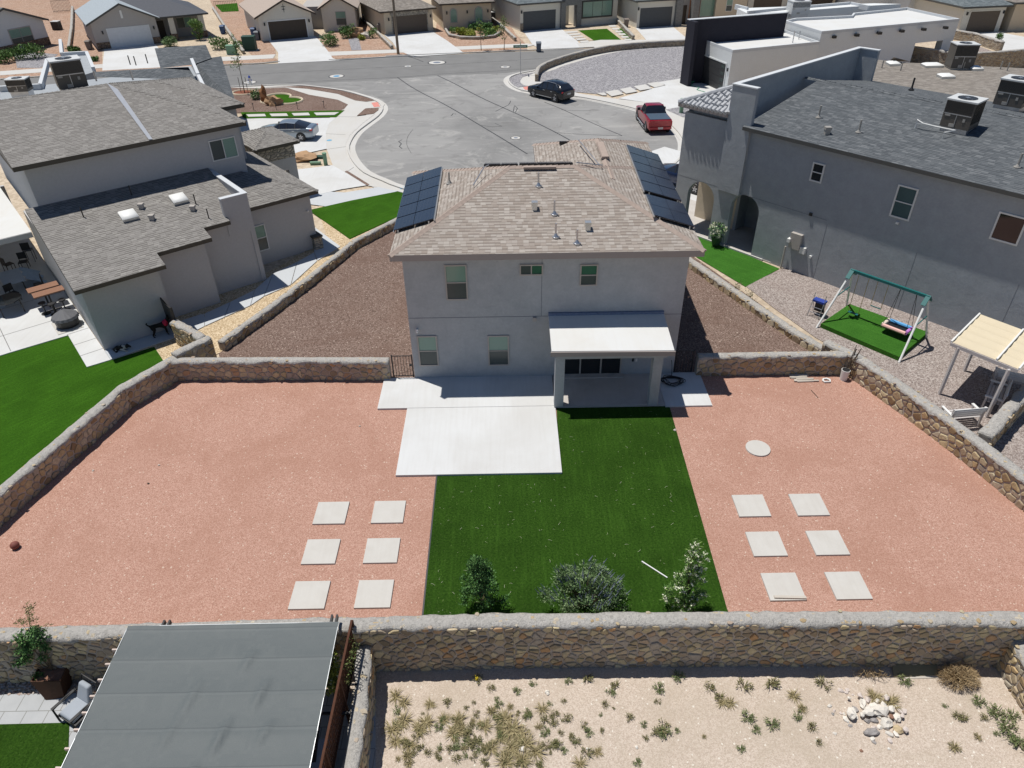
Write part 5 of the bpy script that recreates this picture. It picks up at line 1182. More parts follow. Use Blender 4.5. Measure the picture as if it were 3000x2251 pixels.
b=G(935,463); MBx=MB(); MBx.box(b.x-.35,b.x+.35,b.y-.25,b.y+.25,0,.15); tag(MBx.build('valve_box',dg),'flat dark green valve box set in gravel near the road circle','valve box')
b=G(1995,332); o=thing('utility_pedestal','green pedestal in grey gravel behind the red truck','utility pedestal',b); MB().cyl((b.x,b.y),.18,0,1.2,12).build('cylinder',gr,o); MB().cyl((b.x,b.y),.2,1.2,1.27,12).build('cap',gr,o)
b=G(735,250); o=thing('fire_hydrant','blue and silver fire hydrant at the kerb beyond the corner garden','fire hydrant',b); m=MB(); m.cyl((b.x,b.y),.16,0,.12,12).cyl((b.x,b.y),.12,.12,.75,12).cyl((b.x,b.y),.15,.6,.68,12); m.build('barrel',M['alu'],o)
m=MB(); m.cyl((b.x,b.y),.14,.75,.95,12,.05); m.tube([(b.x-.2,b.y,.5),(b.x+.2,b.y,.5)],.06,8); m.build('bonnet',plain('hydrant_blue',(.03,.08,.4),.5),o)
def smallac(px,label):
    b=G(*px); o=thing('air_conditioner',label,'air conditioner',b); MB().box(b.x-.5,b.x+.5,b.y-.5,b.y+.5,.05,1.1).build('cabinet',M['iron'],o); MB().box(b.x-.53,b.x+.53,b.y-.53,b.y+.53,1.1,1.16).build('lid',M['act'],o)
smallac((170,88),'ground air conditioner between the two far left houses'); smallac((1075,68),'ground air conditioner beside the beige house wall'); smallac((1448,60),'ground air conditioner right of the arched-window house'); smallac((1785,45),'ground air conditioner left of the charcoal garage house')
# ------------------------------------------------------------ plants
GR=dict(
 gold=leaf('golden_green_leaves',[(.16,.2,.03),(.27,.31,.05),(.38,.4,.08)]),
 bush=leaf('bush_leaves',[(.045,.1,.02),(.08,.16,.04),(.13,.22,.06)]),
 deep=leaf('deep_green_leaves',[(.02,.06,.015),(.045,.12,.03),(.09,.19,.055),(.13,.25,.08)]),
 grey=leaf('grey_green_leaves',[(.055,.105,.035),(.1,.17,.065),(.16,.24,.1),(.23,.31,.15)]),
 light=leaf('light_green_leaves',[(.05,.12,.025),(.11,.21,.05),(.2,.3,.08)]),
 weed=leaf('weed_leaves',[(.12,.12,.045),(.18,.17,.075),(.24,.21,.11)]),sage=leaf('sage_leaves',[(.1,.14,.05),(.15,.18,.07),(.2,.22,.1)]),
 dry=leaf('dry_grass_blades',[(.2,.16,.08),(.3,.25,.13),(.38,.32,.18)]),
 straw=leaf('tumbleweed_stems',[(.25,.17,.09),(.36,.26,.14),(.45,.34,.2)]),
 purp=leaf('violet_flower_spikes',[(.17,.19,.27),(.24,.26,.35),(.2,.23,.26)]),
 whi=leaf('white_flowers',[(.56,.58,.4),(.68,.69,.54)]),
 red=leaf('bronze_leaves',[(.08,.1,.03),(.14,.13,.05),(.1,.16,.04)]))
STEM=plain('plant_stems',(.12,.09,.06),.9,.1,0,.2)
def leaves(m,c,r,n,s,rnd,shell=.35,asp=.45,up=0.):
    for _ in range(n):
        d=Vector((rnd.gauss(0,1),rnd.gauss(0,1),rnd.gauss(0,1))).normalized(); k=(shell+(1-shell)*rnd.random())**.6
        p=Vector((c[0]+d.x*r[0]*k,c[1]+d.y*r[1]*k,c[2]+d.z*r[2]*k)); a=(Vector((rnd.gauss(0,1),rnd.gauss(0,1),rnd.gauss(0,.6)+up))+d*.6).normalized(); b=a.cross(Vector((rnd.gauss(0,1),rnd.gauss(0,1),rnd.gauss(0,1)))).normalized()
        L=s*rnd.uniform(.6,1.4); m.face([p,p+a*L*.5+b*L*asp*.5,p+a*L,p+a*L*.5-b*L*asp*.5])
def tuft(m,c,r,h,n,rnd,w=.012,droop=.3):
    for _ in range(n):
        a=rnd.uniform(0,2*PI); o=Vector((math.cos(a),math.sin(a),0)); k=rnd.uniform(.2,1); p=Vector(c)+o*r*.25*rnd.random(); q=p+o*r*k*.6+Vector((0,0,h*rnd.uniform(.5,1))); e=q+o*r*k*.6-Vector((0,0,h*droop*rnd.random())); s=Vector((-o.y,o.x,0))*w
        m.face([p-s,p+s,q+s*.8,q-s*.8]); m.face([q-s*.8,q+s*.8,e])
def shrub(label,loc,r,h,kind,n=500,s=.1,name='shrub',cat='shrub',group=None,seed=1,lobes=7,flowers=None,spikes=None,shape=1.):
    rnd=random.Random(seed); o=thing(name,label,cat,loc,group); x,y,z=loc; m=MB(); st=MB()
    for k in range(lobes):
        a=2*PI*k/lobes+rnd.uniform(-.3,.3); d=rnd.uniform(.25,.62)*r; hh=rnd.uniform(.42,.8)*h; c=(x+d*math.cos(a)*shape,y+d*math.sin(a),z+hh)
        rr=r*rnd.uniform(.32,.5); leaves(m,c,(rr,rr,min(h*.34,rr*1.1)),n//lobes,s,rnd); st.tube([(x+rnd.uniform(-.04,.04),y+rnd.uniform(-.04,.04),z),((x+c[0])/2,(y+c[1])/2,z+hh*.6),c],.018*h,4,.004)
    leaves(m,(x,y,z+h*.42),(r*.8*shape,r*.8,h*.42),n//2,s,rnd)
    m.build('foliage',GR[kind],o,uv=False); st.build('stems',STEM,o,uv=False)
    if flowers:
        f=MB(); 
        for _ in range(flowers[1]):
            d=Vector((rnd.gauss(0,1),rnd.gauss(0,1),rnd.gauss(.3,1))).normalized(); leaves(f,(x+d.x*r*.95,y+d.y*r*.95,z+h*.5+d.z*h*.48),(.04,.04,.03),5,.05,rnd,0,.8)
        f.build('flowers',GR[flowers[0]],o,uv=False)
    return o
def tree(label,loc,h,r,kind,n=400,s=.12,seed=1,trunk=.05,th=None,name='tree',stakes=False,group=None):
    rnd=random.Random(seed); o=thing(name,label,'tree',loc,group); x,y,z=loc; m=MB(); st=MB(); th=th or h*.45
    st.tube([(x,y,z),(x+rnd.uniform(-.05,.05),y,z+th*.6),(x+rnd.uniform(-.08,.08),y,z+h*.9)],trunk,7,trunk*.25)
    for k in range(7):
        a=rnd.uniform(0,2*PI); t=k/6; hh=th+(h-th)*t*.92; d=r*(.62-.4*t)*rnd.uniform(.6,1.2); c=(x+d*math.cos(a),y+d*math.sin(a),z+hh); rr=r*(.6-.28*t)
        leaves(m,c,(rr,rr,(h-th)*.17),n//7,s,rnd); st.tube([(x,y,z+hh*.82),c],trunk*.4,4,trunk*.1)
    m.build('crown',GR[kind],o,uv=False); st.build('trunk',STEM,o,uv=False)
    if stakes:
        for dx in (-.35,.35): q=MB(); q.cyl((x+dx,y),.025,z,z+1.5,5); q.build('stake',M['gdoorB'],o)
    return o
def onL0(px,py,z=0): return tuple(G(px,py,z))
# three shrubs on the lawn
p=G(1410,1780); rnd=random.Random(5)
o=thing('shrub','tall open green shrub at the left end of the lawn before the rear wall','shrub',p); m=MB(); st=MB(); x,y=p.x,p.y; hh=2.15
for k in range(46):
    t=rnd.uniform(.04,1); a=rnd.uniform(0,2*PI); d=(.85-.7*t)*rnd.uniform(.3,1.15); c=(x+d*math.cos(a),y+d*math.sin(a)*.8,hh*t); leaves(m,c,(.16,.16,.2),95,.075,rnd,.0,.5,.8)
    st.tube([(x,y,hh*t*.45),(x+d*.5*math.cos(a),y+d*.4*math.sin(a),hh*t*.75),c],.012,4,.003)
m.build('foliage',GR['deep'],o,uv=False); st.build('stems',STEM,o,uv=False)
p=G(1705,1775); o=thing('shrub','wide rounded grey-green shrub with violet flower spikes on the lawn','shrub',p); m=MB(); st=MB(); f=MB(); x,y=p.x,p.y
for k in range(84):
    a=rnd.uniform(0,2*PI); e=rnd.uniform(.1,1); R_=1.3; d=R_*math.sqrt(1-e*e*.8)*rnd.uniform(.45,1.); c=Vector((x+d*math.cos(a),y+d*math.sin(a)*.62,.15+1.6*e*rnd.uniform(.75,1.05))); leaves(m,c,(.2,.18,.15),110,.085,rnd,.0,.3,.6)
    st.tube([(x+rnd.uniform(-.1,.1),y,0),(x+.5*d*math.cos(a),y+.3*d*math.sin(a),c.z*.6),c],.014,4,.003)
    if c.z>.5 or rnd.random()<.5:
        for _ in range(2):
            b=c+Vector((rnd.uniform(-.14,.14),rnd.uniform(-.12,.12),.08)); t=b+Vector((math.cos(a)*.12,-.02,.24)); f.tube([b,b.lerp(t,.4),t],.019,5,.004)
m.build('foliage',GR['grey'],o,uv=False); st.build('stems',STEM,o,uv=False); f.build('flower_spikes',GR['purp'],o,uv=False)
p=G(2005,1780); o=thing('shrub','tall leafy shrub with clusters of white flowers at the right end of the lawn','shrub',p); m=MB(); st=MB(); f=MB(); x,y=p.x,p.y; hh=2.75
for k in range(52):
    t=rnd.uniform(.05,1)**1.1; a=rnd.uniform(0,2*PI); d=(.56 if t<.45 else .34-.1*t)*rnd.uniform(.3,1.1); c=Vector((x+.06*t+d*math.cos(a),y+d*math.sin(a)*.8,hh*t)); leaves(m,c,(.15,.15,.13),85 if t<.5 else 38,.11,rnd,.0,.22,.5)
    st.tube([(x,y,0),(x+.4*d*math.cos(a),y,hh*t*.55),c],.011,4,.003)
    for _ in range(2): q=c+Vector((rnd.uniform(-.14,.14),-.05+rnd.uniform(-.1,.1),.1)); leaves(f,q,(.045,.045,.035),9,.045,rnd,0,.9)
m.build('foliage',GR['light'],o,uv=False); st.build('stems',STEM,o,uv=False); f.build('flowers',GR['whi'],o,uv=False)
m=MB(); rnd=random.Random(44)
for k in range(150):
    x=rnd.uniform(-2.5,6.3); y=13.0+6.2*rnd.random()**1.2 if x<1.9 else 13.0+10*rnd.random()**1.2; a=rnd.uniform(0,6.28); L=rnd.uniform(.04,.15); cu=rnd.uniform(-1,1); P=[]
    for j in range(4): P.append(Vector((x,y,.03+.01*math.sin(j))) ); x+=math.cos(a)*L/3; y+=math.sin(a)*L/3; a+=cu*.5
    w=.0038
    for j in range(3):
        d=(P[j+1]-P[j]).normalized(); s=Vector((-d.y,d.x,0))*w; m.face([P[j]-s,P[j]+s,P[j+1]+s,P[j+1]-s])
tag(m.build('lawn_litter',leaf('pale_litter',[(.22,.28,.12),(.34,.38,.22),(.42,.43,.32)]),uv=False),kind='stuff')
# front-garden planting far away
far=[((60,175),1.6,1.5,'bush','dense green round bush under the slate-blue house window',11),((15,185),1.4,1.3,'bush','green bush cut by the left edge below the cream house',12),((45,150),.6,.7,'gold','small yellow-green plant between the two left bushes',13),((85,135),.7,1.9,'gold','thin yellow-leaved young plant in front of the dark wainscot',14),
((105,172),1.7,1.6,'bush','round green bush right of the slate-blue house window',15),((220,155),.9,.7,'bush','low green bush at the lot line left of the white-garage house',16),((500,138),1.2,1.1,'grey','airy green shrub left of the porch columns',17),((648,145),1.7,1.5,'bush','large round olive bush near the transformer',18),((585,118),1.0,3.0,'light','thin young tree-like shrub before the grey porch',19),((280,180),.5,.5,'deep','small dark agave-like plant beside the white-garage drive',20),
((700,138),.8,.7,'bush','small bush behind the green transformer',21),((968,135),1.5,1.6,'bush','round olive bush right of the brown garage drive',22),((1018,112),1.4,1.6,'bush','round green bush under the tan-roofed house window',23),((1026,80),.5,2.6,'light','slim light green shrub against the cream wall',24),((1092,112),.8,1.3,'light','light green small shrub beside the rock bed',25),((1060,118),.6,.6,'gold','low golden shrub beside the river rocks',26),
((1347,75),1.1,3.0,'deep','dark climbing shrub between the arched windows',27),((1330,97),.8,.7,'light','light green mound at the left of the planted bed',28),((1352,102),.9,.8,'gold','yellow-green mound second in the planted bed',29),((1378,108),1.0,.8,'gold','golden mound in the middle of the planted bed',30),((1406,98),.7,1.2,'gold','taller golden shrub in the planted bed',31),((1435,105),1.1,.9,'light','pale green spreading shrub at the right of the planted bed',32),((1452,96),.6,.9,'gold','small yellow shrub at the right end of the planted bed',33),((1385,88),.9,.8,'deep','dark green shrub at the back of the planted bed',34),((1425,88),.9,.8,'deep','dark green shrub at the back right of the planted bed',35),
((752,292),.7,.9,'grey','grey-green shrub beside the upright boulder in the corner garden',36),((2782,80),.5,3.2,'deep','slim dark conifer beside the far right cream garage',37),((2925,120),.5,.9,'bush','small weed at the foot of the far right cream garage drive',38)]
for px,r,h,k,l,sd_ in far: shrub(l,onL0(*px),r*.9,h,k,560 if r>.8 else 320,.24 if r>.8 else .18,seed=sd_,lobes=5)
tree('small staked street tree left of the sign post',onL0(1410,149),3.4,.9,'bush',300,.2,51,.05); tree('small street tree nearest the sign post',onL0(1477,147),3.6,1.0,'bush',300,.2,52,.05)
tree('young staked tree in the ringed bed of the corner garden',onL0(717,273),5.2,.8,'light',420,.17,53,.05,2.6,stakes=True)
b=G(717,273); m=MB(); m.tube([(b.x+1.2*math.cos(a*PI/12),b.y+1.0*math.sin(a*PI/12),.06) for a in range(24)],.1,6,closed=True); tag(m.build('bed_edging',M['stuccoB']),'tan round edging ring around the young staked tree','edging')
m=MB(); m.cyl((b.x,b.y),1.05,0,.05,20); tag(m.build('mulch',plain('red_mulch',(.2,.07,.04),.95)),kind='structure')
for k,(px,r) in enumerate((((815,287),1.25),((803,297),1.2),((848,298),1.25))):
    b=G(*px); z=.045+.004*k; m=MB(); m.cyl((b.x,b.y),r,0,z,24); tag(m.build('lawn_patch',M['turfL']),kind='stuff')
# one outline round the clover patches
def clover():
    cs=[(G(815,287),1.25),(G(803,297),1.2),(G(848,298),1.25)]; m=MB(); cx=sum(c.x for c,_ in cs)/3; cy=sum(c.y for c,_ in cs)/3; P=[]
    for k in range(60):
        a=2*PI*k/60; d=Vector((math.cos(a),math.sin(a),0)); best=0
        for c,r in cs:
            o=Vector((c.x-cx,c.y-cy,0)); b=o.dot(d); q=b*b-(o.length_squared-r*r)
            if q>0: best=max(best,b+math.sqrt(q))
        P.append((cx+d.x*best,cy+d.y*best,.07))
    m.tube(P,.12,6,closed=True); tag(m.build('bed_edging',M['stuccoB']),'tan kerb edging round the clover-shaped green patches','edging')
clover()
def rock(px,r,h,mat,label,seed,z=0,name='boulder',group=None,tall=1):
    b=G(*px,z); m=MB(); m.blob((b.x,b.y,z+h*.4),r,r*.75,h*.6,.32,2,seed); o=m.build(name,mat); return tag(o,label,'rock',group)
rb=plain('rust_boulder',(.28,.14,.07),.9,.1,0,.4,2,.6); ob=plain('tan_boulder',(.42,.27,.16),.9,.1,0,.4,2,.6); pb=plain('pale_boulder',(.5,.45,.4),.9,.1,0,.3,2,.5)
rock((777,302),.4,1.5,rb,'upright rust-brown boulder in the corner garden',3); rock((802,309),.75,.9,ob,'squat tan boulder in front of the upright one',4)
rock((1042,108),1.0,1.2,ob,'tan boulder beside the round bush at the tan-roofed house',5); rock((1073,113),.7,.8,pb,'pale boulder beside the river rock bed',6); rock((67,150),.6,.7,pb,'pale boulder between bushes at upper left',7); rock((890,468),1.0,.55,ob,'flat layered tan boulder at the left house drive',8)
for k,px in enumerate(((744,325),(810,323),(872,321),(950,318))):
    b=G(*px); o=thing('path_light','slim black path light along the slab path in the corner garden','path light',b,'path lights along the slab path'); MB().cyl((b.x,b.y),.025,0,.6,6).build('stem',M['black'],o); MB().cyl((b.x,b.y),.09,.6,.68,8,.03).build('cap',M['black'],o)
# ------------------------------------------------------------ things in the red yard
for i,x in enumerate((-6.21,-4.23,8.30,10.30)):
    for j,y in enumerate((17.62,15.89,14.17)):
        side='left' if i<2 else 'right'; colw=('outer','inner','inner','outer')[i]; row=('back','middle','front')[j]
        m=MB(); h=.55; m.hexa([(x-h,y-h+.02,-.02),(x+h,y-h+.02,-.02),(x+h,y+h-.03,-.02),(x-h,y+h-.03,-.02)],[(x-h+.008,y-h+.028,.06),(x+h-.008,y-h+.028,.06),(x+h-.008,y+h-.038,.06),(x-h+.008,y+h-.038,.06)])
        tag(m.build('stepping_stone',M['stonepad']),f'square concrete stepping stone, {row} row of the {colw} column, {side} of the lawn','stepping stone','square stepping stones')
b=G(2220,1316); m=MB(); m.cyl((b.x,b.y),.46,-.01,.06,36,.455); tag(m.build('stepping_stone',M['stonepad']),'round concrete stone alone in the right red gravel','stepping stone')
m=MB(); b=G(48,1606); m.blob((b.x,b.y,.13),.14,.14,.14,.02,3); tag(m.build('ball',plain('dull_red_ball',(.2,.07,.055),.7,.3,0,.3,9),smooth=True),'dull red ball on the red gravel near the left edge','ball')
def loose(p0,p1,w,h,z,mat,name,label,cat,group=None,z1=None):
    a,b=G(*p0,z),G(*p1,z if z1 is None else z1); m=MB(); m.bar(a,b,w,h); return tag(m.build(name,mat),label,cat,group)
pale=wood('weathered_board',(.42,.38,.33),(.55,.5,.44)); loose((2268,1749),(2362,1751),.09,.04,.085,pale,'board','narrow pale board lying on the front inner right stepping stone','board')
loose((1880,1645),(1955,1693),.035,.03,.04,M['white'],'pole','thin white pole lying on the lawn beside the white-flowered shrub','pole')
m=MB(); b=G(1977,1262); m.blob((b.x,b.y,.03),.07,.05,.05,.2,2,3); tag(m.build('rock',pb),'small pale rock beside the lawn below the porch shadow','rock')
for k,(px,l) in enumerate((((273,1380),'small white pebble pair near the left wall'),((466,1364),'round pale pebble in the left red gravel'),((435,1418),'twig-sized dark clod near the pale pebble'),((1054,1250),'small pale stone patch left of the patio slab'))):
    m=MB(); b=G(*px); m.blob((b.x,b.y,.02),.05,.04,.03,.2,1,k); tag(m.build('pebble',pb if k!=2 else M['gdoorB']),l,'pebble')
for k in range(9):
    x0=2312+k*3+random.uniform(-8,8); yy=1096+k*2.6; y2=yy+random.uniform(-1,1.5); 
    loose((x0,yy+2),(x0+58+random.uniform(-12,14),y2),.07,.04,.03+.02*(k%2),pale,'board',f"weathered grey board in the pile by the right front wall, {('rearmost','second from the wall','third from the wall','fourth from the wall','middle one','fourth from the front','third from the front','second from the front','frontmost')[k]}",'board','boards piled by the right front wall')
b=G(2421,1118); m=MB(); m.tube([(b.x-.12,b.y-.1,.05),(b.x+.12,b.y-.1,.05),(b.x+.16,b.y+.05,.05),(b.x+.05,b.y+.14,.05),(b.x-.1,b.y+.12,.05),(b.x-.16,b.y,.05)],.04,8,closed=True); tag(m.build('ring',M['white'],smooth=True),'small white rounded ring-shaped object beside the bucket','ring')
b=G(2470,1112); o=thing('bucket','white bucket holding dark sticks in the right wall corner','bucket',b); m=MB(); m.cyl((b.x,b.y),.15,.0,.5,16,.18); m.build('pail',M['white'],o); MB().cyl((b.x,b.y),.16,.5,.51,16).build('rim',M['iron'],o)
for k in range(8):
    a=random.uniform(0,6); s=MB(); s.tube([(b.x+.07*math.cos(a),b.y+.07*math.sin(a),.05),(b.x+.3+.2*random.random(),b.y+.25+.15*math.sin(a),1.25+.3*random.random())],.014,5); tag(s.build('stick',M['gdoorB']),'dark thin stick standing in the white bucket','stick','sticks standing in the bucket')
loose((2376,1143),(2397,1166),.02,.015,.02,M['gdoorB'],'twig','thin dark twig on red gravel in front of the board pile','twig')
# hose and gates
b=G(1966,1122,.09); m=MB(); pts=[]
for k in range(110): a=k*.36; r=.36+.12*math.sin(k*.37)+.06*math.sin(k*1.1); pts.append((b.x+r*math.cos(a)+.1*math.sin(k*.13),b.y+r*.8*math.sin(a)+.06*math.cos(k*.2),.1+.0012*k))
pts+= [(7.0,25.2,.2),(7.02,25.45,.6),(6.98,25.5,.85)]; m.tube(smoothpath(pts,.1),.016,5); tag(m.build('garden_hose',M['black']),'black garden hose heaped on the patio beside the right gate','hose')
def gate(x0,x1,y,h,label):
    o=thing('gate',label,'gate',((x0+x1)/2,y,0)); m=MB(); m.bar((x0,y,.12),(x1,y,.12),.03,.03).bar((x0,y,h),(x1,y,h),.03,.03).box(x0-.025,x0+.025,y-.025,y+.025,.05,h+.05).box(x1-.025,x1+.025,y-.025,y+.025,.05,h+.05); m.build('gate_frame',M['iron'],o)
    m=MB(); n=int((x1-x0)/.11)
    for k in range(1,n): x=x0+(x1-x0)*k/n; m.box(x-.009,x+.009,y-.009,y+.009,.12,h)
    m.build('bars',M['iron'],o); MB().box(x1-.14,x1-.04,y-.04,y+.04,h*.55,h*.62).build('latch',M['iron'],o)
gate(-5.02,-4.16,25.72,1.15,'black wrought iron gate left of the house'); gate(7.22,7.96,25.72,1.15,'black wrought iron gate in shadow right of the house')
# ------------------------------------------------------------ right neighbour's yard
T=FR
P4=[(17.05,31.22),(19.65,28.45),(17.36,26.41),(14.95,29.37)]
m=MB(); m.prism(P4[::-1],0,.22); tag(m.build('turf_mat',M['turfR']),'thick green turf mat under the swing set','turf mat')
def loc(u,v,z=0): return Vector(T((u,v,z)))
sw=thing('swing_set','swing set with white legs and teal top bar on the turf mat','swing set',loc(8.3,-3))
zt=2.5; TL,TR=loc(6.5,-2.75,zt),loc(10.0,-2.75,zt); tealm=plain('teal_paint',(.01,.12,.12),.5,.4,0,.1)
for a,b in ((TL,loc(6.3,-4.55)),(TL,loc(6.2,-1.45)),(TR,loc(10.3,-4.6)),(TR,loc(10.2,-1.6))): MB().tube([a,b],.05,8).build('leg',M['white'],sw)
m=MB(); m.bar(TL+(TL-TR)*.02,TR+(TR-TL)*.02,.12,.12); m.build('top_bar',tealm,sw)
m=MB(); 
for c in (TL,TR): m.bar(c+Vector((0,0,.05)),c+(loc(0,-.35,-.3)-loc(0,0,0)),.2,.06); m.bar(c+Vector((0,0,.05)),c+(loc(0,.35,-.3)-loc(0,0,0)),.2,.06)
for (a0,a1,b1) in ((TL,loc(6.3,-4.55),loc(6.2,-1.45)),(TR,loc(10.3,-4.6),loc(10.2,-1.6))): m.bar(a0.lerp(a1,.45),a0.lerp(b1,.45),.04,.04)
m.build('brackets',tealm,sw)
yel=plain('yellow_chain',(.35,.26,.08),.6); 
def swing(u0,u1,zs,seatmat,ropemat,kind):
    o=MB(); 
    a,b=TL.lerp(TR,u0),TL.lerp(TR,u1); 
    for c in (a,b): o.tube([c,Vector((c.x,c.y,zs))],.014,4)
    s=o.build('ropes',ropemat,sw); m=MB(); ca,cb=Vector((a.x,a.y,zs)),Vector((b.x,b.y,zs))
    if kind=='belt': m.bar(ca,cb,.16,.02)
    else: m.tube([ca,cb],.025,6)
    m.build('swing_seat',seatmat,sw)
swing(.1,.24,.45,tealm,yel,'belt'); swing(.36,.5,1.15,tealm,yel,'bar')
a,b=TL.lerp(TR,.66),TL.lerp(TR,.86); v_=Vector(T((0,1,0)))-Vector(T((0,0,0))); u_=Vector(T((1,0,0)))-Vector(T((0,0,0))); m=MB()
C4=[a+v_*.34+u_*-.16,b+v_*.34+u_*.2,b-v_*.34+u_*.2,a-v_*.34-u_*.16]; C4=[Vector((q.x,q.y,.62)) for q in C4]
for k,q in enumerate(C4): m.tube([a if k in(0,3) else b,q],.013,4)
m.build('ropes',M['black'],sw)
cols=[(.1,.35,.65),(.5,.2,.55),(.75,.45,.4),(.7,.6,.5)]
for k in range(4):
    w0,w1=C4[k],C4[(k+1)%4]; MB().tube([w0,w1],.085,8).build('padded_edge',plain('swing_pad_%d'%k,cols[k],.6,.3,0,0),sw)
m=MB(); m.face([q-Vector((0,0,.03)) for q in C4]); m.build('swing_mat',M['black'],sw)
# folding step chair by the low wall
c=G(2388,925); o=thing('step_ladder','small silver folding step ladder with blue seat by the low wall','step ladder',c); bl=plain('blue_fabric',(.03,.06,.3),.8)
m=MB(); f=F(c.x,c.y,-45)
for x in (-.28,.28): m.tube([f((x,-.3,0)),f((x,.0,.85)),f((x,.05,1.15))],.018,5); m.tube([f((x,.35,0)),f((x,.0,.8))],.018,5)
for z in (.25,.5): m.tube([f((-.28,-.3+.3*z,z)),f((.28,-.3+.3*z,z))],.016,5)
m.build('frame',M['galv'],o); MB(f).box(-.3,.3,-.05,.3,.72,.82).build('seat',bl,o); MB(f).box(-.24,.24,.3,.36,.1,.75).build('cover',M['iron'],o)
# pergola and its benches
pg=thing('pergola','white pergola with cream striped canopy at the right edge','pergola',G(2870,1100)); zc_=2.42; wht=plain('greyed_white_wood',(.5,.47,.46),.6,.3,0,.1)
P0,P1,P2=G(2870,920,zc_),G(2787,1002,zc_),G(2985,1082,zc_); P3=P0+P2-P1; crm=plain('cream_canopy',(.6,.52,.38),.85,.1,0,.08,2)
for k in range(5):
    a,b=P1.lerp(P0,k/5),P1.lerp(P0,(k+1)/5); c,d=P2.lerp(P3,k/5),P2.lerp(P3,(k+1)/5); m=MB(); rows=[]
    for q in range(7):
        t=q/6; z=-.05*math.sin(PI*t); rows.append([a.lerp(b,t)+Vector((0,0,z)),c.lerp(d,t)+Vector((0,0,z))])
    m.quadgrid(rows); m.build('canopy_panel',crm,pg)
m=MB(); m.bar(P1,P0,.06,.1); m.bar(P1.lerp(P2,.68)+Vector((0,0,.02)),P0.lerp(P3,.68)+Vector((0,0,.02)),.06,.1); m.bar(P2,P3,.06,.1); m.build('rafter',M['white'],pg)
m=MB(); m.bar(P1-Vector((0,0,.1)),P2-Vector((0,0,.1)),.05,.14); m.bar(P0-Vector((0,0,.1)),P3-Vector((0,0,.1)),.05,.14); m.build('beam',wht,pg)
for a in (G(2752,1155),G(2825,1087),G(2890,1222)):
    k=(a-P1); q=P1.lerp(P2,.1) if a.x<18.5 else (P0.lerp(P3,.1) if a.y>24.5 else P1.lerp(P2,.8)); MB().bar(a,Vector((a.x,a.y,zc_-.12)),.1,.1,(0,1,0)).build('post',wht,pg)
def bench(label,c,ang,w=1.25,group='white slatted benches'):
    f=F(c[0],c[1],ang); o=thing('bench',label,'bench',(c[0],c[1],0),group)
    m=MB(f)
    for k in range(5): m.box(-w/2,w/2,-.28+k*.115,-.19+k*.115,.42,.45)
    m.build('seat',wht,o); m=MB(f)
    for k in range(4): z=.55+k*.11; m.box(-w/2,w/2,.3+.02*k,.33+.02*k,z,z+.085)
    m.build('backrest',M['white'],o)
    for x in (-w/2+.04,w/2-.04):
        MB(f).box(x-.035,x+.035,-.28,-.21,0,.62).build('leg',wht,o); MB(f).box(x-.035,x+.035,.28,.36,0,.95).build('leg',wht,o); MB(f).box(x-.05,x+.05,-.32,.34,.62,.66).build('armrest',M['white'],o)
c=G(2915,1155,.45); bench('white slatted bench in the middle under the pergola',c,-128,1.4); c=G(2960,1108,.45); bench('white slatted bench beyond the middle one under the canopy',c,150,1.2); c=G(2815,1212,.45); bench('white slatted bench nearest the boundary wall, seen from behind',c,186,1.35)
# planter in front of the arches
p=loc(-2.45,-.35); o=thing('potted_plant','round glazed pot of white flowers between the two arches','potted plant',p); m=MB(); m.cyl((p.x,p.y),.22,.1,.6,14,.33); m.build('pot',plain('green_glazed_pot',(.05,.08,.05),.3),o)
m=MB(); rnd=random.Random(2); leaves(m,(p.x,p.y,1.0),(.45,.45,.45),260,.13,rnd); m.build('foliage',GR['deep'],o,uv=False); m=MB()
for _ in range(40): d=Vector((rnd.gauss(0,1),rnd.gauss(0,1),rnd.gauss(0,1))).normalized(); leaves(m,(p.x+d.x*.45,p.y+d.y*.45,1.0+d.z*.42),(.05,.05,.05),8,.07,rnd,0,.9)
m.build('flowers',GR['whi'],o,uv=False)
for k,(px,h) in enumerate((((2160,862),.8),((2190,885),.7),((2205,905),.5))):
    p=G(*px); o=thing('weed',('tall thin weed at the low wall, upper one','tall thin weed at the low wall, middle one','short weed at the low wall, lower one')[k],'weed',p); m=MB(); st=MB(); rnd=random.Random(k)
    for q in range(6): e=Vector((p.x+rnd.uniform(-.25,.25),p.y+rnd.uniform(-.25,.25),h*rnd.uniform(.6,1.2))); st.tube([p,e],.008,4,.003); leaves(m,p.lerp(e,.6),(.12,.12,.2),18,.07,rnd)
    m.build('foliage',GR['weed'],o,uv=False); st.build('stems',STEM,o,uv=False)
# ------------------------------------------------------------ left neighbour's patio
T=FL
def L_(u,v,z=0): return Vector(T((u,v,z)))
def table(label,u,v,w,d,h,mat,round_=False,group=None,legs=4,z=.05):
    o=thing('table',label,'table',L_(u,v,z),group)
    if round_: c=L_(u,v); MB().cyl((c.x,c.y),w/2,z+h-.03,z+h,24).build('tabletop',mat,o)
    else: MB(T).box(u-w/2,u+w/2,v-d/2,v+d/2,z+h-.035,z+h).build('tabletop',mat,o)
    for a,b in ((-1,-1),(1,-1),(1,1),(-1,1)): MB(T).box(u+a*w*.36-.025,u+a*w*.36+.025,v+b*d*.36-.025,v+b*d*.36+.025,z,z+h-.035).build('leg',M['iron'],o)
    return o
table('round dark patio table at the far left edge',-2.55,7.0,1.3,1.3,.72,M['gdark'],True)
table('long white folding table with blue cloth under the patio cover',-1.9,9.6,1.0,1.9,.73,plain('white_blue_top',(.35,.42,.52),.5))
m=MB(T); rows=[]
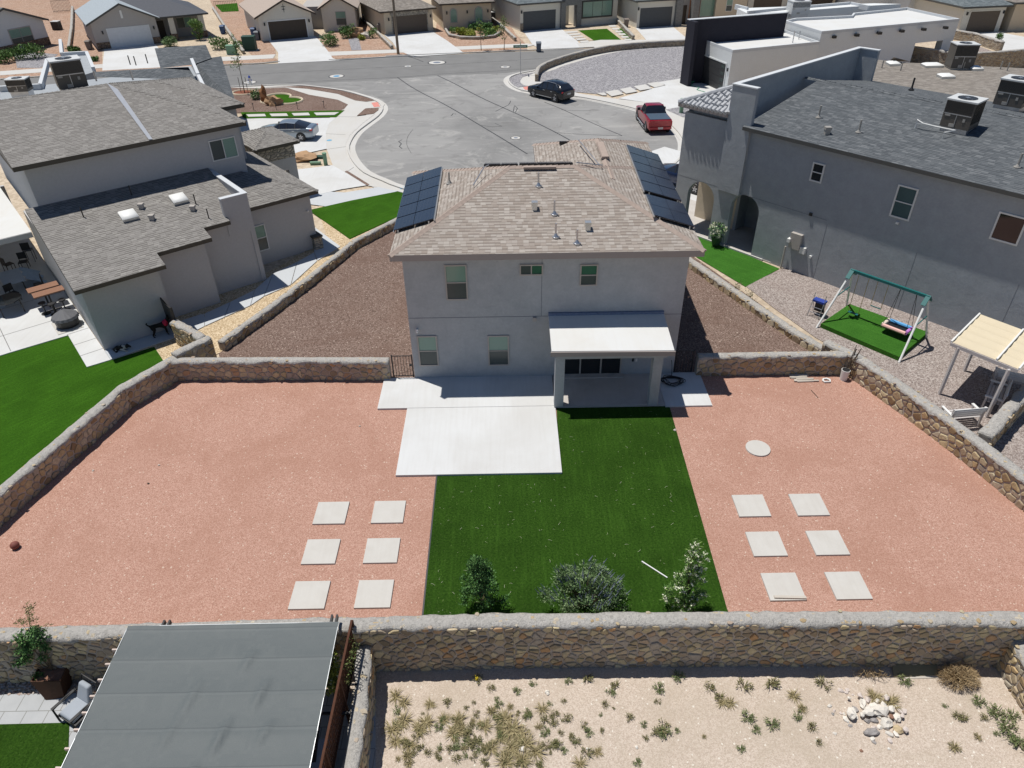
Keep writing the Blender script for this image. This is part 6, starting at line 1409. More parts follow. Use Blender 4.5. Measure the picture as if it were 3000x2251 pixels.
for i in range(9):
    rows.append([(-1.38+.1*math.sin(i*1.7)+j*.14,8.9+i*.22,.78-.09*j-.02*abs(math.sin(i+j))) for j in range(7)])
m.quadgrid(rows); tag(m.build('tablecloth',plain('pale_blue_cloth',(.3,.4,.55),.9,.1,0,.3,3)),'pale blue plastic cloth sliding off the long white table','tablecloth')
def chair(label,u,v,ang,group='dark patio chairs at left',mat='iron',seat=.45,back=.9):
    c=L_(u,v); f=F(c.x,c.y,ang,.05); o=thing('chair',label,'chair',(c.x,c.y,.05),group)
    MB(f).box(-.22,.22,-.22,.22,seat-.03,seat).build('seat',M[mat],o); MB(f).box(-.22,.22,.2,.24,seat+.08,back).build('backrest',M[mat],o)
    for a in (-.2,.2):
        for b in (-.2,.22): MB(f).box(a-.015,a+.015,b-.015,b+.015,0,seat if b<0 else back).build('leg',M[mat],o)
chair('dark chair between the round and the long table',-2.2,8.15,60); chair('dark chair on the right side of the long table',-.95,8.4,-60); chair('dark folding chair under the white patio cover edge',-1.0,12.0,20); chair('dark red backed chair deepest under the patio cover',-1.7,12.2,150,mat='gdoorB'); chair('dark high chair beside the back wall under the cover',-.5,12.9,200,seat=.7,back=1.2)
wdm=wood('brown_deck_wood',(.2,.1,.065),(.27,.15,.1))
for k,(v,l) in enumerate(((5.75,'wooden bar table top nearest the house wall'),(6.5,'second wooden bar table behind the nearest one'))):
    u=-.78-.1*k; o=thing('bar_table',l,'bar table',L_(u,v,.05),'wooden bar tables'); MB(T).box(u-.75,u+.65,v-.3,v+.3,1.02,1.08).build('tabletop',wdm,o); c=L_(u-.1,v); MB().cyl((c.x,c.y),.045,.08,1.02,8).build('pedestal',M['iron'],o); m=MB(T); m.box(u-.45,u+.25,v-.03,v+.03,.05,.09).box(u-.13,u-.07,v-.35,v+.35,.05,.09); m.build('foot',M['iron'],o)
for k,(u,v) in enumerate(((-.95,5.2),(-.45,5.3),(-1.3,5.6))):
    c=L_(u,v); o=thing('bar_stool','black round bar stool under the wooden bar tables','bar stool',(c.x,c.y,.05),'bar stools at the wooden tables'); MB().cyl((c.x,c.y),.17,.62,.68,14).build('seat',M['iron'],o); MB().cyl((c.x,c.y),.03,.05,.62,8).build('column',M['iron'],o); MB().cyl((c.x,c.y),.22,.05,.08,14).build('base',M['iron'],o)
c=L_(-.72,3.6); o=thing('fire_pit','black fire pit under a pleated grey cover on a pale square','fire pit',(c.x,c.y,.05)); MB(T).box(-1.35,-.2,2.9,4.3,.05,.075).build('base_slab',M['stonepad'],o)
m=MB(); m.cyl((c.x,c.y),.5,.1,.5,16,.55); m.build('bowl',M['black'],o); m=MB(); N=32
rows=[[(c.x+r*(1+.06*(k%2))*math.cos(2*PI*k/N),c.y+r*(1+.06*(k%2))*math.sin(2*PI*k/N),z) for k in range(N)] for r,z in ((.6,.5),(.55,.62),(.04,.95))]; m.quadgrid(rows,True); m.build('cover',plain('grey_vinyl_cover',(.13,.13,.14),.6),o)
# ------------------------------------------------------------ foreground left: covered patio
LZ=-1.0
sheet('stamped_patio',[(-300,2040),(0,2037),(130,2034),(420,2030),(1100,2030),(1100,2260),(700,2500),(-100,2500),(-300,2400)],concrete('stamped_concrete',(.42,.43,.44),(.33,.34,.35),.5,1.2,False,.62),LZ+.03,th=.06,gz=LZ)
sheet('back_lawn',[(-400,2128),(0,2125),(205,2120),(200,2260),(100,2600),(-400,2600)],M['turf'],LZ+.045,'stuff',gz=LZ)
# river rocks
rnd=random.Random(8); m=MB(); 
for k in range(620):
    px=rnd.uniform(-60,420); py=rnd.uniform(1962,2036); 
    if 120<px<215 and py>1985 and rnd.random()<.5: continue
    c=G(px,py,LZ); m.blob((c.x,c.y,LZ+.02),rnd.uniform(.04,.085),rnd.uniform(.03,.06),rnd.uniform(.02,.04),.1,1,k)
tag(m.build('river_rocks',island('river_rock',[(.3,.22,.19),(.42,.36,.32),(.5,.44,.39),(.33,.3,.3),(.46,.34,.28),(.58,.53,.47)],.7,.2),smooth=True),'rounded river rocks along the foot of the rear wall',kind='stuff')
# rusty planter with a small tree
rim=[G(88,1998,-.3),G(176,1997,-.3),G(208,1930,-.3),G(124,1932,-.3)]; cc=sum(rim,Vector((0,0,0)))/4
o=thing('planter','rust-brown square steel planter with bare soil at lower left','planter',(cc.x,cc.y,LZ)); cor=wood('rusty_steel',(.06,.03,.018),(.1,.05,.03))
b0,b1=G(136,2054,LZ),G(190,2046,LZ); bot=[b0,b1,b1+Vector((0,.42,0)),b0+Vector((0,.42,0))]; bot=[Vector((q.x,q.y,LZ+.02)) for q in bot]; m=MB(); inn=[q.lerp(cc,.07) for q in rim]; m.quadgrid([bot,rim,inn,[Vector((q.x,q.y,q.z-.14)) for q in inn]],True); m.build('box',cor,o)
m=MB(); rows=[]; n=7
for i in range(n):
    rows.append([(lambda a:(a.x,a.y,-.39+.05*noise.noise(a*5)+.05*(1-abs(i-3)/3)))(inn[0].lerp(inn[1],j/(n-1)).lerp(inn[3].lerp(inn[2],j/(n-1)),i/(n-1))) for j in range(n)])
m.quadgrid(rows); m.build('soil',plain('brown_soil',(.24,.13,.09),.95,.1,0,.4,9,.8),o)
b=Vector((cc.x,cc.y+.03,-.38)); o=thing('tree','small feathery green tree growing in the rust-brown planter','tree',b); m=MB(); st=MB(); m2=MB(); rnd=random.Random(12)
def V3(px,py,d): return GP(px,py,(0,b.y+d,0),(0,1,0))
for (px,py,r,n) in ((85,1890,.3,420),(60,1870,.26,260),(115,1872,.28,260),(75,1930,.2,160),(130,1895,.2,140),(50,1945,.14,90),(60,1912,.2,120),(100,1850,.22,150),(125,1925,.16,70)):
    for d in (-.15,.15): c=V3(px,py,d+.1); leaves(m,c,(r*.85,r*.8,r*.7),int(n*1.1),.085,rnd,.0,.4); st.tube([b,b.lerp(c,.6)+Vector((.03,0,.05)),c],.014,5,.003)
for (px,py,r,n) in ((85,1780,.14,80),(88,1800,.12,50),(95,1815,.14,60),(60,1822,.14,60),(78,1820,.14,40),(135,1838,.12,50)):
    c=V3(px,py,.1); leaves(m2,c,(r,r,r*.7),n,.07,rnd,.0,.3); st.tube([V3(88,1860,.1),c],.008,4,.003)
m.build('crown',GR['deep'],o,uv=False); m2.build('crown_tip',GR['red'],o,uv=False); st.build('trunk',STEM,o,uv=False)
m=MB(); c=G(112,1982,-.4); leaves(m,(c.x,c.y,-.36),(.2,.1,.08),260,.05,rnd,.0,.6); tag(m.build('plant',GR['light'],uv=False),'bright green low plant spilling over the planter front','plant')
# lounge chair
c=G(222,2075,-.6); f=F(c.x,c.y,-28,LZ); o=thing('armchair','dark framed armchair with light grey cushions beside the covered patio','armchair',(c.x,c.y,LZ)); cu=plain('grey_cushion',(.33,.36,.4),.9,.1,0,.1)
def pillow(m,T,x0,x1,y0,y1,z0,z1,tilt=0):
    rows=[]; n=6
    for k,(s,zz) in enumerate(((.0,.5),(.93,.0),(1,.25),(1,.75),(.93,1),(.0,.5))): pass
    m.box(x0,x1,y0,y1,z0,z1)
m=MB(f); m.hexa([(-.3,-.33,.3),(.3,-.33,.3),(.28,.3,.3),(-.28,.3,.3)],[(-.27,-.3,.45),(.27,-.3,.45),(.26,.28,.45),(-.26,.28,.45)]); a=m.build('seat_cushion',cu,o)
m=MB(f); m.hexa([(-.26,.2,.42),(.26,.2,.42),(.26,.4,.38),(-.26,.4,.38)],[(-.2,.42,.92),(.2,.42,.92),(.2,.56,.88),(-.2,.56,.88)]); bq=m.build('back_cushion',cu,o)
for q in (a,bq):
    md=q.modifiers.new('b','BEVEL'); md.width=.06; md.segments=3
for x in (-.38,.38):
    m=MB(f); m.tube([(x,-.36,0),(x,-.36,.55),(x,.0,.6),(x,.4,.52),(x,.5,0)],.028,6); m.bar((x,-.38,.6),(x,.4,.56),.08,.03); m.build('armrest',M['iron'],o)
MB(f).box(-.36,.36,-.34,.4,.22,.29).build('seat_frame',M['iron'],o); m=MB(f); m.tube([(-.34,.42,.3),(-.3,.62,.95),(.3,.62,.95),(.34,.42,.3)],.025,6); m.build('back_frame',M['iron'],o)
# the canopy
zc=1.5; o=thing('pergola','dark steel pergola with taut grey-green fabric canopy in the lower left','pergola',(-7.5,9,LZ))
A,B=G(375,1834,zc),G(992,1822,zc); Cc=G(180,2245,zc); D=G(908,2245,zc); 
Cc=A+(Cc-A)*1.35; D=B+(D-B)*1.35; n1,n2=70,60; m=MB(); rows=[]
cr=[(.62,.15,.3,.05),(.72,.3,.5,.06),(.42,.3,.55,.05),(.6,.5,.72,.07),(.78,.52,.66,.05),(.52,.7,.95,.07),(.38,.5,.7,.04)]
for i in range(n2+1):
    t=i/n2; r=[]
    for j in range(n1+1):
        s=j/n1; p=A.lerp(B,s).lerp(Cc.lerp(D,s),t); z=-.02*math.sin(PI*s)-.03*abs(math.sin(PI*t*5))+.010*noise.noise(Vector((s*7,t*7,0)))
        for (cs,t0,t1,am) in cr:
            tt=(t-t0)/(t1-t0)
            if 0<tt<1: u=(s-(cs-.05*(tt-.5)))/.018; z+=am*1.1*math.exp(-u*u)*math.sin(PI*tt)
        r.append((p.x,p.y,p.z+z))
    rows.append(r)
m.quadgrid(rows)
def fab():
    t=NT('grey_green_shade_fabric',.62,.3); c=t.mix(t.noise(55,2),(.07,.082,.086),(.125,.14,.142)); c=t.mix(t.math('MULTIPLY',t.ramp(t.noise(.5,4),[(.4,0),(.7,1)]),.12),c,(.19,.2,.19)); sy=t.math('FRACT',t.math('DIVIDE',t.n('SeparateXYZ',1,Vector=t.n('NewGeometry','Position')),.92)); c=t.mix(t.math('MULTIPLY',t.math('LESS_THAN',sy,.035),.35),c,(.05,.055,.06)); c=t.mix(t.math('MULTIPLY',t.math('GREATER_THAN',sy,.93),.07),c,(.26,.28,.28)); t.col(c); t.bump(t.noise(120,1),.3,.004); return t.m  # pale band along each seam is a highlight put into the fabric colour
cv=m.build('canopy',fab(),o,smooth=True); 
bm=bmesh.new(); bm.from_mesh(cv.data); bmesh.ops.recalc_face_normals(bm,faces=bm.faces); 
bm.to_mesh(cv.data); bm.free()
if cv.data.polygons[0].normal.z<0: cv.data.flip_normals()
m=MB(); m.bar(A-Vector((0,0,.02)),Cc-Vector((0,0,.02)),.014,.02); m.bar(B-Vector((0,0,.02)),D-Vector((0,0,.02)),.014,.02); m.bar(A-Vector((0,0,.02)),B-Vector((0,0,.02)),.014,.02); m.build('edge_cable',M['alu'],o)
sl=plain('pale_slat_wood',(.52,.43,.38),.7,.2,0,.1)
for py in (1903,1945,1990,2038,2086,2135,2190,2246):
    q=G(340,py,zc-.12); t=(q.y-A.y)/(Cc.y-A.y); a=A.lerp(Cc,t); b=B.lerp(D,t); MB().bar((a.x-.2,a.y,zc-.16),(b.x-.02,b.y,zc-.16),.045,.09).build('slat',sl,o)
st=M['iron']
for k,(xa,ya) in enumerate(((-9.6,12.22),(-9.45,12.22),(-5.0,12.3),(-4.86,12.3))):
    m=MB(); m.bar((xa,ya+.18,zc-.24),(xa,6.5,zc-.24),.05,.14); m.build('beam',st,o)
for x,y in ((-9.5,11.4),(-5.0,11.5),(-5.1,7.6),(-9.6,7.6)): MB().box(x-.07,x+.07,y-.07,y+.07,LZ,zc-.3).build('post',st,o)
m=MB(); m.bar((-5.0,11.0,.3),(-4.2,11.0,.3),.05,.05).bar((-5.0,10.2,.3),(-4.25,10.2,.3),.06,.06).bar((-4.97,10.9,1.0),(-4.97,9.0,.2),.1,.1); m.build('brace',st,o)
# rust lattice screen
o=thing('lattice_screen','rust-brown steel lattice screen between canopy and dividing wall','screen',(-4.5,10,LZ)); m=MB(); rs=plain('rusted_steel',(.09,.04,.025),.85,.2,.2,.4,8,.4)
a0,a1=G(1030,1820,1.25),G(940,2245,1.25); a1=a0+(a1-a0)*1.3; m.bar(a0,a1,.06,.05); m.bar(a0-Vector((0,0,1.1)),a1-Vector((0,0,1.1)),.06,.06); m.build('rail',rs,o)
m=MB(); n=58
for k in range(n+1):
    p=a0.lerp(a1,k/n); m.bar(p,p-Vector((0,0,1.1)),.03,.014,(0,1,0))
for k in range(0,n-8,4):
    p=a0.lerp(a1,k/n); q=a0.lerp(a1,(k+8)/n); m.bar(p,q-Vector((0,0,1.1)),.04,.012,(1,0,0))
m.build('lattice',rs,o)
for t in (0,.35,.7,1): p=a0.lerp(a1,t); MB().box(p.x-.04,p.x+.04,p.y-.04,p.y+.04,LZ,1.25).build('post',rs,o)
m=MB(); rnd=random.Random(4); wf=MB()
for k in range(14): c=G(975+rnd.uniform(-14,16),1905+k*9,.2+rnd.uniform(-.3,.4)); leaves(m,c,(.16,.16,.2),60,.09,rnd,.0,.6); leaves(wf,c,(.14,.14,.14),5,.06,rnd,.5,.9)
o=thing('climber','yellow-green climbing plant with white blossoms behind the lattice screen','climbing plant',G(975,1960,0)); m.build('foliage',GR['gold'],o,uv=False); wf.build('flowers',GR['whi'],o,uv=False)
m=MB(); 
for k in range(8): c=Vector((-4.35+rnd.uniform(-.05,.1),11.9-k*.14,.9+rnd.uniform(-.3,.3))); leaves(m,c,(.09,.12,.16),28,.07,rnd)
tag(m.build('vine',GR['red'],uv=False),'bronze-green vine climbing through the far end of the lattice','vine')
o=thing('cabinet','white patio cabinet with drawer handles beneath the canopy edge','cabinet',(-5.0,9.3,LZ)); MB().box(-5.35,-4.72,9.0,9.75,LZ+.03,-.1).build('body',plain('grey_white_cabinet',(.4,.43,.48),.5),o); MB().bar((-5.0,8.98,-.2),(-4.8,8.98,-.2),.02,.02).build('handle',M['iron'],o)
# ------------------------------------------------------------ dirt lot
rnd=random.Random(21)
ORD=['first','second','third','fourth','fifth','sixth','seventh','eighth','ninth','tenth','eleventh','twelfth','thirteenth','fourteenth','fifteenth','sixteenth']
NAMED=[]
def uniq(items):
    'items: (object, photo x, base label); equal labels are told apart from left to right'
    D={}
    for o,x,l in items: D.setdefault(l,[]).append((x,o))
    for l,v in D.items():
        v.sort(key=lambda q:q[0])
        for k,(x,o) in enumerate(v): o['label']=l if len(v)==1 else f'{l}, {ORD[k]} from the left'
def weedbase(name,kind,r,h,n,lv,seed,stem=6,drn=0):
    rn=random.Random(seed); o=thing(name,None,None,(0,0,0),local=True); m=MB(); st=MB(); 
    if lv:
        for q in range(stem):
            a=rn.uniform(0,2*PI); k=rn.uniform(.3,1); e=Vector((math.cos(a)*r*k,math.sin(a)*r*k,h*rn.uniform(.4,1))); st.tube([(0,0,0),e*.6+Vector((0,0,h*.12)),e],.006,3,.002); leaves(m,e*.75,(r*.32,r*.32,h*.3),lv//stem,.05,rn,0,.35,.3)
    d=MB(); tuft(d,(0,0,0),r,h*.9,n,rn,.007)
    if m.v: m.build('foliage',GR[kind],o,uv=False)
    if st.v: st.build('stems',STEM,o,uv=False)
    if d.v: d.build('blades',GR['dry' if drn else kind],o,uv=False)
    return o
used=set()
def put(base,label,cat,group,px,sc,rz):
    c=G(*px,LZ); o=base if base.name not in used else copy_tree(base); used.add(base.name)
    ORG.pop(o.name,None); place(o,c,rz,(sc*1.1,sc*1.1,sc*.75)); tag(o,label,cat,group); return o
bases=[weedbase('weed','weed',.17,.17,14,110,k) for k in range(4)]+[weedbase('weed','sage',.16,.14,10,130,k+9) for k in range(2)]
dryb=[weedbase('dry_grass','dry',.24,.12,85,0,30+k,drn=1) for k in range(3)]
mixb=[weedbase('weed','weed',.2,.16,60,60,40+k,drn=1) for k in range(2)]
def pix():
    z=rnd.random()
    if z<.42: return (rnd.gauss(1440,130),rnd.uniform(2060,2250))
    if z<.66: return (rnd.gauss(1330,170),rnd.gauss(2180,50))
    if z<.86: return (rnd.gauss(1680,170),rnd.gauss(2130,60))
    return (rnd.uniform(1150,2990),rnd.uniform(2010,2250))
n=0; tries=0
def zone(p):
    x,y=p
    if y<2055: return 'just outside the wall shadow, '+('left part of the lot' if x<1500 else 'middle of the lot' if x<2100 else 'right part of the lot')
    if x<1300: return 'near the dividing wall at the left of the lot'
    if x<1620: return ('at the upper side of ' if y<2120 else 'within ' if y<2190 else 'at the lower side of ')+'the dense brown weed patch'
    if x<1850: return 'just right of the dense weed patch'+(', upper side' if y<2130 else ', lower side')
    if x<2450: return 'on open sand between the weed patch and the rock heap'
    return 'right of the rock heap'
while n<150 and tries<2000:
    tries+=1; p=pix()
    if not(1130<p[0]<3020 and 2012<p[1]<2300) or (2490<p[0]<2680 and 2010<p[1]<2200): continue
    b=rnd.choice(bases+bases+mixb); sc_=rnd.uniform(.35,1.0); put(b,('tiny ' if sc_<.6 else 'small ')+'grey-green weed tuft '+zone(p),'weed','weed tufts scattered over the dirt lot',p,sc_,rnd.uniform(0,6)); n+=1
for (px,sc,kind) in [((1400,1993),1.0,'y'),((1438,2020),.8,''),((1560,2005),.7,''),((1665,1998),.8,''),((1718,1990),1.1,''),((1805,2010),1.0,''),((1930,2020),1.2,''),((1986,1985),1.3,'y'),((2077,2018),1.0,''),((2180,2015),1.2,'y'),((2255,2005),1.5,'y'),((2410,2003),1.2,'y'),((2648,1998),1.3,'g'),((2110,2045),1.0,''),((2190,2105),1.3,'g'),((2262,2125),1.3,'g'),((2215,2140),.9,'g'),((2335,2100),1.0,''),((2380,2135),.9,''),((1945,2150),1.3,'g'),((1940,2135),1.1,''),((2865,2058),1.3,'g'),((2915,2090),1.6,'g'),((2945,2130),1.7,'g'),((2965,2100),1.3,'g'),((2985,2185),1.7,'g'),((2960,2165),1.3,''),((2825,2110),1.0,''),((2880,2105),.8,'')]:
    NAMED.append((put(bases[5] if kind=='g' else rnd.choice(bases),'x','weed','larger weed clumps in the dirt lot',px,sc*1.05,rnd.uniform(0,6)),px[0],'leafy green weed clump '+('in the row along the wall shadow' if px[1]<2050 else 'left of the rock heap' if px[0]<2500 else 'right of the rock heap')))
for i,(px,sc) in enumerate([((1160,2040),1.0),((1185,2060),.9),((1185,2110),1.1),((1150,2140),1.2),((1175,2125),.9),((1250,2120),1.1),((1230,2140),1.2),((1300,2110),.9),((1160,2175),1.0),((1200,2185),1.0),((1330,2150),1.2),((1345,2110),1.1),((1480,2110),1.3),((1500,2135),1.4),((1520,2155),1.3),((1540,2180),1.4),((1500,2190),1.2),((1470,2160),1.1),((1570,2205),1.2),((1420,2130),1.1),((1440,2195),1.0),((1590,2080),.9),((1260,2065),.8),((1750,2205),.7),((1700,2240),.9),((2115,2060),.9),((2325,2040),.9),((2560,2045),1.1),((2610,2060),1.2),((2140,2060),.8),((1530,2230),1.3),((1480,2235),1.2)]):
    NAMED.append((put(rnd.choice(dryb),'x','dry grass','dry grass tufts in the dirt lot',px,sc,rnd.uniform(0,6)),px[0],'straw-coloured dry grass tuft '+zone(px)))
# yellow flowered weed
c=G(1397,1998,LZ); m=MB(); leaves(m,(c.x,c.y,LZ+.2),(.05,.05,.12),26,.035,rnd,0,.9); tag(m.build('wildflower',leaf('yellow_flowers',[(.6,.45,.02),(.7,.55,.05)]),uv=False),'tiny yellow-flowered weed at the edge of the wall shadow','wildflower')
# rock pile
rm=[plain('white_limestone',(.66,.62,.56),.85,.15,0,.16,4,.5),plain('pink_white_rock',(.56,.49,.45),.85,.15,0,.2,4,.5),plain('grey_rock',(.3,.28,.27),.85,.15,0,.25,4,.5),plain('ochre_rock',(.48,.38,.24),.85,.15,0,.25,4,.5),plain('rust_rock',(.25,.14,.1),.85,.15,0,.25,4,.5)]
specs=[((2568,2085),.24,0,1.3),((2527,2062),.15,0,1.3),((2596,2122),.2,0,1),((2490,2098),.17,0,1.1),((2624,2105),.17,0,.8),((2641,2086),.13,1,1.2),((2518,2046),.12,1,1),((2541,2052),.12,1,1.2),((2570,2055),.11,0,1.2),((2596,2052),.1,1,1.2),((2478,2110),.1,0,1.3),((2504,2080),.11,2,1),((2542,2095),.16,0,1.3),((2560,2112),.13,2,1.1),((2540,2115),.11,2,1.2),((2607,2085),.12,0,1),((2552,2148),.16,2,1.5),((2630,2140),.16,3,.8),((2650,2145),.12,1,1),((2606,2152),.11,0,1.2),((2623,2152),.11,0,1.1),((2608,2106),.09,4,1.1),((2578,2132),.1,0,1.3),((2562,2136),.1,1,1.2),((2555,2165),.08,0,1.3),((2560,2175),.07,2,1.3),((2607,2172),.1,1,1),((2523,2100),.1,0,1.2),((2510,2102),.08,0,1),((2535,2075),.12,1,1.2),((2585,2072),.12,0,1),((2622,2072),.1,0,1.2),((2590,2096),.1,1,1.3),((2463,2024),.1,1,1.2),((2482,2022),.09,1,.8),((2479,2030),.08,1,.9),((2485,2052),.06,0,1),((2430,2069),.08,0,1.3),((2444,2083),.07,1,1),((2440,2093),.07,2,1),((2463,2090),.07,1,.9),((2472,2092),.06,0,1),((2498,2036),.05,1,1),((2596,2040),.07,0,1.2),((2445,2150),.07,0,1),((2524,2201),.06,4,1.2),((2604,2195),.06,0,1),((2490,2127),.07,2,1.2),((2640,2104),.09,1,1),((2575,2100),.1,0,1.1)]
for k,(px,r,mi,asp) in enumerate(specs):
    c=G(*px,LZ); m=MB(); r*=.88; m.blob((0,0,r*.45),r*asp,r*.8,r*.62,.3,1 if r<.13 else 2,k*3+1,flat=.3); inp=abs(px[0]-2560)<100 and px[1]>2040 and px[1]<2160
    o=bpy.data.objects.new('rock',None); bpy.data.objects.remove(o)
    o=m.build('rock',rm[mi]); o.location=(c.x,c.y,LZ-.02+(.1 if inp and r<.15 and k%3==0 else 0)); o.rotation_euler=(0,0,rnd.uniform(0,3))
    sz='large ' if r>.16 else 'small ' if r<.09 else ''; vx,vy=px[0]-2565,px[1]-2105
    where=('top ' if vy<-28 else 'bottom ' if vy>28 else 'middle ')+('left' if vx<-28 else 'right' if vx>28 else 'centre')
    lab=sz+{0:'white limestone rock',1:'pinkish white rock',2:'dark grey rock',3:'ochre yellow rock',4:'rust-brown rock'}[mi]+(f' at the {where} of the heap' if inp else f' lying loose, {where} of the heap')
    if k==0: lab='largest white limestone rock at the top centre of the heap'
    tag(o,lab,'rock','rocks heaped on the dirt lot'); NAMED.append((o,px[0],lab))
for k,(px,r) in enumerate((((1530,2196),.1),((1602,2028),.06),((1605,2034),.05),((1865,2190),.05),((1722,2195),.05))):
    c=G(*px,LZ); m=MB(); m.blob((c.x,c.y,LZ+.02),r,r*.8,r*.6,.3,2,k); tag(m.build('rock',rm[0]),('white rock among the brown weeds','small white rock in front of the wall shadow','second small white rock touching the first near the shadow','small white stone right of the weeds','tiny white stone in the middle of the weeds')[k],'rock')
# tumbleweed, branches, board
c=G(2808,2005,LZ); o=thing('tumbleweed','large round straw-brown tumbleweed against the wall by the right corner','tumbleweed',c); m=MB(); rn=random.Random(3)
for k in range(330):
    a=rn.uniform(0,2*PI); e=rn.uniform(-.05,1); d=math.sqrt(max(0,1-e*e)); tip=Vector((c.x+.62*d*math.cos(a),c.y+.42*d*math.sin(a)+.1,LZ+.06+.52*e)); md=Vector((c.x,c.y+.1,LZ+.1)).lerp(tip,.55)+Vector((rn.uniform(-.08,.08),rn.uniform(-.08,.08),rn.uniform(-.05,.08)))
    m.tube([(c.x,c.y+.1,LZ+.08),md,tip],.007,3,.003,caps=False)
    for _ in range(3): q=md.lerp(tip,rn.uniform(.2,.9)); m.tube([q,q+Vector((rn.uniform(-.12,.12),rn.uniform(-.12,.12),rn.uniform(-.05,.12)))],.005,3,.002,caps=False)
m.build('branches',GR['straw'],o,uv=False)
c=G(2545,1985,LZ); m=MB()
for k in range(38):
    a=rn.uniform(0,2*PI); p=Vector((c.x+rn.uniform(-.35,.45),c.y+rn.uniform(-.05,.2),LZ+.03)); q=p+Vector((rn.uniform(-.25,.25),rn.uniform(-.2,.1),rn.uniform(.1,.3))); m.tube([p,q,q+Vector((rn.uniform(-.2,.2),rn.uniform(-.2,.2),rn.uniform(-.12,.1)))],.009,4,.003)
tag(m.build('dead_branches',GR['straw'],uv=False),'bare dead branches left of the plywood board by the wall','branches')
a,b,c_,d=G(2618,1985,LZ),G(2745,1982,LZ),G(2742,1950,LZ),G(2610,1948,LZ); m=MB(); m.hexa([q+Vector((0,0,.02)) for q in (a,b)]+[c_+Vector((0,0,.08)),d+Vector((0,0,.08))],[q+Vector((0,0,.05)) for q in (a,b)]+[c_+Vector((0,0,.11)),d+Vector((0,0,.11))]); tag(m.build('plywood_board',wood('plywood',(.25,.21,.12),(.32,.27,.16))),'dark plywood sheet leaning at the wall foot between branches and tumbleweed','board')
m=MB(); m.hexa([a+Vector((.3,-.06,.0)),b+Vector((0,-.06,0)),b+Vector((0,.04,0)),a+Vector((.3,-.02,0))],[a+Vector((.3,-.06,.02)),b+Vector((0,-.06,.02)),b+Vector((0,.04,.05)),a+Vector((.3,-.02,.02))]); tag(m.build('board',pale),'thin pale strip of wood along the front of the plywood','board')
uniq(NAMED)
# ------------------------------------------------------------ vehicles
def paint(name,c,rough=.22,metal=.3):
    t=NT(name,rough,.6,metal); t.col(c)
    try: t.b.inputs['Coat Weight'].default_value=.6; t.b.inputs['Coat Roughness'].default_value=.06
    except Exception: pass
    return t.m
CARG=glass('car_glass',(.012,.015,.022),.05,spec=.7)
def wheel(o,f,x,y,r,side,rimmat,spokes=5):
    s=side; t=MB(f); N=22
    prof=[(0,r*.62),(0,r*.94),(.03,r),(.19,r),(.22,r*.94),(.22,r*.6)]
    rows=[[(x+q*math.cos(2*PI*k/N),y+s*(-.2+d),r+q*math.sin(2*PI*k/N)) for k in range(N)] for d,q in prof]
    t.quadgrid(rows,True); w_=t.build('wheel',M['black'],o,smooth=False)
    g=MB(f); rows=[[(x+q*math.cos(2*PI*k/N),y+s*(-.01),r+q*math.sin(2*PI*k/N)) for k in range(N)] for q in (r*.62,r*.55)]; g.quadgrid(rows,True)
    yy=y+s*.005
    for k in range(spokes):
        a=2*PI*k/spokes+.3; ca,sa=math.cos(a),math.sin(a); nx,nz=-sa,ca
        g.hexa([(x+ca*r*.1+nx*.045,yy-s*.03,r+sa*r*.1+nz*.045),(x+ca*r*.6+nx*.03,yy-s*.03,r+sa*r*.6+nz*.03),(x+ca*r*.6-nx*.03,yy-s*.03,r+sa*r*.6-nz*.03),(x+ca*r*.1-nx*.045,yy-s*.03,r+sa*r*.1-nz*.045)],[(x+ca*r*.1+nx*.045,yy,r+sa*r*.1+nz*.045),(x+ca*r*.6+nx*.03,yy,r+sa*r*.6+nz*.03),(x+ca*r*.6-nx*.03,yy,r+sa*r*.6-nz*.03),(x+ca*r*.1-nx*.045,yy,r+sa*r*.1-nz*.045)])
    g.build('rim',rimmat,w_)
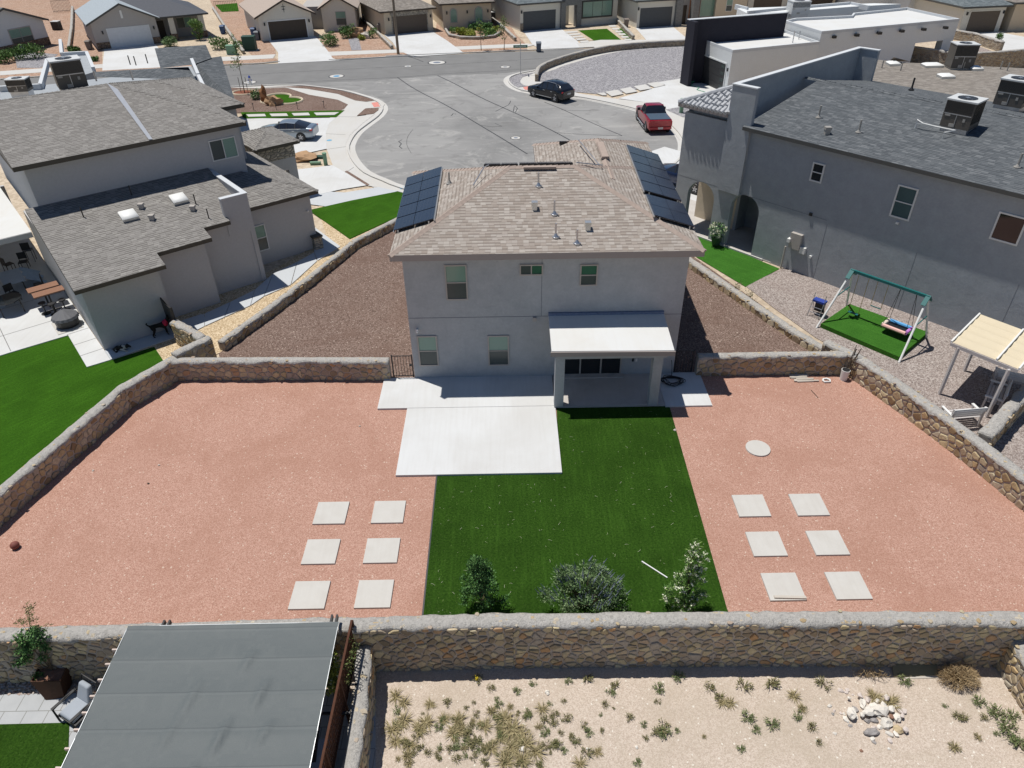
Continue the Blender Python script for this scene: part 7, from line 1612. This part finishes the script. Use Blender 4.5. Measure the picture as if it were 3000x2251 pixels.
def car(label,f,st,W,bodymat,cabin,wheels,wr,rimmat,cat='car',name='parked_car',glassrng=None,extra=None):
    """st: stations (x, zbottom, zbelt, ztop, halfwidth scale, roof halfwidth scale); glass where cabin"""
    o=thing(name,label,cat,f((0,0,0)))
    def ring(s):
        x,zb,zl,zt,k,kr=s; w_=W/2*k; wr_=W/2*kr
        side=[(0,zb),(w_*.86,zb),(w_*.98,zb+.12),(w_,(zb+zl)/2+.02),(w_*.985,zl-.05),(w_*.94,zl)]
        roof=[(wr_,zt-.06*(zt-zl)/.5 if zt-zl>.15 else zl+(zt-zl)*.6),(wr_*.8,zt-.012),(0,zt)]
        h=side+roof
        return [(x,y,z) for y,z in h]+[(x,-y,z) for y,z in h[-2:0:-1]]
    R_=[ring(s) for s in st]; n=len(R_[0]); body=MB(f); gl=MB(f); bi=[[body.p(q) for q in r] for r in R_]; gi=[[gl.p(q) for q in r] for r in R_]
    for i in range(len(st)-1):
        ca=st[i][3]-st[i][2]>.2; cb=st[i+1][3]-st[i+1][2]>.2
        for j in range(n):
            k=(j+1)%n; isside=(j==5 or j==n-6); istop=(6<=j<=n-7)
            g=False
            if isside and (ca or cb) and st[i][0]>=cabin[0]-.01 and st[i+1][0]<=cabin[1]+.01: g=True
            if istop and (ca!=cb) : g=True
            q=[bi[i][j],bi[i][k],bi[i+1][k],bi[i+1][j]]
            if g: gl.f.append([gi[i][j],gi[i][k],gi[i+1][k],gi[i+1][j]])
            else: body.f.append(q)
    body.f.append(bi[0][::-1]); body.f.append(bi[-1])
    for mb,nm,mt in ((body,'body',bodymat),(gl,'windows',CARG)):
        b=mb.build(nm,mt,o,smooth=True); bm=bmesh.new(); bm.from_mesh(b.data); bmesh.ops.delete(bm,geom=[v for v in bm.verts if not v.link_faces],context='VERTS')
        bmesh.ops.recalc_face_normals(bm,faces=bm.faces); bm.to_mesh(b.data); bm.free()
        b.data.polygons.foreach_set('use_smooth',[True]*len(b.data.polygons))
        md=b.modifiers.new('e','EDGE_SPLIT'); md.split_angle=R(38)
    # pillars
    m=MB(f)
    for i,s in enumerate(st):
        if s[3]-s[2]>.2 and cabin[0]<s[0]<cabin[1]:
            for sg in (-1,1): m.bar((s[0],sg*W/2*s[4]*.945,s[2]-.01),(s[0],sg*W/2*s[5]*1.005,s[3]-.06),.07,.02,(0,1,0))
    if m.v: m.build('pillars',M['black'] if extra!='paintpillar' else bodymat,o)
    for wx in wheels:
        for sg in (-1,1):
            a=MB(f); N=20; yy=sg*(W/2-.005); a.hexa([(wx+wr*1.16*math.cos(2*PI*k/N),yy-sg*.2,wr+wr*1.16*math.sin(2*PI*k/N)) for k in range(N)],[(wx+wr*1.16*math.cos(2*PI*k/N),yy+sg*.006,wr+wr*1.16*math.sin(2*PI*k/N)) for k in range(N)]); a.build('wheel_arch',M['iron'],o)
            wheel(o,f,wx,sg*(W/2+.012),wr,sg,rimmat)
    return o
rimA=plain('alloy_rim',(.5,.5,.52),.3,.5,.6,0)
tl=plain('tail_light_red',(.45,.01,.015),.25,.6,0,0); pl=plain('number_plate',(.6,.6,.58),.5)
def bx(o,f,n,mat,*b,lab=None): return MB(f).box(*b).build(n,mat,o)
# black SUV: rear towards +x local
a,b=G(1560,285),G(1627,301.5); ang=math.degrees(math.atan2(b.y-a.y,b.x-a.x)); 
c=(a+b)/2; f=F(c.x,c.y,ang); 
# camera side is -y; wheel line is the near side, so shift the centre away from camera
off=.93; nrm=Vector((-f.s,f.c,0)); f=F(c.x+nrm.x*off,c.y+nrm.y*off,ang)
suv=[(-2.42,.45,.72,.78,.62,.5),(-2.3,.28,.82,.9,.86,.7),(-1.7,.24,.95,1.02,.98,.8),(-1.15,.24,1.0,1.1,1,.82),(-.35,.24,1.03,1.6,1,.7),(.3,.24,1.05,1.7,1,.72),(1.1,.24,1.08,1.68,1,.71),(1.75,.26,1.15,1.58,.98,.68),(2.2,.3,1.12,1.2,.92,.8),(2.38,.4,.95,1.05,.85,.72)]
bk=paint('black_car_paint',(.006,.006,.009)); o=car('black sport utility car parked at the kerb of the circle',f,suv,1.9,bk,(-1.2,1.8),(-1.42,1.42),.37,rimA,extra='x')
m=MB(f); 
for sg in (-1,1): m.tube([(-1.1,sg*.9,1.04),(-.3,sg*.7,1.6),(.4,sg*.7,1.69),(1.3,sg*.69,1.66),(1.7,sg*.8,1.2)],.018,5); m.bar((-1.1,sg*.945,.36),(1.0,sg*.945,.36),.02,.05)
m.build('chrome_trim',M['alu'],o); m=MB(f)
for x in (-.1,.85): m.box(x,x+.22,-.965,-.94,.9,.94)
m.build('door_handle',M['alu'],o)
for sg in (-1,1): bx(o,f,'tail_light',tl,2.2,2.34,sg*.55,sg*.86,.92,1.05); bx(o,f,'mirror',bk,-1.0,-.8,sg*.92,sg*1.1,1.02,1.15)
bx(o,f,'number_plate',pl,2.33,2.41,-.24,.24,.72,.88)
# red pickup: tail toward the camera
c0,c1=G(1905,393),G(1956,395); d=c1-c0; mid=(c0+c1)/2; fr_=Vector(G(1860,345))-Vector(G(1905,393)); ang=93
f0=F(0,0,ang); fx=Vector((f0.c,f0.s,0)); cc=mid+fx*2.55; f=F(cc.x,cc.y,ang+180) # +x = rear
pk=[(-2.75,.5,.85,.92,.8,.6),(-2.6,.36,1.0,1.06,.95,.8),(-1.5,.34,1.1,1.18,1,.85),(-1.05,.34,1.14,1.24,1,.85),(-.55,.34,1.16,1.78,1,.72),(.1,.34,1.16,1.84,1,.74),(.45,.34,1.16,1.8,1,.73),(.75,.34,1.16,1.22,1,.95),(2.6,.36,1.14,1.2,1,.95),(2.72,.5,1.1,1.16,.97,.93)]
rd_=paint('red_truck_paint',(.33,.008,.018)); o=car('red pickup truck parked at the right rim of the circle',f,pk,1.98,rd_,(-1.1,.8),(-1.75,1.7),.4,rimA,cat='pickup truck',name='pickup_truck')
bx(o,f,'bed_cover',plain('blue_grey_bed_cover',(.06,.09,.13),.5),.82,2.6,-.86,.86,1.2,1.235)
bx(o,f,'tailgate_seam',M['iron'],2.715,2.735,-.8,.8,.62,.66); bx(o,f,'bumper',rd_,2.7,2.85,-.92,.92,.48,.64); bx(o,f,'number_plate',pl,2.85,2.87,-.2,.2,.5,.64)
for sg in (-1,1): bx(o,f,'tail_light',tl,2.6,2.74,sg*.86,sg*.97,.75,1.08); bx(o,f,'mirror',M['black'],-.9,-.7,sg*.98,sg*1.22,1.12,1.32); m=MB(f); m.tube([(-1.2,sg*1.05,.36),(1.15,sg*1.05,.36)],.05,8); m.build('side_step',M['alu'],o)
# silver sedan on the neighbour's drive, rear to +x
a=G(893,416); ang=-5; f0=F(0,0,ang); f=F(a.x-.25-1.42*f0.c-.9*f0.s,a.y-1.42*f0.s+.9*f0.c,ang,.045)
sd_=[(-2.45,.4,.6,.66,.6,.5),(-2.3,.22,.72,.78,.88,.7),(-1.6,.2,.86,.93,1,.8),(-1.0,.2,.92,1.0,1,.8),(-.3,.2,.94,1.38,1,.66),(.3,.2,.96,1.45,1,.68),(1.0,.2,.98,1.38,1,.66),(1.95,.22,1.0,1.07,.97,.78),(2.35,.25,.95,1.04,.9,.75),(2.45,.35,.85,.92,.82,.7)]
sv_=paint('silver_blue_paint',(.28,.33,.38),.28,.6); o=car('silver-blue sedan on the pale drive behind the left house roof',f,sd_,1.86,sv_,(-1.05,2.0),(-1.42,1.42),.34,rimA)
for sg in (-1,1): bx(o,f,'tail_light',tl,2.2,2.42,sg*.5,sg*.87,.82,.95); bx(o,f,'mirror',M['black'],-1.0,-.82,sg*.9,sg*1.06,.92,1.03)
m=MB(f); m.bar((-1.0,-.9,.93),(1.5,-.91,.99),.02,.03)
for x in (-.15,.75): m.box(x,x+.2,-.955,-.93,.8,.84)
m.build('chrome_trim',M['alu'],o)
# dark blue car seen through the first arch
c=Vector(FR((-9.6,6.2,0))); f=F(c.x,c.y,-48,.06); bl_=paint('dark_blue_paint',(.01,.02,.06)); o=car('dark blue car glimpsed through the first arch of the right house',f,suv,1.9,bl_,(-1.2,1.8),(-1.42,1.42),.37,rimA)
for sg in (-1,1): bx(o,f,'tail_light',tl,2.2,2.34,sg*.55,sg*.86,.92,1.05)
# ------------------------------------------------------------ dogs
def skin(name,mat,parent,verts,edges,rad,root=0,sub=2):
    me=bpy.data.meshes.new(name); me.from_pydata(verts,edges,[]); o=bpy.data.objects.new(name,me); S.collection.objects.link(o)
    o.modifiers.new('s','SKIN'); 
    for i,v in enumerate(me.skin_vertices[0].data): r=rad[i]; v.radius=(r,r) if not isinstance(r,tuple) else r; v.use_root=(i==root)
    ms=o.modifiers.new('u','SUBSURF'); ms.levels=ms.render_levels=sub; me.materials.append(mat); o.parent=parent; return o
def fur(name,c0,c1,patch=None):
    t=NT(name,.8,.2); t.tc; v=t.tc.outputs['Object']; c=t.mix(t.n('TexNoise',0,Vector=v,Scale=30.,Detail=3.),c0,c1)
    if patch: c=t.mix(t.ramp(t.n('TexNoise',0,Vector=v,Scale=4.5,Detail=1.),[(.52,0),(.55,1)]),c,patch)
    t.col(c); return t.m
bkf=fur('black_fur',(.008,.007,.007),(.02,.018,.017))
p=G(478,985); f=F(p.x,p.y,28,.055); o=thing('dog','tall black dog standing on the side walk, wearing a pink-red neck harness','dog',f((0,0,0)))
v=[(-.32,0,.56),(-.1,0,.55),(.16,0,.55),(.3,0,.6),(.38,0,.76),(.46,0,.88),(.56,0,.86),(.66,0,.82), # 0-7 spine..muzzle
 (.2,.1,.42),(.2,.1,.25),(.21,.1,.05),(.26,.1,.02), (.2,-.1,.42),(.24,-.1,.25),(.24,-.1,.05),(.29,-.1,.02),
 (-.3,.1,.42),(-.24,.1,.3),(-.36,.1,.18),(-.34,.1,.03),(-.29,.1,.02), (-.32,-.1,.42),(-.28,-.1,.3),(-.4,-.1,.18),(-.38,-.1,.03),(-.33,-.1,.02),
 (-.42,0,.6),(-.5,0,.68),(-.54,0,.76),(-.48,0,.8),(.43,.06,.97),(.43,-.06,.97)]
e=[(0,1),(1,2),(2,3),(3,4),(4,5),(5,6),(6,7),(2,8),(8,9),(9,10),(10,11),(2,12),(12,13),(13,14),(14,15),(0,16),(16,17),(17,18),(18,19),(19,20),(0,21),(21,22),(22,23),(23,24),(24,25),(0,26),(26,27),(27,28),(28,29),(5,30),(5,31)]
rad=[.11,.105,.135,.11,.075,.085,.06,.038,.06,.04,.028,.03,.06,.04,.028,.03,.075,.055,.035,.026,.03,.075,.055,.035,.026,.03,.04,.035,.035,.025,.02,.02]
skin('body',bkf,o,[tuple(Vector(f(q))-Vector(f((0,0,0)))) for q in v],e,rad)
m=MB(f); rows=[]
for x,z,r in ((.2,.56,.15),(.26,.59,.155),(.33,.65,.13),(.36,.71,.1)): rows.append([(x+.35*r*math.sin(2*PI*k/14)*0-.4*(r*math.sin(2*PI*k/14)),r*math.cos(2*PI*k/14),z+r*math.sin(2*PI*k/14)) for k in range(14)])
m.quadgrid(rows,True); m.build('harness',plain('pink_red_harness',(.5,.02,.07),.7),o,smooth=True)
bwf=fur('black_white_fur',(.01,.009,.009),(.03,.028,.025),(.5,.46,.4))
p=G(358,1028); f=F(p.x,p.y,5,.05); o=thing('dog','small black and white dog lying on the side walk by the house corner','dog',f((0,0,0)))
v=[(-.28,0,.11),(-.08,.02,.12),(.12,.02,.13),(.24,0,.17),(.33,-.02,.22),(.42,-.05,.2),(.5,-.07,.17),(.1,-.12,.06),(.26,-.2,.035),(.34,-.2,.03),(.1,.13,.06),(.26,.16,.035),(-.26,-.14,.07),(-.1,-.2,.04),(-.2,-.26,.03),(-.28,.13,.07),(-.12,.2,.04),(-.38,.02,.06),(-.5,.08,.04),(.3,.05,.3),(.32,-.09,.3)]
e=[(0,1),(1,2),(2,3),(3,4),(4,5),(5,6),(2,7),(7,8),(8,9),(2,10),(10,11),(0,12),(12,13),(13,14),(0,15),(15,16),(0,17),(17,18),(4,19),(4,20)]
rad=[.12,.11,.12,.08,.075,.05,.032,.05,.03,.028,.05,.03,.06,.035,.026,.06,.035,.03,.02,.018,.018]
skin('body',bwf,o,[tuple(Vector(f(q))-Vector(f((0,0,0)))) for q in v],e,rad)
